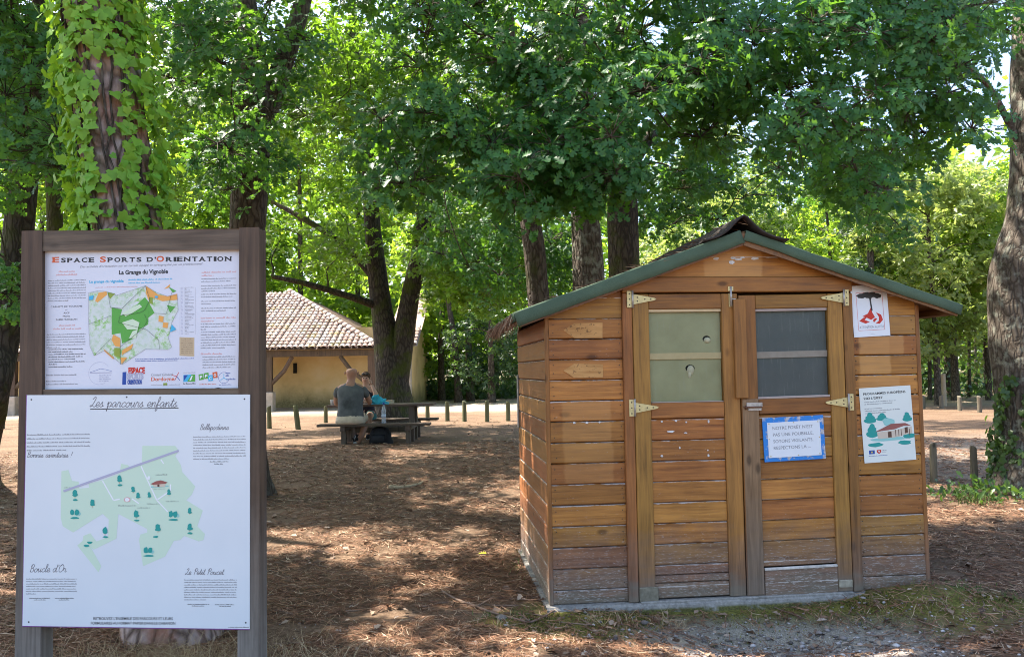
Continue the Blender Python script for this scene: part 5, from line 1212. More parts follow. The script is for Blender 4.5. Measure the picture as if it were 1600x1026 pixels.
# slab-serif title
def slab_title(txt, x0, x1, ybase, hs):
    stems = {'E': ((0.0, 1, 1),), 'S': (), 'P': ((0.0, 1, 0),), 'A': ((0.06, 0, 1), (0.94, 0, 1)), 'C': (), 'O': (), 'R': ((0.0, 1, 1), (0.93, 0, 1)), 'T': ((0.5, 0, 1),), 'D': ((0.0, 1, 1),), 'I': ((0.5, 1, 1),), 'N': ((0.02, 1, 0), (0.02, 0, 1), (0.97, 1, 0)), "'": (), ' ': ()}
    wid = {'I': .42, "'": .22, ' ': .5, 'E': .82, 'S': .74, 'P': .80, 'T': .84, 'N': .96, 'O': .92, 'D': .92, 'R': .90, 'A': .92, 'C': .86}
    caps = [i for i, ch in enumerate(txt) if ch in 'ESO' and (i in (0, 7, 16))]
    tot = sum(wid[c] * (1.25 if i in caps else 1) for i, c in enumerate(txt)); k = (x1 - x0) / tot; x = x0
    for i, ch in enumerate(txt):
        big = i in caps; w = wid[ch] * k * (1.25 if big else 1); h = hs * (1.22 if big else 1); c = 'do' if big else 'k'
        if ch != ' ':
            b = U(x, ybase - 4.0 * (x - 82) / 280 * 0.6); z = b[1]; ww = w * mpx * 0.80
            S.text(ch, b[0], z, c, h * mpx, width=ww, name='title', bold=0.035)
            for (fx, tp, bt) in stems[ch]:
                sw = h * mpx * 0.20; sh = h * mpx * 0.13; cx = b[0] + ww * fx + (h * mpx * 0.06 if fx < .1 else 0)
                if bt: S.rect(cx - sw, cx + sw, z, z + sh, c, 'title', 1)
                if tp: S.rect(cx - sw, cx + sw, z + h * mpx - sh, z + h * mpx, c, 'title', 1)
        x += w
slab_title("ESPACE SPORTS D'ORIENTATION", 82, 364, 410, 6.6)
a = zt(458, 287); b = zt(1160, 277); S.text("Des activités d'orientation sur un terrain équipé et cartographié par un professionnel", a[0], a[1], 'g', 3.2 * mpx, width=b[0] - a[0], shear=0.3, name='subtitle')
a = zt(682, 325); b = zt(962, 325); S.text('La Grange du Vignoble', a[0], a[1], 'k', 6.2 * mpx, width=b[0] - a[0], name='map_title', bold=0.035)
a = zt(512, 374); b = zt(708, 370); S.text('La grange du vignoble', a[0], a[1], 'cy', 4.0 * mpx, width=b[0] - a[0], name='map_title', bold=0.03)
for (x0, x1, y) in ((735, 985, 360), (735, 920, 378)): a, b = zt(x0, y), zt(x1, y); S.words(a[0], b[0], a[1], 2.2 * mpx, 'cy')
a, b = zt(545, 402), zt(790, 398); S.words(a[0], b[0], a[1], 1.4 * mpx, 'pk')
# map: base, woods, fields
def MP(pts, c, name, l=0): S.poly([zt(*p) for p in pts][::-1], c, name, l)
outl = [(510, 430), (560, 420), (610, 422), (668, 445), (835, 390), (900, 430), (960, 450), (1015, 440), (1022, 530), (985, 600), (965, 690), (985, 740), (965, 755), (835, 752), (700, 840), (600, 760), (540, 790), (515, 730), (508, 560)]
t = NT('map print'); P = t.n('TexCoord').outputs['Object']
f = t.noise(P, 42, 4, 0.6); g = t.noise(P, 150, 3, 0.7); z_ = t.noise(P, 9, 3)
c = t.ramp(f, [(0.40, (0.62, 0.66, 0.64)), (0.50, (0.50, 0.62, 0.44)), (0.58, (0.22, 0.48, 0.10))]); c = t.mix(t.ramp(g, [(0.55, 0.0), (0.62, 0.8)]), c, (0.68, 0.70, 0.74))
c = t.mix(t.ramp(z_, [(0.45, 0.75), (0.6, 0.0)]), c, (0.58, 0.63, 0.60))
INK['map'] = t.done(t.bsdf(c, 0.4, 0.4))
MP(outl, 'map', 'map', 0)
for i, pts in enumerate([[(640, 515), (700, 525), (690, 560), (740, 540), (830, 455), (850, 480), (885, 545), (840, 580), (850, 610), (800, 640), (770, 690), (700, 720), (690, 660), (640, 670)], [(800, 540), (850, 530), (850, 600), (825, 615), (800, 570)], [(955, 500), (1005, 510), (975, 545)], [(990, 430), (965, 395), (1010, 420)]]): MP(pts, 'gr', 'map_woods', 1 + i)
for i, pts in enumerate([[(700, 545), (740, 525), (800, 495), (815, 510), (760, 545), (720, 565)], [(700, 600), (760, 580), (800, 600), (790, 640), (730, 640)], [(760, 650), (790, 640), (780, 690), (740, 690)]]): MP(pts, 'pg', 'map_clearings', 5 + i)
for i, pts in enumerate([[(565, 430), (610, 422), (615, 440), (560, 485), (545, 478)], [(838, 390), (905, 440), (960, 450), (1015, 435), (1018, 470), (930, 478), (880, 460), (850, 470), (835, 430)], [(940, 408), (975, 380), (970, 400)], [(910, 560), (938, 565), (935, 598), (908, 595)], [(935, 598), (965, 602), (960, 632), (932, 628)],
                         [(640, 700), (650, 668), (690, 690), (690, 740), (660, 735)], [(595, 750), (655, 800), (650, 810), (600, 765)], [(700, 760), (765, 720), (755, 750), (700, 785)], [(692, 800), (730, 800), (698, 838)]]): MP(pts, 'or', 'map_fields', 1 + i)
for pts in [[(512, 450), (538, 445), (535, 470), (512, 472)], [(888, 448), (905, 448), (905, 460), (888, 460)], [(985, 610), (1010, 640), (975, 655)]]: MP(pts, 'cy', 'map_water', 9)
for pts in [[(655, 745), (690, 745), (690, 800), (655, 790)], [(615, 425), (660, 435), (630, 465)], [(855, 455), (875, 455), (875, 495), (855, 490)]]: MP(pts, 'ol', 'map_scrub', 3)
def mline(pts, w, c='k', name='map_paths', l=12):
    for p0, p1 in zip(pts[:-1], pts[1:]): S.line(zt(*p0), zt(*p1), w * mpx, c, name, l)
mline(outl + [outl[0]], 0.35, 'g'); mline([(620, 430), (635, 515), (700, 520), (835, 390)], .45); mline([(835, 390), (860, 470), (830, 530), (800, 545), (690, 560)], .45); mline([(885, 548), (955, 550), (985, 430)], .4); mline([(690, 560), (680, 600), (840, 640), (910, 700), (918, 755)], .4)
mline([(830, 555), (845, 590), (825, 630), (690, 740), (692, 840)], .45); mline([(510, 610), (640, 560)], .35); mline([(640, 690), (545, 785)], .3)
a, b = zt(1030, 670), zt(1120, 398)
for (x0, x1) in ((a[0], a[0]), (b[0], b[0]), (zt(1055, 500)[0],) * 2): S.line((x0, a[1]), (x0, b[1]), 0.25 * mpx, 'lg', 'legend')
for i in range(34):
    y = 402 + i * 8; p0 = zt(1036, y); p1 = zt(1060 + rng.uniform(10, 55), y); S.words(p0[0], p0[0] + 3 * mpx, p0[1], 1.0 * mpx, 'lv'); S.words(zt(1060, y)[0], p1[0], p0[1], 1.0 * mpx, 'g')
MP([(1028, 683), (1113, 686), (1112, 794), (1028, 790)], 'tan', 'legend_box', 0)
for i in range(9): p0, p1 = zt(1036, 698 + i * 11), zt(1104, 698 + i * 11); S.words(p0[0], p1[0], p0[1], 1.1 * mpx, 'br')
for y in (813, 823): p0, p1 = zt(775, y), zt(1110 if y < 820 else 1015, y - 2); S.words(p0[0], p1[0], p0[1], 1.5 * mpx, 'b')
# left column
def col_text(x0, x1, y0, n, dy, h, c, last=.6, align='j'):
    p0, p1 = zt(x0, y0), zt(x1, y0); S.para(p0[0], p1[0], p0[1], n, dy / 3.665 * mpx, h * mpx, c, 'text_block', last, align)
col_text(305, 465, 314, 2, 18, 2.6, 'pk', .5, 'c'); col_text(275, 492, 364, 9, 14.2, 1.7, 'g', .55)
for i, (tx, w_) in enumerate([('CARNETS DE TOURISME', 182), ('et', 12), ('AICF', 34), ('Mairie', 42), ('24400 MUSSIDAN', 124)]):
    p = zt(381, 513 + i * 18.5); S.text(tx, p[0], p[1], 'k' if i != 1 else 'g', 2.6 * mpx, width=w_ / 3.665 * mpx, align='c', name='address')
col_text(290, 480, 622, 2, 19, 2.6, 'pk', .9, 'c'); col_text(268, 490, 672, 6, 14.5, 1.7, 'g', .35)
for i in range(8): p0, p1 = zt(278, 757 + i * 14.3), zt((475, 415, 490, 475, 430, 490, 325, 415)[i], 757 + i * 14.3); S.words(p0[0], p1[0], p0[1], 1.7 * mpx, 'k')
for (y, x1) in ((905, 440), (940, 380), (957, 445)): p0, p1 = zt(264, y), zt(x1, y); S.words(p0[0], p1[0], p0[1], 2.0 * mpx, 'g')
# right column
for i, y in enumerate((318, 336)): p0, p1 = zt(1155, y), zt(1355 if not i else 1225, y); S.words(p0[0], p1[0], p0[1], 2.6 * mpx, 'pk')
for y, n, l in ((354, 2, .85), (394, 3, .4), (442, 2, .9), (482, 2, .3), (522, 2, .7)): col_text(1152, 1352, y, n, 14.5, 1.7, 'g', l)
for y, x1 in ((579, 1352), (597, 1225)): p0, p1 = zt(1150, y), zt(x1, y); S.words(p0[0], p1[0], p0[1], 2.6 * mpx, 'pk')
col_text(1150, 1350, 612, 3, 15, 1.7, 'g', .15); col_text(1150, 1350, 658, 7, 14.6, 1.7, 'g', .7)
p0, p1 = zt(1150, 784), zt(1272, 784); S.words(p0[0], p1[0], p0[1], 2.6 * mpx, 'pk'); col_text(1160, 1348, 800, 5, 14.5, 1.7, 'g', .85)
# logos along the foot
cx, cy = zt(570, 890); rr_ = 62 / 3.665 * mpx
for k in range(30):
    a0, a1 = 0.6 + k * 0.155, 0.6 + (k + 1) * 0.155; S.line((cx + rr_ * math.cos(a0), cy + rr_ * math.sin(a0)), (cx + rr_ * math.cos(a1), cy + rr_ * math.sin(a1)), .35 * mpx, 'lv', 'ring_logo')
mline([(515, 885), (555, 872), (575, 864), (600, 868), (640, 878)], .5, 'b', 'ring_logo', 0); mline([(515, 889), (640, 886)], 1.2, 'lv', 'ring_logo', 0)
for i in range(4): p0, p1 = zt(568, 905 + i * 11), zt(636 - 12 * (i % 2), 905 + i * 11); S.words(p0[0], p1[0], p0[1], 1.6 * mpx, 'lv')
for i, (tx, x0, x1, y, c) in enumerate([('ESPACE', 735, 830, 892, 'r'), ('SPORTS', 728, 822, 924, 'lv'), ('ORIENTATION', 730, 812, 952, 'b')]):
    a, b = zt(x0, y), zt(x1, y); S.text(tx, a[0], a[1], c, 8.8 * mpx if i < 2 else 6.0 * mpx, width=b[0] - a[0], bold=0.06, name='sports_logo', l=i)
MP([(702, 884), (724, 882), (722, 955), (700, 956)], 'b', 'sports_logo', 0)
a, b = zt(866, 934), zt(998, 928); S.text('Dordogne', a[0], a[1], 'do', 5.6 * mpx, width=b[0] - a[0], bold=0.02, name='county_logo'); a, b = zt(866, 906), zt(990, 900); S.text('Conseil Général', a[0], a[1], 'g', 4.0 * mpx, width=b[0] - a[0], shear=0.3, name='county_logo')
mline([(985, 900), (1012, 908), (1024, 884)], .9, 'r', 'county_logo', 0); mline([(1012, 908), (1000, 932)], .9, 'r', 'county_logo', 0); mline([(1012, 908), (1030, 930)], .9, 'b', 'county_logo', 0)
p0, p1 = zt(866, 960), zt(1030, 956); S.words(p0[0], p1[0], p0[1], 1.8 * mpx, 'lg'); MP([(935, 946), (958, 945), (957, 960), (935, 962)], 'ol', 'county_logo', 0)
MP([(1050, 900), (1118, 896), (1118, 938), (1050, 940)], 'cy', 'region_logo', 0); MP([(1072, 938), (1096, 898), (1118, 897), (1118, 938)], 'gr', 'region_logo', 1); MP([(1085, 930), (1097, 905), (1104, 905), (1094, 932)], 'w', 'region_logo', 2); MP([(1052, 936), (1076, 900), (1052, 901)], 'b', 'region_logo', 1)
p0, p1 = zt(1050, 953), zt(1120, 951); S.words(p0[0], p1[0], p0[1], 2.0 * mpx, 'k'); p0, p1 = zt(1050, 890), zt(1118, 888); S.words(p0[0], p1[0], p0[1], 1.6 * mpx, 'lg')
for i, (x, y, c) in enumerate(((1152, 912, 'gr'), (1182, 905, 'gr'), (1206, 918, 'cy'), (1232, 900, 'do'))):
    w = 15; MP([(x - w, y - w), (x + w - 3, y - w - 4), (x + w, y + w), (x - w + 3, y + w + 3)], c, 'letter_logo', i); a = zt(x - 7, y + 9); S.text('FFCO'[i], a[0], a[1], 'w', 4.2 * mpx, width=14 / 3.665 * mpx, name='letter_logo', l=6, bold=0.04)
p0, p1 = zt(1142, 956), zt(1240, 953); S.words(p0[0], p1[0], p0[1], 1.6 * mpx, 'do')
cx, cy = zt(1282, 916); rr_ = 30 / 3.665 * mpx
for k in range(24):
    a0, a1 = k * .262, (k + 1) * .262; 
    if k not in (0, 23, 1): S.line((cx + rr_ * math.cos(a0), cy + rr_ * math.sin(a0)), (cx + rr_ * math.cos(a1), cy + rr_ * math.sin(a1)), .45 * mpx, 'b', 'compass_logo')
mline([(1282, 916), (1282, 892)], .8, 'cy', 'compass_logo', 0); mline([(1282, 916), (1262, 930)], .8, 'cy', 'compass_logo', 0); mline([(1282, 916), (1302, 930)], .8, 'cy', 'compass_logo', 0)
for (x0, x1, y) in ((1292, 1318, 893), (1292, 1310, 908), (1296, 1350, 928), (1255, 1325, 958)): p0, p1 = zt(x0, y), zt(x1, y); S.words(p0[0], p1[0], p0[1], 2.4 * mpx if y < 940 else 1.5 * mpx, 'b')
S.done()
# ---- lower panel
YL = -0.006
lp = bpy.data.objects.new('panel', None); col.objects.link(lp); lp.parent = sign; lp['label'] = 'newer white panel with a pale green map of the trails'
q = [SP(35, 977, YL), SP(390, 982, YL), SP(390.5, 616, YL), SP(42, 617, YL)]
mb = MB(); mb.prism(q, YL, -0.0015); mb.build('panel_sheet', M_PANEL, lp)
mb = MB(); q2 = [SP(34.3, 978.2, -0.004), SP(390, 983.4, -0.004), SP(390, 981, -0.004), SP(35, 976, -0.004)]
mb.prism(q2, -0.0045, -0.0012); q3 = [SP(34.3, 978.2, -0.004), SP(36.2, 976, -0.004), SP(42.4, 617, -0.004), SP(41.0, 616.6, -0.004)]; mb.prism(q3, -0.0042, -0.0012); mb.build('panel_edge', M_PURPLE, lp)
S = Sheet(lp, YL); L_ = lambda px, py: SP(px, py, YL); mpx = abs(L_(200, 800)[0] - L_(201, 800)[0])
for (x, y) in ((49, 624), (382, 623), (45, 971), (384, 972), (198, 620)):
    c_ = L_(x, y); S.poly(blob(c_[0], c_[1], 1.3 * mpx, 1.3 * mpx, 8, .02), 'k', 'screw_head')
GL = {  # single-line script: strokes on x-height 1, ascender 2.1; last item is the advance
 'a': ([[(.95, .85), (.55, 1.02), (.12, .6), (.25, .08), (.6, .1), (.95, .8), (.92, .2), (1.1, .02), (1.35, .3)]], 1.22), 'b': ([[(0, .3), (.4, 1.4), (.42, 2.1), (.2, 2.0), (.14, .5), (.4, .02), (.8, .3), (.7, .9), (1.15, .85)]], 1.05),
 'c': ([[(.9, .8), (.55, 1.0), (.12, .6), (.25, .08), (.65, .05), (1.0, .3)]], .92), 'd': ([[(.9, .8), (.5, 1.0), (.1, .6), (.25, .08), (.6, .1), (1.0, 1.2), (1.08, 2.1), (.95, .3), (1.15, .02), (1.4, .3)]], 1.28),
 'e': ([[(.0, .3), (.6, .45), (.72, .85), (.42, 1.02), (.12, .6), (.25, .08), (.65, .04), (1.0, .3)]], .92), 'f': ([[(0, .3), (.5, 1.4), (.5, 2.1), (.25, 1.9), (.2, .2), (.05, -.8), (.4, -.6), (.25, .3), (.7, .4)]], .7),
 'i': ([[(0, .3), (.28, 1.0), (.25, .2), (.45, .02), (.7, .3)], [(.34, 1.5), (.38, 1.58)]], .62), 'l': ([[(0, .3), (.5, 1.4), (.5, 2.1), (.25, 1.9), (.22, .3), (.42, .02), (.7, .3)]], .62),
 'n': ([[(0, .5), (.2, 1.0), (.22, 0), (.3, .6), (.65, 1.0), (.82, .75), (.8, .2), (1.0, .02), (1.25, .3)]], 1.15), 'o': ([[(.6, 1.0), (.15, .7), (.2, .1), (.6, .02), (.9, .5), (.65, 1.0), (.8, .8), (1.2, .85)]], 1.08),
 'p': ([[(0, .5), (.22, 1.0), (.2, -.9), (.22, .6), (.6, 1.0), (.9, .6), (.65, .05), (.3, .15)], [(.7, .05), (1.1, .3)]], 1.02), 'r': ([[(0, .4), (.25, 1.1), (.35, .9), (.7, .9), (.6, .2), (.8, .02), (1.05, .3)]], .95),
 's': ([[(0, .3), (.5, 1.05), (.45, .7), (.65, .25), (.4, 0), (.1, .1)], [(.55, .1), (.95, .3)]], .85), 't': ([[(0, .3), (.4, 1.2), (.45, 1.8), (.3, .3), (.5, .02), (.8, .3)], [(.1, 1.25), (.75, 1.3)]], .7),
 'u': ([[(0, .4), (.2, 1.0), (.18, .25), (.4, .02), (.75, .4), (.85, 1.0), (.82, .2), (1.0, .02), (1.25, .3)]], 1.15), 'v': ([[(0, .5), (.25, 1.0), (.35, .1), (.5, .05), (.85, .9), (1.2, .85)]], 1.05), "'": ([[(.2, 2.0), (.1, 1.6)]], .35),
 '!': ([[(.5, 2.1), (.25, .6)], [(.16, .06), (.18, .12)]], .6), ' ': ([], .8), 'L': ([[(.3, 1.6), (.7, 2.1), (.95, 1.8), (.6, .6), (.2, .05), (.05, .3), (.5, .3), (1.0, 0), (1.4, .3)]], 1.25), 'B': ([[(.35, 1.9), (.2, 0)], [(.1, 1.5), (.5, 2.1), (1.05, 1.8), (.7, 1.15), (.4, 1.1), (1.0, .9), (1.0, .2), (.5, 0), (.15, .25)]], 1.25),
 'P': ([[(.5, 1.9), (.3, 0)], [(.15, 1.4), (.6, 2.1), (1.2, 1.8), (.9, 1.1), (.4, 1.0)]], 1.15), 'O': ([[(.8, 2.1), (.2, 1.5), (.2, .4), (.7, 0), (1.3, .6), (1.3, 1.6), (.8, 2.1), (.5, 1.7)]], 1.4)}
def script(txt, x0, x1, ybase, c, wpx=1.0, name='script_title', slant=.28, yend=None):
    tot = sum(GL[ch][1] for ch in txt); k = (x1 - x0) / tot; x = 0; m = S.g((name, c))
    p0, p1 = L_(x0, ybase), L_(x1, yend if yend is not None else ybase); sc_ = (p1[0] - p0[0]) / tot
    for ch in txt:
        for st in GL[ch][0]:
            pts = smooth_path([(a + b * slant, b, 0) for a, b in st], 5) if len(st) > 2 else np.array([(a + b * slant, b, 0) for a, b in st], float)
            X = p0[0] + (x + pts[:, 0]) * sc_; Zz = p0[1] + pts[:, 1] * sc_ * 1.02 + (p1[1] - p0[1]) * (x / tot); d = np.gradient(np.stack([X, Zz], 1), axis=0); d = norm(d); h = wpx * mpx / 2
            Vv = []
            for i in range(len(X)): Vv += [(X[i] - d[i, 1] * h, YL - 0.0005, Zz[i] + d[i, 0] * h), (X[i] + d[i, 1] * h, YL - 0.0005, Zz[i] - d[i, 0] * h)]
            m.add(Vv, [(2 * i, 2 * i + 1, 2 * i + 3, 2 * i + 2) for i in range(len(X) - 1)])
        x += GL[ch][1]
script('Les parcours enfants', 140, 276, 635.5, 'g', 1.1); S.line(L_(141, 639), L_(279, 637), 1.2 * mpx, 'k', 'script_title')
script('Bellipodinne', 312, 357, 671, 'g', .75); script('Bonnes aventures !', 42, 112, 714, 'g', .8); script("Boucle d'Or", 46, 103, 893, 'g', .9); script('Le Petit Poucet', 289, 349, 897, 'g', .85)
def lp_para(x0, x1, y0, n, dy, h, c, last):
    p0, p1 = L_(x0, y0), L_(x1, y0); S.para(p0[0], p1[0], p0[1], n, dy * mpx, h * mpx, c, 'text_block', last)
lp_para(42, 142, 680, 5, 5.9, 2.0, 'g', .62); lp_para(302, 384, 683, 9, 4.15, 1.7, 'g', .68); lp_para(41, 120, 904.5, 7, 3.7, 1.7, 'g', .2); lp_para(288, 370, 906, 9, 3.65, 1.7, 'g', .42)
for (x0, x1, y) in ((328, 357, 721.5), (335, 350, 725), (46, 78, 934.5), (53, 71, 937), (86, 115, 934.5), (92, 108, 937), (293, 327, 944), (300, 319, 946.5), (336, 366, 944.5), (343, 361, 947)): p0, p1 = L_(x0, y), L_(x1, y); S.words(p0[0], p1[0], p0[1], 1.5 * mpx, 'k')
for i, (tx, x0, x1, y) in enumerate([('RETROUVEZ L’ENSEMBLE DES PARCOURS ET LEURS', 146, 270, 967.5), ('FORMULAIRES AU FORMAT PAPIER DANS LE CABANON', 142, 274, 974.7)]): a, b = L_(x0, y), L_(x1, y); S.text(tx, a[0], a[1], 'k', 4.0 * mpx, width=b[0] - a[0], name='foot_line', bold=0.012)
p0, p1 = L_(357, 979.5), L_(389, 980); S.words(p0[0], p1[0], p0[1], 1.2 * mpx, 'k')
zl = lambda x, y: L_(80 + x / 4.664, 680 + y / 4.664)
green = [(75, 260), (125, 250), (152, 330), (200, 335), (205, 385), (275, 380), (275, 350), (375, 325), (500, 275), (510, 205), (560, 215), (585, 235), (660, 215), (665, 75), (905, 75), (930, 110), (905, 150), (945, 215), (955, 265), (1050, 370), (1025, 430), (985, 470), (1105, 545), (1065, 660), (1120, 715), (1110, 760), (1075, 770), (970, 730), (940, 760), (895, 765), (830, 880), (670, 950), (640, 760), (650, 720), (700, 705), (700, 680), (490, 570), (475, 750), (310, 830), (290, 815), (365, 950), (345, 995), (190, 800), (230, 765), (235, 730), (285, 710), (330, 770), (415, 740), (420, 610), (375, 570), (160, 705), (85, 660), (70, 600)]
INK['mg'] = ink('map green ink', (0.545, 0.685, 0.545))
S.poly([zl(*p) for p in green][::-1], 'mg', 'trail_map', 0)
def zline(pts, w, c, name, l=2):
    for p0, p1 in zip(pts[:-1], pts[1:]): S.line(zl(*p0), zl(*p1), w / 4.664 * mpx, c, name, l)
zline([(90, 405), (930, 110)], 16, 'lv', 'map_road', 3); zline([(655, 222), (770, 470), (870, 400), (870, 355)], 9, 'w', 'map_tracks', 1); zline([(375, 330), (455, 472), (500, 462)], 9, 'w', 'map_tracks', 1); zline([(770, 470), (850, 555)], 8, 'w', 'map_tracks', 1); zline([(800, 175), (820, 205)], 8, 'w', 'map_tracks', 1); zline([(640, 495), (590, 460)], 8, 'w', 'map_tracks', 1)
p0, p1 = zl(92, 382), zl(145, 366); S.words(p0[0], p1[0], p0[1], 1.5 * mpx, 'k')
def zb(cx, cy, rx, ry, c, seed, l=4, amp=.2, name='tree_symbols'):
    p = zl(cx, cy); S.poly(blob(p[0], p[1], rx / 4.664 * mpx, ry / 4.664 * mpx, 10, amp, seed), c, name, l)
for i, (x, y, b) in enumerate([(173, 425, 1), (300, 492, 0), (498, 318, 1), (597, 395, 0), (633, 440, 0), (620, 575, 1), (392, 695, 1), (778, 675, 2), (1008, 550, 0), (1010, 668, 1), (858, 415, 0), (715, 435, 0)]):
    k = .72 if i in (8, 10, 11, 3, 4) else 1
    zb(x, y - 8, 17 * k, 22 * k, 't', i); zb(x + 2, y + 8, 20 * k, 12 * k, 't', i + 20, 5); zline([(x, y + 10), (x + 1, y + 34 * k)], 3, 'tan', 'tree_symbols', 4)
    if b: zb(x + (-15 if b == 2 else 3), y + (62 if b == 2 else 43), 19, 7, 't', i + 40, 4)
for i, (x, y) in enumerate([(173, 560), (892, 572), (708, 835)]):
    zb(x - 18, y, 17, 22, 't', i + 60); zb(x + 15, y, 17, 21, 't', i + 70, 5); zb(x + 32, y + 12, 12, 12, 'lt', i + 80, 3); zb(x, y + 40, 36, 7, 't', i + 90, 4)
zb(283, 778, 20, 9, 't', 101); zb(258, 802, 20, 9, 't', 102, 5)
for i, pts in enumerate([[(725, 352), (765, 332), (800, 325), (850, 340), (835, 350), (745, 358)]]): S.poly([zl(*p) for p in pts][::-1], 'rr', 'map_barn', 5)
S.poly([zl(*p) for p in [(745, 357), (835, 350), (832, 372), (748, 374)]][::-1], 'cr', 'map_barn', 4); S.poly([zl(*p) for p in [(775, 357), (790, 355), (790, 372), (776, 373)]][::-1], 'br', 'map_barn', 6); S.poly([zl(*p) for p in [(722, 370), (855, 362), (855, 372), (730, 380)]][::-1], 'lt', 'map_barn', 3)
zb(713, 308, 11, 13, 'w', 120, 4, .05, 'map_pin'); zb(713, 306, 7, 7, 'b', 121, 3, .05, 'map_pin'); zb(555, 466, 24, 19, 'pk', 122, 4, .15, 'map_marker'); zb(555, 466, 17, 13, 'w', 123, 5, .15, 'map_marker')
for (x0, x1, y) in ((762, 848, 290), (748, 832, 394), (835, 928, 484), (490, 620, 515), (625, 720, 530), (702, 802, 503)): p0, p1 = zl(x0, y), zl(x1, y); S.words(p0[0], p1[0], p0[1], 2.1 * mpx, 'g')
S.done()
# ------------------------------------------------------------------ low posts along the road
M_POST = wood_mat('weathered post', 2, (0.075, 0.062, 0.042), (0.20, 0.17, 0.12), (0.12, 0.14, 0.06), (0.0, 0.0), None, gscale=0.8, rough=0.8, tint=0.15)
M_POSTG = wood_mat('green post', 2, (0.06, 0.065, 0.030), (0.15, 0.15, 0.075), (0.1, 0.1, 0.1), (0.0, 0.0), None, gscale=0.8, rough=0.8, tint=0.15)
def fence_post(px, py, hpx, label, m, r=0.055, lean=0.0, group='low wooden posts along the road'):
    p = G(px, py); h = hpx * p[1] / FPX
    e = tag(empty('wooden_post', tuple(p)), label, 'post', group); mb = MB(); n_ = 10; V = []
    prof = [(1.05, -0.1), (1.03, h * .3), (1.0, h * .7), (0.98, h - 0.015), (0.86, h)]
    for (k, z) in prof: V += [(r * k * (1 + .08 * math.sin(j * 2.1 + px)) * math.cos(.6283 * j) + lean * z, r * k * math.sin(.6283 * j), z + (0.02 * math.cos(.6283 * j + px) if z > h * .8 else 0)) for j in range(n_)]
    mb.add(V, [(i * n_ + j, i * n_ + (j + 1) % n_, (i + 1) * n_ + (j + 1) % n_, (i + 1) * n_ + j) for i in range(4) for j in range(n_)] + [tuple(40 + j for j in range(n_))])
    mb.build('shaft', m, e)
fence_post(4, 669, 34, 'short post at the left edge in front of the barn', M_POST)
fence_post(421, 669, 34, 'short post just right of the board', M_POSTG, lean=-0.03)
fence_post(466, 671, 37, 'leaning post second right of the board', M_POSTG, 0.06, lean=-0.12)
fence_post(509, 660, 26, 'post half hidden by the left end of the picnic table', M_POSTG)
fence_post(668, 657, 26, 'post behind the right end of the picnic table', M_POSTG)
fence_post(699, 658, 30, 'first post right of the picnic table', M_POSTG)
fence_post(726, 658, 31, 'second post right of the picnic table', M_POSTG)
fence_post(761, 658, 32, 'third post right of the picnic table', M_POSTG)
fence_post(794, 657, 29, 'post nearest the left wall of the shed', M_POSTG)
fence_post(1459, 756, 62, 'tall grey post close to the right wall of the shed', M_POST, 0.040, lean=0.02)
fence_post(1523, 759, 60, 'grey post between the shed and the right edge oak', M_POST, 0.040)
fence_post(1443, 638, 20, 'far post touching the right wall of the shed', M_POST, 0.06)
fence_post(1471, 638, 20, 'far post below the tall pale stake', M_POST, 0.06)
fence_post(1500, 641, 22, 'far post right of the tall pale stake', M_POST, 0.06)
fence_post(1531, 644, 25, 'far post nearest the right edge oak', M_POST, 0.06)
fence_post(1476, 634, 50, 'tall pale stake among the far posts', plain('pale stake', (0.30, 0.24, 0.16), 0.8), 0.07)

# ------------------------------------------------------------------ picnic table
D1 = 15.0
tx0, tx1 = float(at(512, 640, 15.5)[0]), float(at(677, 640, 15.5)[0]); tcx = (tx0 + tx1) / 2; gz_t = float(ground(tcx, 15.7))
table = tag(empty('picnic_table', (tcx, 15.75, gz_t)), 'dark brown picnic table with two attached benches under the oak', 'picnic table')
M_TBL = wood_mat('picnic wood', 0, (0.055, 0.036, 0.026), (0.15, 0.105, 0.08), (0.1, 0.1, 0.1), (0, 0), table, gscale=0.7, rough=0.75, tint=0.15)
M_TBL2 = wood_mat('picnic frame wood', 2, (0.06, 0.042, 0.03), (0.16, 0.12, 0.09), (0.1, 0.1, 0.1), (0, 0), table, gscale=0.7, rough=0.75, tint=0.15)
hw = (tx1 - tx0) / 2
zt_ = float(at(590, 631.5, 15.4)[2]) - gz_t; zb_ = float(at(590, 661, 15.0)[2]) - gz_t
for k in range(5):
    y = -0.36 + k * 0.145
    mb = MB(); mb.bevbox(-hw, hw, y, y + 0.135, zt_ - 0.045, zt_, 0.006); mb.build('top_plank', M_TBL, table)
for s, zz_ in ((-1, zb_), (1, zb_)):
    for k in range(2):
        y = s * 0.76 - 0.14 + k * 0.145
        mb = MB(); mb.bevbox(-hw - (0.06 if s < 0 else 0), hw, y, y + 0.135, zz_ - 0.045, zz_, 0.006); mb.build('bench_plank', M_TBL, table)
for x in (-hw + 0.42, hw - 0.42):
    mb = MB(); mb.bevbox(x - .05, x + .05, -0.30, -0.20, -0.05, zt_ - 0.045, 0.006); mb.build('leg', M_TBL2, table)
    mb = MB(); mb.bevbox(x - .05, x + .05, 0.20, 0.30, -0.05, zt_ - 0.045, 0.006); mb.build('leg', M_TBL2, table)
    mb = MB(); mb.bevbox(x - .045, x + .045, -0.88, 0.88, zb_ - 0.135, zb_ - 0.046, 0.006); mb.build('bench_beam', M_TBL2, table)
    for s in (-1, 1): mb = MB(); mb.bevbox(x - .045, x + .045, s * 0.76 - .045, s * 0.76 + .045, -0.05, zb_ - 0.136, 0.006); mb.build('bench_leg', M_TBL2, table)
mb = MB(); mb.bevbox(-hw + 0.48, hw - 0.48, -0.04, 0.04, 0.16, 0.27, 0.006); mb.build('stretcher', M_TBL2, table)

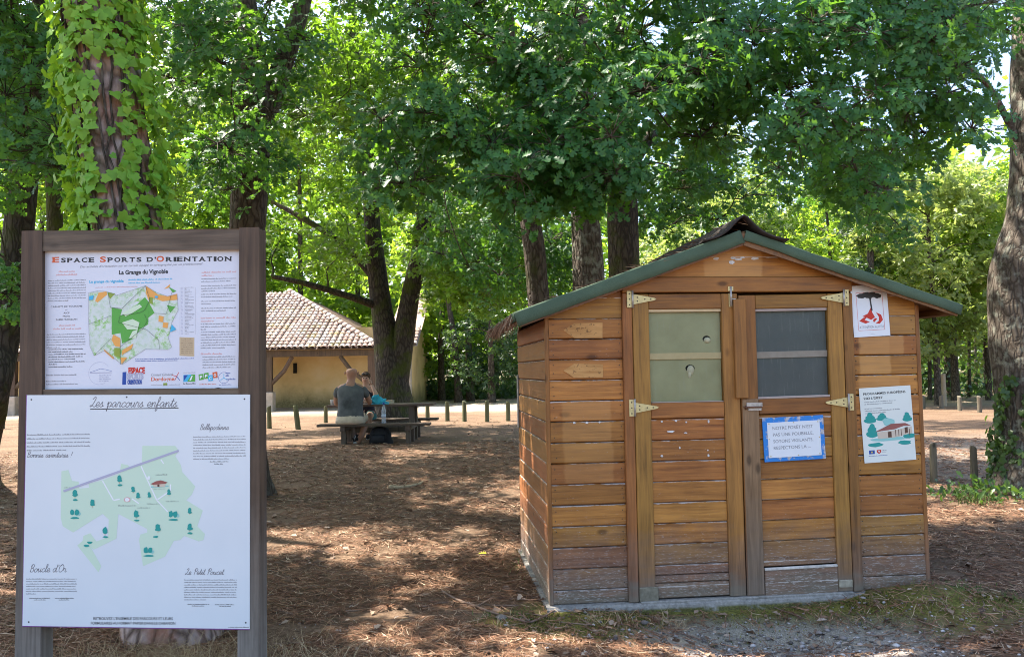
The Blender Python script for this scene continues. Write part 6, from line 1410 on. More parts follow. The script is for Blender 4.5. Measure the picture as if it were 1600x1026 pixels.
# ------------------------------------------------------------------ people
def skin(name, pts, edges, rad, m, parent, root=0, sub=2):
    me = bpy.data.meshes.new(name); me.from_pydata([tuple(p) for p in pts], edges, []); me.materials.append(m)
    o = bpy.data.objects.new(name, me); col.objects.link(o); o.parent = parent
    md = o.modifiers.new('skin', 'SKIN'); md.use_smooth_shade = True
    for i, r_ in enumerate(rad):
        sv = me.skin_vertices[0].data[i]; sv.radius = (r_, r_) if not hasattr(r_, '__len__') else r_; sv.use_root = (i == root)
    s = o.modifiers.new('sub', 'SUBSURF'); s.levels = sub; s.render_levels = sub; return o
def sphere_part(name, c, r, m, parent, sq=(1, 1, 1), n=14, zcut=None):
    mb = MB(); V = []; k = 9
    for i in range(k + 1):
        ph = math.pi * i / k
        for j in range(n): a = 2 * math.pi * j / n; V.append((c[0] + r * sq[0] * math.sin(ph) * math.cos(a), c[1] + r * sq[1] * math.sin(ph) * math.sin(a), c[2] + r * sq[2] * math.cos(ph)))
    F = [(i * n + j, (i + 1) * n + j, (i + 1) * n + (j + 1) % n, i * n + (j + 1) % n) for i in range(k) for j in range(n)]
    mb.add(V, F); return mb.build(name, m, parent, True)
def skin_mat(name, c):
    t = NT(name); P = t.n('TexCoord').outputs['Object']
    return t.done(t.bsdf(t.ramp(t.noise(P, 9, 4), [(0.3, tuple(x * .85 for x in c)), (0.7, c)]), 0.5, 0.35, **{'Subsurface Weight': 0.1, 'Subsurface Radius': (0.02, 0.008, 0.004)}))
M_SKIN = skin_mat('tanned skin', (0.40, 0.205, 0.13)); M_SKIN2 = skin_mat('fair skin', (0.50, 0.29, 0.20))
def cloth(name, c, var=0.15): return plain(name, c, 0.9, 0.15, 0, var, 14, 0.25)
t = NT('grey shirt'); P = t.n('TexCoord').outputs['Object']
M_SHIRT = NT('grey tee'); P = M_SHIRT.n('TexCoord').outputs['Object']
dmp = M_SHIRT.n('VectorMath', {0: P, 1: (0.0, 0.0, 0.36)}, operation='SUBTRACT').outputs[0]; ln = M_SHIRT.n('VectorMath', {0: dmp}, operation='LENGTH').outputs['Value']
kk = M_SHIRT.ramp(M_SHIRT.math('ADD', ln, M_SHIRT.math('MULTIPLY', M_SHIRT.noise(P, 12, 4), 0.12)), [(0.15, 1.0), (0.24, 0.0)])
c = M_SHIRT.mix(kk, M_SHIRT.ramp(M_SHIRT.noise(P, 9, 4), [(0.3, (0.075, 0.08, 0.08)), (0.7, (0.115, 0.12, 0.117))]), (0.03, 0.032, 0.034))   # damp patch on the back
M_SHIRT = M_SHIRT.done(M_SHIRT.bsdf(c, 0.9, 0.15))
M_SHORT = cloth('beige shorts', (0.46, 0.38, 0.28)); M_SHOE = cloth('dark trainer', (0.03, 0.032, 0.034)); M_SOLE = cloth('pale sole', (0.42, 0.42, 0.40)); M_TOP = cloth('dark top', (0.035, 0.032, 0.042)); M_SKIRT = cloth('teal shorts', (0.045, 0.14, 0.14)); M_HAIR = cloth('dark blond hair', (0.10, 0.06, 0.035)); M_GLS = plain('dark lens', (0.012, 0.012, 0.014), 0.15, 0.6)
fx, fy = float(at(547, 655, 15.0)[0]), 15.0; seat = gz_t + zb_
man = tag(empty('person', (fx, fy, seat)), 'bald man seen from behind in a grey tee and beige shorts on the near bench', 'person')
#        0 pelvis        1 belly         2 chest         3 shoulders      4 neck            5 skull base     6 head mid       7 crown
B = [(0, .0, .10), (0, .03, .30), (0, .05, .50), (0.0, .07, .62), (.0, .09, .72), (.005, .10, .79), (.012, .105, .87), (.014, .10, .95),
     (-.16, .07, .615), (-.235, .09, .56), (-.285, .20, .33), (-.20, .40, .345), (-.13, .47, .36),
     (.16, .07, .615), (.235, .10, .56), (.295, .24, .34), (.22, .45, .385), (.15, .52, .42),
     (-.11, .06, .09), (-.19, .44, .07), (-.15, .20, -.26), (-.12, .10, -.36), (-.14, .23, -.405),
     (.11, .06, .09), (.20, .44, .05), (.15, .22, -.24), (.09, .10, -.35), (.09, .24, -.405)]
E_ = [(0, 1), (1, 2), (2, 3), (3, 4), (4, 5), (5, 6), (6, 7), (3, 8), (8, 9), (9, 10), (10, 11), (11, 12), (3, 13), (13, 14), (14, 15), (15, 16), (16, 17), (0, 18), (18, 19), (19, 20), (20, 21), (21, 22), (0, 23), (23, 24), (24, 25), (25, 26), (26, 27)]
Rr = [.15, .14, .13, .085, .060, .080, .116, .094, .060, .058, .050, .040, .036, .060, .058, .050, .040, .036, .10, .068, .055, .042, .036, .10, .068, .055, .042, .036]
k_ = 1.10
body = skin('body', [tuple(v * k_ for v in p) for p in B], E_, [r_ * k_ for r_ in Rr], M_SKIN, man)
def loft(name, rings, m, par, n=22, k=1.0, wr=0.0):
    mb = MB(); V = []
    for (z, cx, cy, rx, ry) in rings:
        for j in range(n):
            a = 2 * math.pi * j / n; q = 1 + wr * mnoise.noise(Vector((math.cos(a) * 2.2, math.sin(a) * 2.2, z * 14)))
            c_, s_ = math.cos(a), math.sin(a); V.append(((cx + rx * q * abs(c_) ** .85 * (1 if c_ > 0 else -1)) * k, (cy + ry * q * abs(s_) ** .85 * (1 if s_ > 0 else -1)) * k, z * k))
    kk = len(rings); mb.add(V, [(i * n + j, i * n + (j + 1) % n, (i + 1) * n + (j + 1) % n, (i + 1) * n + j) for i in range(kk - 1) for j in range(n)]); return mb.build(name, m, par, True)
loft('tee_shirt', [(.035, 0, .0, .222, .165), (.07, 0, .0, .228, .17), (.16, 0, .01, .222, .165), (.24, 0, .02, .214, .158), (.34, 0, .035, .212, .15), (.44, 0, .05, .222, .148), (.53, 0, .06, .236, .138), (.585, 0, .068, .232, .12), (.625, 0, .075, .205, .105), (.655, 0, .08, .15, .088), (.685, 0, .085, .094, .078), (.70, 0, .088, .080, .072)], M_SHIRT, man, 24, k_, .05)
for sx in (-1, 1): skin('sleeve', [(sx * .17 * k_, .07 * k_, .605 * k_), (sx * .235 * k_, .09 * k_, .55 * k_), (sx * .268 * k_, .15 * k_, .43 * k_)], [(0, 1), (1, 2)], [.085, .084, .072], M_SHIRT, man, 0, 2)
loft('shorts', [(-.005, 0, .02, .235, .17), (.02, 0, .0, .252, .20), (.07, 0, .0, .248, .195), (.12, 0, .005, .232, .178), (.15, 0, .01, .21, .16)], M_SHORT, man, 22, k_, .06)
for sx in (-1, 1): skin('shorts_leg', [(sx * .11 * k_, .06 * k_, .085 * k_), (sx * .165 * k_, .28 * k_, .082 * k_), (sx * .18 * k_, .38 * k_, .078 * k_)], [(0, 1), (1, 2)], [.125, .108, .10], M_SHORT, man, 0, 2)
for s in (-1, 1): sphere_part('ear', (.012 + s * .116 * k_, .105 * k_, .86 * k_), .030, M_SKIN, man, (.45, .8, 1.25), 8)
def hand(par, wrist, d, m, s):
    """palm with four curled fingers and a thumb"""
    w = Vector(wrist); d = Vector(d).normalized(); up = Vector((0, 0, 1)); side = d.cross(up).normalized() * s; h = bpy.data.objects.new('hand', None); col.objects.link(h); h.parent = par
    pts = [w, w + d * .05, w + d * .085]; ed = [(0, 1), (1, 2)]; rad = [.026, (.036), .034]
    for q in range(4):
        b = w + d * .085 + side * (-.028 + .019 * q); L = (.062, .072, .068, .052)[q]; i = len(pts); pts += [b, b + d * L * .5 - up * .008, b + d * L * .85 - up * .030]; ed += [(2, i), (i, i + 1), (i + 1, i + 2)]; rad += [.0095, .009, .0075]
    i = len(pts); b = w + d * .03 - side * .03; pts += [b, b + d * .03 - side * .022, b + d * .06 - side * .026]; ed += [(1, i), (i, i + 1), (i + 1, i + 2)]; rad += [.012, .0105, .009]
    o = skin('palm_and_fingers', [tuple(p) for p in pts], ed, rad, m, h, 0, 1); return h
hand(man, (-.13 * k_, .47 * k_, .36 * k_), (.35, .8, -.05), M_SKIN, 1); hand(man, (.15 * k_, .52 * k_, .42 * k_), (-.3, .7, .25), M_SKIN, -1)
def shoe(par, heel, toe, m, ms):
    h, t_ = Vector(heel), Vector(toe); e = bpy.data.objects.new('shoe', None); col.objects.link(e); e.parent = par
    m1 = h.lerp(t_, .45) + Vector((0, 0, .012)); skin('upper', [tuple(h + Vector((0, 0, .05))), tuple(h), tuple(m1), tuple(t_)], [(0, 1), (1, 2), (2, 3)], [.048, .052, .050, .042], m, e, 1, 1)
    skin('sole', [tuple(h - Vector((0, .012, .036))), tuple(m1 - Vector((0, 0, .048))), tuple(t_ + Vector((0, .02, -.03)))], [(0, 1), (1, 2)], [(.046, .016), (.046, .016), (.040, .014)], ms, e, 1, 1)
flo = -zb_ + 0.06
for hx, a in ((-.13, -.03), (.07, .03)): shoe(man, (hx, .07, max(flo, -.37 * k_)), (hx + a, .27, flo - .005), M_SHOE, M_SOLE)
mb = MB(); [mb.tube([(.13 * 0 + x, .07, flo + .02), (x + .012, .02, flo + .055), (x + .02, .06, flo + .09)], .007, 5) for x in (-.13, .07)]; mb.build('shoe_stripe', M_SOLE, man)
# woman opposite
wx, wy = float(at(573, 630, 16.45)[0]), 16.45
wom = tag(empty('person', (wx, wy, seat)), 'woman facing the camera across the table, sunglasses on her head, hand at her mouth', 'person')
B2 = [(0, 0, .10), (0, -.02, .28), (0, -.04, .44), (0, -.05, .54), (0, -.065, .635), (0, -.085, .70), (0, -.085, .78), (0, -.075, .855),
      (-.13, -.05, .535), (-.185, -.07, .48), (-.22, -.24, .29), (-.10, -.46, .345), (-.03, -.50, .36),
      (.13, -.05, .535), (.185, -.08, .48), (.25, -.30, .34), (.17, -.25, .58), (.13, -.22, .66),
      (-.09, -.06, .09), (-.12, -.44, .08), (-.11, -.40, -.34), (-.11, -.53, -.40), (.09, -.06, .09), (.13, -.44, .08), (.12, -.40, -.34), (.12, -.53, -.40)]
E2 = [(0, 1), (1, 2), (2, 3), (3, 4), (4, 5), (5, 6), (6, 7), (3, 8), (8, 9), (9, 10), (10, 11), (11, 12), (3, 13), (13, 14), (14, 15), (15, 16), (16, 17), (0, 18), (18, 19), (19, 20), (20, 21), (0, 22), (22, 23), (23, 24), (24, 25)]
R2 = [.135, .115, .12, .09, .05, .062, .088, .066, .066, .052, .040, .032, .03, .066, .052, .040, .032, .03, .09, .06, .045, .03, .09, .06, .045, .03]
k_ = 1.08
skin('body', [tuple(v * k_ for v in p) for p in B2], E2, [r_ * k_ for r_ in R2], M_SKIN2, wom)
loft('sleeveless_top', [(.03, 0, 0, .175, .15), (.12, 0, 0, .165, .145), (.24, 0, -.015, .145, .125), (.34, 0, -.03, .15, .135), (.43, 0, -.04, .16, .14), (.50, 0, -.045, .155, .11), (.545, 0, -.05, .125, .085), (.575, 0, -.055, .10, .07)], M_TOP, wom, 22, k_, .04)
loft('shorts', [(-.01, 0, -.02, .17, .15), (.03, 0, 0, .188, .165), (.10, 0, 0, .182, .158)], M_SKIRT, wom, 22, k_, .04)
for sx in (-1, 1): skin('shorts_leg', [(sx * .09 * k_, -.05 * k_, .09 * k_), (sx * .115 * k_, -.33 * k_, .085 * k_)], [(0, 1)], [.105, .08], M_SKIRT, wom, 0, 2)
hc = Vector((0, -.085, .79)) * k_
sphere_part('hair', (hc.x, hc.y + .022, hc.z + .022), .098, M_HAIR, wom, (1.0, 1.0, 1.06)); sphere_part('hair_bun', (hc.x, hc.y + .10, hc.z + .03), .04, M_HAIR, wom)
for s in (-1, 1):
    sphere_part('eye', (s * .034, hc.y - .088, hc.z - .012), .011, M_GLS, wom, (1.3, .6, .8), 8); sphere_part('sunglass_lens', (s * .036, hc.y - .075, hc.z + .070), .027, M_GLS, wom, (1.1, .5, .7), 10); sphere_part('ear', (s * .092, hc.y + .005, hc.z - .015), .02, M_SKIN2, wom, (.4, .8, 1.2), 8)
sphere_part('nose', (0, hc.y - .098, hc.z - .036), .013, M_SKIN2, wom, (.8, 1.1, 1.5), 8); sphere_part('mouth', (0, hc.y - .088, hc.z - .068), .014, plain('lips', (0.36, 0.11, 0.09), 0.5), wom, (1.5, .5, .45), 8)
mb = MB(); mb.tube([(-.094, hc.y + .01, hc.z + .055), (-.06, hc.y - .07, hc.z + .07), (.06, hc.y - .07, hc.z + .07), (.094, hc.y + .01, hc.z + .055)], .005, 6); mb.build('sunglass_frame', M_GLS, wom, True)
hand(wom, (.13 * k_, -.22 * k_, .66 * k_), (-.35, .05, .85), M_SKIN2, 1); hand(wom, (-.03 * k_, -.50 * k_, .36 * k_), (.8, -.3, -.05), M_SKIN2, 1)
for s in (-1, 1): shoe(wom, (s * .12, -.44, flo), (s * .12, -.62, flo - .005), M_SHOE, M_SOLE)

# ------------------------------------------------------------------ things on and under the table
tz = gz_t + zt_
p = at(592, 625, 15.55); bag = tag(empty('cloth_bag', (p[0], 15.55, tz)), 'crumpled turquoise cloth bag lying on the table', 'bag')
M_BAG = plain('turquoise nylon', (0.03, 0.36, 0.47), 0.6, 0.3, 0, 0.25, 22, 0.5)
mb = MB(); V = []; nn, kk = 20, 9
for i in range(kk + 1):
    ph = math.pi / 2 * i / kk
    for j in range(nn):
        a = 2 * math.pi * j / nn; q = 1 + .30 * mnoise.noise(Vector((math.cos(a) * 2.1, math.sin(a) * 2.1, ph * 2.6))) + .16 * mnoise.noise(Vector((math.cos(a) * 6, math.sin(a) * 6, ph * 5)))
        V.append((.155 * q * math.cos(ph) ** .6 * math.cos(a), .12 * q * math.cos(ph) ** .6 * math.sin(a), max(0.0, .135 * q * math.sin(ph) * (1 + .3 * math.cos(a + 2.4)))))
mb.add(V, [(i * nn + j, i * nn + (j + 1) % nn, (i + 1) * nn + (j + 1) % nn, (i + 1) * nn + j) for i in range(kk) for j in range(nn)]); mb.build('cloth', M_BAG, bag, True)
mb = MB(); mb.tube(smooth_path([(.10, -.06, .05), (.20, -.10, .03), (.20, -.14, .008), (.10, -.12, .012)], 5), .010, 6); mb.build('strap', M_BAG, bag, True)
p = at(607, 626, 15.65); bx = tag(empty('food_box', (p[0], 15.7, tz), 0.2), 'pale cardboard food box beside the turquoise bag', 'box'); M_CARD = plain('pale card', (0.56, 0.47, 0.33), 0.8)
mb = MB(); mb.bevbox(-.10, .10, -.06, .06, 0, .05, .004); mb.build('tray', M_CARD, bx); mb = MB(); mb.bevbox(-.105, .105, -.065, .065, .051, .063, .003); mb.build('lid', M_CARD, bx)
p = at(519, 626, 15.6); cu = tag(empty('plastic_cup', (p[0], 15.6, tz)), 'small white cup at the left end of the table', 'cup'); mb = MB(); lathe(mb, [(.028, 0), (.036, .09), (.038, .095), (.034, .094), (.026, .006)], 14); mb.build('cup_body', plain('white plastic', (0.72, 0.72, 0.7), 0.4, 0.4), cu, True)
p = at(600, 661, 15.0); bo = tag(empty('water_bottle', (p[0], 14.98, gz_t + zb_)), 'clear water bottle with a blue cap standing on the near bench', 'bottle')
t = NT('clear plastic'); M_PET = t.done(t.n('MixShader', {0: 0.34, 1: t.n('BsdfTransparent', {0: (0.92, 0.95, 0.97, 1)}).outputs[0], 2: t.bsdf((0.62, 0.66, 0.70), 0.12, 0.6)}).outputs[0])
mb = MB(); lathe(mb, [(.036, 0), (.043, .012), (.043, .07), (.039, .085), (.043, .10), (.043, .17), (.039, .185), (.043, .20), (.042, .25), (.030, .30), (.016, .335), (.015, .35)], 18); mb.build('bottle_body', M_PET, bo, True)
mb = MB(); lathe(mb, [(.0435, .105), (.0436, .165)], 18); mb.build('bottle_label', plain('pale blue label', (0.45, 0.52, 0.62), 0.5), bo, True)
mb = MB(); lathe(mb, [(.018, .345), (.018, .378), (.014, .382)], 14); mb.build('bottle_cap', plain('blue cap', (0.03, 0.06, 0.28), 0.4), bo, True)
p = G(598, 690); bp = tag(empty('backpack', (p[0], 15.10, float(ground(p[0], 15.1)))), 'black backpack slumped on the ground under the near bench', 'backpack'); M_BP = plain('black nylon', (0.012, 0.012, 0.014), 0.7, 0.3, 0, 0.3, 20, 0.4)
mb = MB(); V = []; nn, kk = 22, 10
for i in range(kk + 1):
    f_ = i / kk
    for j in range(nn):
        a = 2 * math.pi * j / nn; cx_, cy_ = math.cos(a), math.sin(a); sx = abs(cx_) ** .6 * (1 if cx_ > 0 else -1); sy = abs(cy_) ** .6 * (1 if cy_ > 0 else -1); q = (1 - .35 * f_ ** 2.2) * (1 if i < kk else .25) * (1 + .12 * mnoise.noise(Vector((cx_ * 2, cy_ * 2, f_ * 4))))
        V.append((.20 * q * sx + .05 * (1 - f_) * max(0, cx_), .13 * q * sy, .33 * f_ - .01))
mb.add(V, [(i * nn + j, i * nn + (j + 1) % nn, (i + 1) * nn + (j + 1) % nn, (i + 1) * nn + j) for i in range(kk) for j in range(nn)] + [tuple(kk * nn + j for j in range(nn))]); mb.build('pack_body', M_BP, bp, True)
mb = MB(); mb.bevbox(-.13, .13, -.17, -.10, .02, .17, .02); mb.build('front_pocket', M_BP, bp, True)
for s in (-1, 1): mb = MB(); mb.tube(smooth_path([(s * .08, -.08, .30), (s * .13, -.17, .22), (s * .15, -.15, .06)], 5), .012, 6); mb.build('strap', M_BP, bp, True)
mb = MB(); mb.tube(smooth_path([(-.04, -.03, .32), (0, -.04, .37), (.04, -.03, .32)], 5), .010, 6); mb.build('handle', M_BP, bp, True)

# ------------------------------------------------------------------ forest litter
def sticks(name, label, pts_px, r0, r1, m, cat='branch', lift=0.012):
    P = [G(*q) + np.array([0, 0, lift + (l if (l := 0.0) else 0)]) for q in pts_px]; P = smooth_path(P, 6); e = tag(empty(name, tuple(P[0])), label, cat)
    mb = MB(); mb.tube(P, np.linspace(r0, r1, len(P)) * (1 + 0.12 * np.sin(np.arange(len(P)) * 1.9)), 7); mb.build('stem', m, e, True, Vector(-P[0])); return e, P
M_STICK = plain('dead branch', (0.20, 0.135, 0.10), 0.85, 0.2, 0, 0.25, 40, 0.5); M_LOGW = plain('pale log', (0.34, 0.27, 0.17), 0.85, 0.2, 0, 0.25, 30, 0.5)
e, P = sticks('fallen_branch', 'long thin bent branch on the ground by the left corner of the shed', [(690, 925), (712, 938), (745, 950), (772, 960), (805, 969), (828, 974), (848, 966), (866, 956)], 0.009, 0.005, M_STICK)
mb = MB(); mb.tube([P[12], P[12] + np.array([0.10, 0.03, 0.05])], [.004, .002], 5); mb.tube([P[30], P[30] + np.array([-0.07, 0.06, 0.04])], [.004, .002], 5); mb.build('side_twig', M_STICK, e, True, Vector(-P[0]))
e, P = sticks('fallen_log', 'short pale fallen branch lying on the needles below the picnic table', [(609, 763), (625, 764), (640, 762), (652, 759), (660, 755)], 0.032, 0.012, M_LOGW, lift=0.02)
mb = MB(); mb.tube([P[8], P[8] + np.array([0.05, -0.05, 0.08])], [.010, .005], 5); mb.build('side_twig', M_LOGW, e, True, Vector(-P[0]))
e, P = sticks('fallen_branch', 'dark twig in the needles between the board and the shed', [(610, 922), (630, 916), (655, 908), (672, 905)], 0.008, 0.004, plain('dark twig', (0.07, 0.045, 0.035), 0.9))
def scatter(n, xr, yr, power=1.6):
    """density falling away from the camera"""
    u = rng.uniform(0, 1, n); y = yr[0] * (yr[1] / yr[0]) ** (u ** (1 / power) if power < 1 else u); half = y * 0.70
    x = rng.uniform(-1, 1, n) * half; k = (x > xr[0]) & (x < xr[1]); return x[k], y[k]
x, y = scatter(150000, (-9, 9), (3.7, 15))
patch = np.array([mnoise.noise(Vector((a * 1.1, b * 1.1, 2.0))) + 0.6 * mnoise.noise(Vector((a * 3.3, b * 3.3, 5.0))) for a, b in zip(x, y)])
gcl = ((x - 1.6) / 0.75) ** 2 + ((y - 4.55) / 0.5) ** 2
ins = ((x - SHED_O[0]) * SU[0] + (y - SHED_O[1]) * SU[1] > 0) & ((x - SHED_O[0]) * SU[0] + (y - SHED_O[1]) * SU[1] < W_) & (-(x - SHED_O[0]) * SN[0] - (y - SHED_O[1]) * SN[1] > -0.05) & (-(x - SHED_O[0]) * SN[0] - (y - SHED_O[1]) * SN[1] < DEP)
k = (patch > -0.30 - 0.25 * rng.rand(len(x))) & ~((gcl < 1) & (rng.rand(len(x)) < 0.85)) & ~ins & ~((((x - 1.6) / 1.8) ** 4 + ((y - 5.05) / 0.42) ** 2 < 1.3) & (rng.rand(len(x)) < 0.62))
x, y, patch = x[k], y[k], patch[k]; n_ = len(x)
L = rng.uniform(0.05, 0.13, n_); a = rng.uniform(0, 6.283, n_) * 0.5 + 0.4 * np.sin(x * 1.3 + y) ; wdt = (0.0006 + 0.00022 * y) * rng.uniform(.7, 1.3, n_)
dx, dy = np.cos(a) * L / 2, np.sin(a) * L / 2; hz = np.clip(patch + 0.25, 0, 1) * 0.03 * rng.rand(n_)
bow = rng.normal(size=n_) * 0.10
def gp(xx, yy, h): return np.stack([xx, yy, ground(xx, yy) + h], 1)
A_ = gp(x - dx, y - dy, 0.004 + hz + rng.uniform(0, .012, n_)); Bm = gp(x - dy * bow * 2, y + dx * bow * 2, 0.008 + hz + rng.uniform(0, .008, n_)); C_ = gp(x + dx, y + dy, 0.004 + hz + rng.uniform(0, .02, n_))
sx, sy = -np.sin(a) * wdt, np.cos(a) * wdt; Sd = np.stack([sx, sy, rng.normal(size=n_) * wdt * .5], 1)
V = np.stack([A_ - Sd, A_ + Sd, Bm - Sd, Bm + Sd, C_], 1).reshape(-1, 3); b = (np.arange(n_) * 5)[:, None]
F = np.concatenate([b + np.array([[0, 2, 1]]), b + np.array([[1, 2, 3]]), b + np.array([[2, 4, 3]])], 0)
tag(link('pine_needles', np_mesh('pine needles', V, F), M_NEEDLE), kind='stuff')
# dead leaves
x, y = scatter(5200, (-9, 9), (3.8, 22)); n_ = len(x)
t = NT('dead leaf'); r = t.n('NewGeometry').outputs['Random Per Island']; M_DEAD = t.done(t.bsdf(t.ramp(r, [(0.0, (0.06, 0.032, 0.02)), (0.5, (0.17, 0.105, 0.065)), (0.85, (0.30, 0.21, 0.145)), (1.0, (0.42, 0.34, 0.27))]), 0.7, 0.25))
P = gp(x, y, rng.uniform(0.006, 0.02, n_)); tag(link('dead_leaves', leaves_mesh('dead leaves', P, leaf_frames(rng.normal(size=P.shape) * [1, 1, .15], norm(rng.normal(size=P.shape) * .35 + [0, 0, 1])), rng.uniform(0.025, 0.075, n_), OAK_LO), M_DEAD), kind='stuff')
# pebbles and chalk chips below the threshold
PB = []; n_ = 0
oc = np.array([(1, 0, 0), (-1, 0, 0), (0, 1, 0), (0, -1, 0), (0, 0, 1), (0, 0, -1), (.62, .62, .45), (-.62, .62, .45), (.62, -.62, .45), (-.62, -.62, .45)], float)
of = np.array([(4, 6, 7), (4, 8, 6), (4, 9, 8), (4, 7, 9), (0, 6, 8), (2, 7, 6), (1, 9, 7), (3, 8, 9), (0, 5, 2), (2, 5, 1), (1, 5, 3), (3, 5, 0), (0, 2, 6), (2, 1, 7), (1, 3, 9), (3, 0, 8)])
N = 2600; x = np.concatenate([rng.normal(1.55, 0.6, N), rng.uniform(-1.5, 3.2, 500)]); y = np.concatenate([rng.normal(4.6, 0.30, N), rng.uniform(3.9, 6.0, 500)]); k = (y < 5.06 + (x - .2) * .1) & (y > 3.9); x, y = x[k], y[k]; n_ = len(x)
s = np.exp(rng.normal(size=n_) * .55) * 0.0055; P = gp(x, y, s * .3); ang = rng.uniform(0, 6.28, n_)
O3 = oc[None] * (1 + rng.uniform(-.25, .25, (n_, 10, 3))) * s[:, None, None] * np.array([1, .85, .6]); ca, sa = np.cos(ang)[:, None], np.sin(ang)[:, None]
W3 = np.stack([O3[..., 0] * ca - O3[..., 1] * sa, O3[..., 0] * sa + O3[..., 1] * ca, O3[..., 2]], -1) + P[:, None]
t = NT('pebble'); r = t.n('NewGeometry').outputs['Random Per Island']; M_PEB = t.done(t.bsdf(t.ramp(r, [(0.0, (0.10, 0.085, 0.075)), (0.5, (0.24, 0.21, 0.19)), (0.85, (0.42, 0.39, 0.37)), (1.0, (0.66, 0.64, 0.62))]), 0.85, 0.2))
tag(link('gravel', np_mesh('gravel', W3.reshape(-1, 3), (of[None] + (np.arange(n_) * 10)[:, None, None]).reshape(-1, 3)), M_PEB), kind='stuff')
# blades: moss at the base of the shed, dry grass below the board, green tufts
def blades(name, cx, cy, sx, sy, n_, hmin, hmax, w, m, spread=.6, shape=None):
    x = rng.normal(cx, sx, n_); y = rng.normal(cy, sy, n_)
    if shape is not None: k = shape(x, y); x, y = x[k], y[k]
    P = gp(x, y, -0.004); nn = len(P); tp = rng.normal(size=P.shape) * spread * [1, 1, .3] + [0, 0, 1]; tp = norm(tp); h = rng.uniform(hmin, hmax, nn); sd = norm(np.cross(tp, rng.normal(size=P.shape))) * w
    bend = rng.normal(size=P.shape) * .35 * [1, 1, 0]
    Md = P + tp * (h * .55)[:, None]; T = P + tp * h[:, None] + bend * h[:, None] - np.array([0, 0, .12]) * h[:, None]; T[:, 2] = np.maximum(T[:, 2], ground(T[:, 0], T[:, 1]) + .004)
    V = np.stack([P - sd, P + sd, Md - sd * .8, Md + sd * .8, T], 1).reshape(-1, 3); b = (np.arange(nn) * 5)[:, None]
    return V, np.concatenate([b + np.array([[0, 2, 1]]), b + np.array([[1, 2, 3]]), b + np.array([[2, 4, 3]])], 0)
def blade_mat(name, cs):
    t = NT(name); r = t.n('NewGeometry').outputs['Random Per Island']; return t.done(t.bsdf(t.ramp(r, [(i / (len(cs) - 1), c_) for i, c_ in enumerate(cs)]), 0.7, 0.25))
M_MOSS = blade_mat('moss blade', [(0.04, 0.045, 0.010), (0.14, 0.145, 0.026), (0.27, 0.255, 0.055)]); M_DRY = blade_mat('dry grass', [(0.20, 0.13, 0.07), (0.42, 0.31, 0.17), (0.56, 0.45, 0.27)]); M_GRASS = blade_mat('green grass', [(0.03, 0.06, 0.012), (0.07, 0.13, 0.022), (0.16, 0.21, 0.06)])
def front(x): return SHED_O[1] + (x - SHED_O[0]) * math.tan(SHED_A) - 0.09
NM = 16000; x = rng.uniform(0.0, 3.15, NM); y = front(x) - np.abs(rng.normal(size=NM)) * 0.22
nz_ = np.array([mnoise.noise(Vector((a * 3.0, b * 3.0, 0.5))) for a, b in zip(x, y)]); k = (nz_ > -0.05) & ~((np.abs(x - 1.6) < .45) & (rng.rand(NM) < .85)); x, y = x[k], y[k]
P = gp(x, y, -.003); nn = len(P); tp = norm(rng.normal(size=P.shape) * .5 + [0, -.3, 1]); h = rng.uniform(.006, .022, nn); sd = norm(np.cross(tp, rng.normal(size=P.shape))) * .0045
V = np.stack([P - sd, P + sd, P + tp * h[:, None]], 1).reshape(-1, 3); tag(link('moss', np_mesh('moss', V, np.arange(nn * 3).reshape(-1, 3)), M_MOSS), kind='stuff')
q = G(215, 1015); VV = []; FF = []; nb = 0
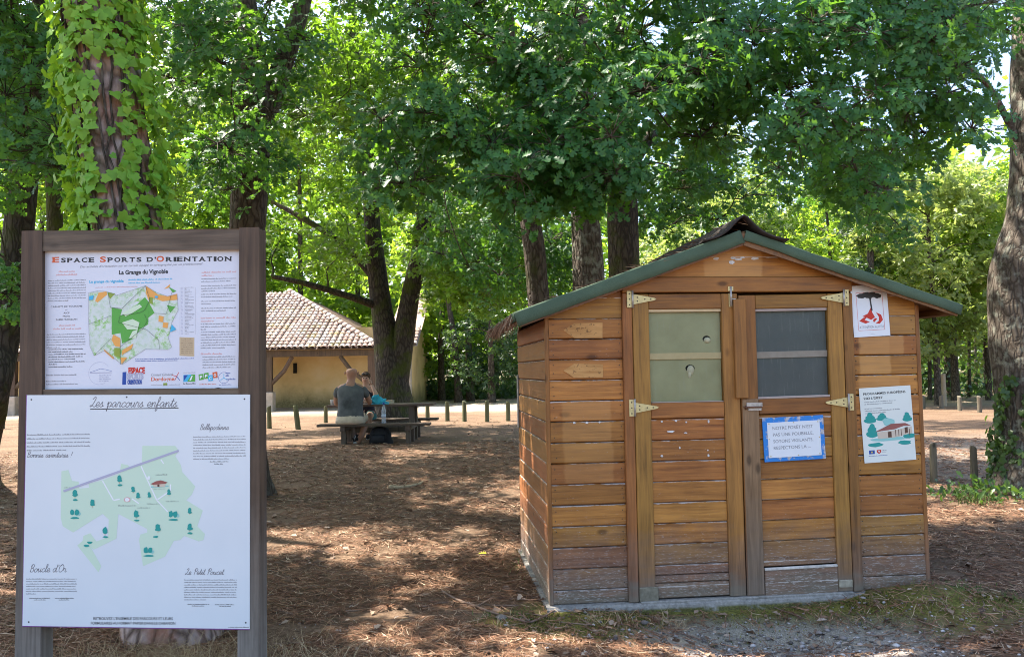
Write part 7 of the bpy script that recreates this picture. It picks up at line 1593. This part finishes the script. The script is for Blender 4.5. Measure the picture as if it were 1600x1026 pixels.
for (cx, cy, sx, sy, n_, h0, h1) in [(-1.72, 4.12, .42, .14, 2200, .06, .24), (-2.05, 4.25, .25, .18, 300, .05, .2), (-1.45, 4.0, .3, .12, 260, .05, .16), (.55, 4.92, .10, .05, 60, .05, .16), (.95, 4.95, .05, .04, 70, .05, .15), (2.6, 4.95, .25, .06, 60, .04, .12), (-.15, 4.75, .3, .12, 80, .03, .1)]:
    V, F = blades('d', cx, cy, sx, sy, n_, h0, h1, .0011, M_DRY, .75); VV.append(V); FF.append(F + nb); nb += len(V)
tag(link('dry_grass', np_mesh('dry grass', np.vstack(VV), np.vstack(FF)), M_DRY), kind='stuff')
VV, FF, nb = [], [], 0
for (cx, cy, sx, sy, n_, h0, h1) in [(G(1524, 785)[0], G(1524, 785)[1], .10, .10, 160, .08, .26), (G(1440, 745)[0] + .15, G(1440, 765)[1], .5, .12, 200, .03, .10), (3.05, 5.25, .22, .12, 260, .02, .07), (-1.05, 4.05, .12, .08, 70, .02, .07), (-.05, 5.0, .1, .06, 90, .02, .06), (.05, 6.3, .08, .2, 60, .03, .1)]:
    V, F = blades('g', cx, cy, sx, sy, n_, h0, h1, .0024, M_GRASS, .6); VV.append(V); FF.append(F + nb); nb += len(V)
tag(link('grass', np_mesh('grass', np.vstack(VV), np.vstack(FF)), M_GRASS), kind='stuff')
# short dead twigs and cones trodden into the needles
mb = MB(); x, y = scatter(520, (-8, 8), (3.9, 14))
for a, b in zip(x, y):
    th = rng.uniform(0, 3.14); L_t = rng.uniform(.06, .28); p0 = np.array([a, b, 0]); d_ = np.array([math.cos(th), math.sin(th), 0]); s_ = np.array([-d_[1], d_[0], 0])
    pts = [p0, p0 + d_ * L_t * .5 + s_ * L_t * rng.normal() * .1, p0 + d_ * L_t]
    for q_ in pts: q_[2] = float(ground(q_[0], q_[1])) + .012
    mb.tube(pts, [.0045, .004, .002], 4, cap=False)
o = mb.build('twigs', M_STICK, None, True); o['kind'] = 'stuff'
# two fallen leaves that catch the eye
for (px, py, lab, c_, s_) in ((746, 868, 'bright yellow fallen leaf on the needles left of the shed', (0.55, 0.47, 0.03), .075), (776, 888, 'pale brown curled leaf close to the left wall of the shed', (0.42, 0.28, 0.17), .10)):
    p = G(px, py); o = link('fallen_leaf', np_mesh('fallen leaf', OAK[0] * s_, OAK[1]), plain('leaf ' + lab[:6], c_, 0.6)); o.location = p + np.array([0, 0, .015]); o.rotation_euler = (0.25, 0.2, px); tag(o, lab, 'leaf')
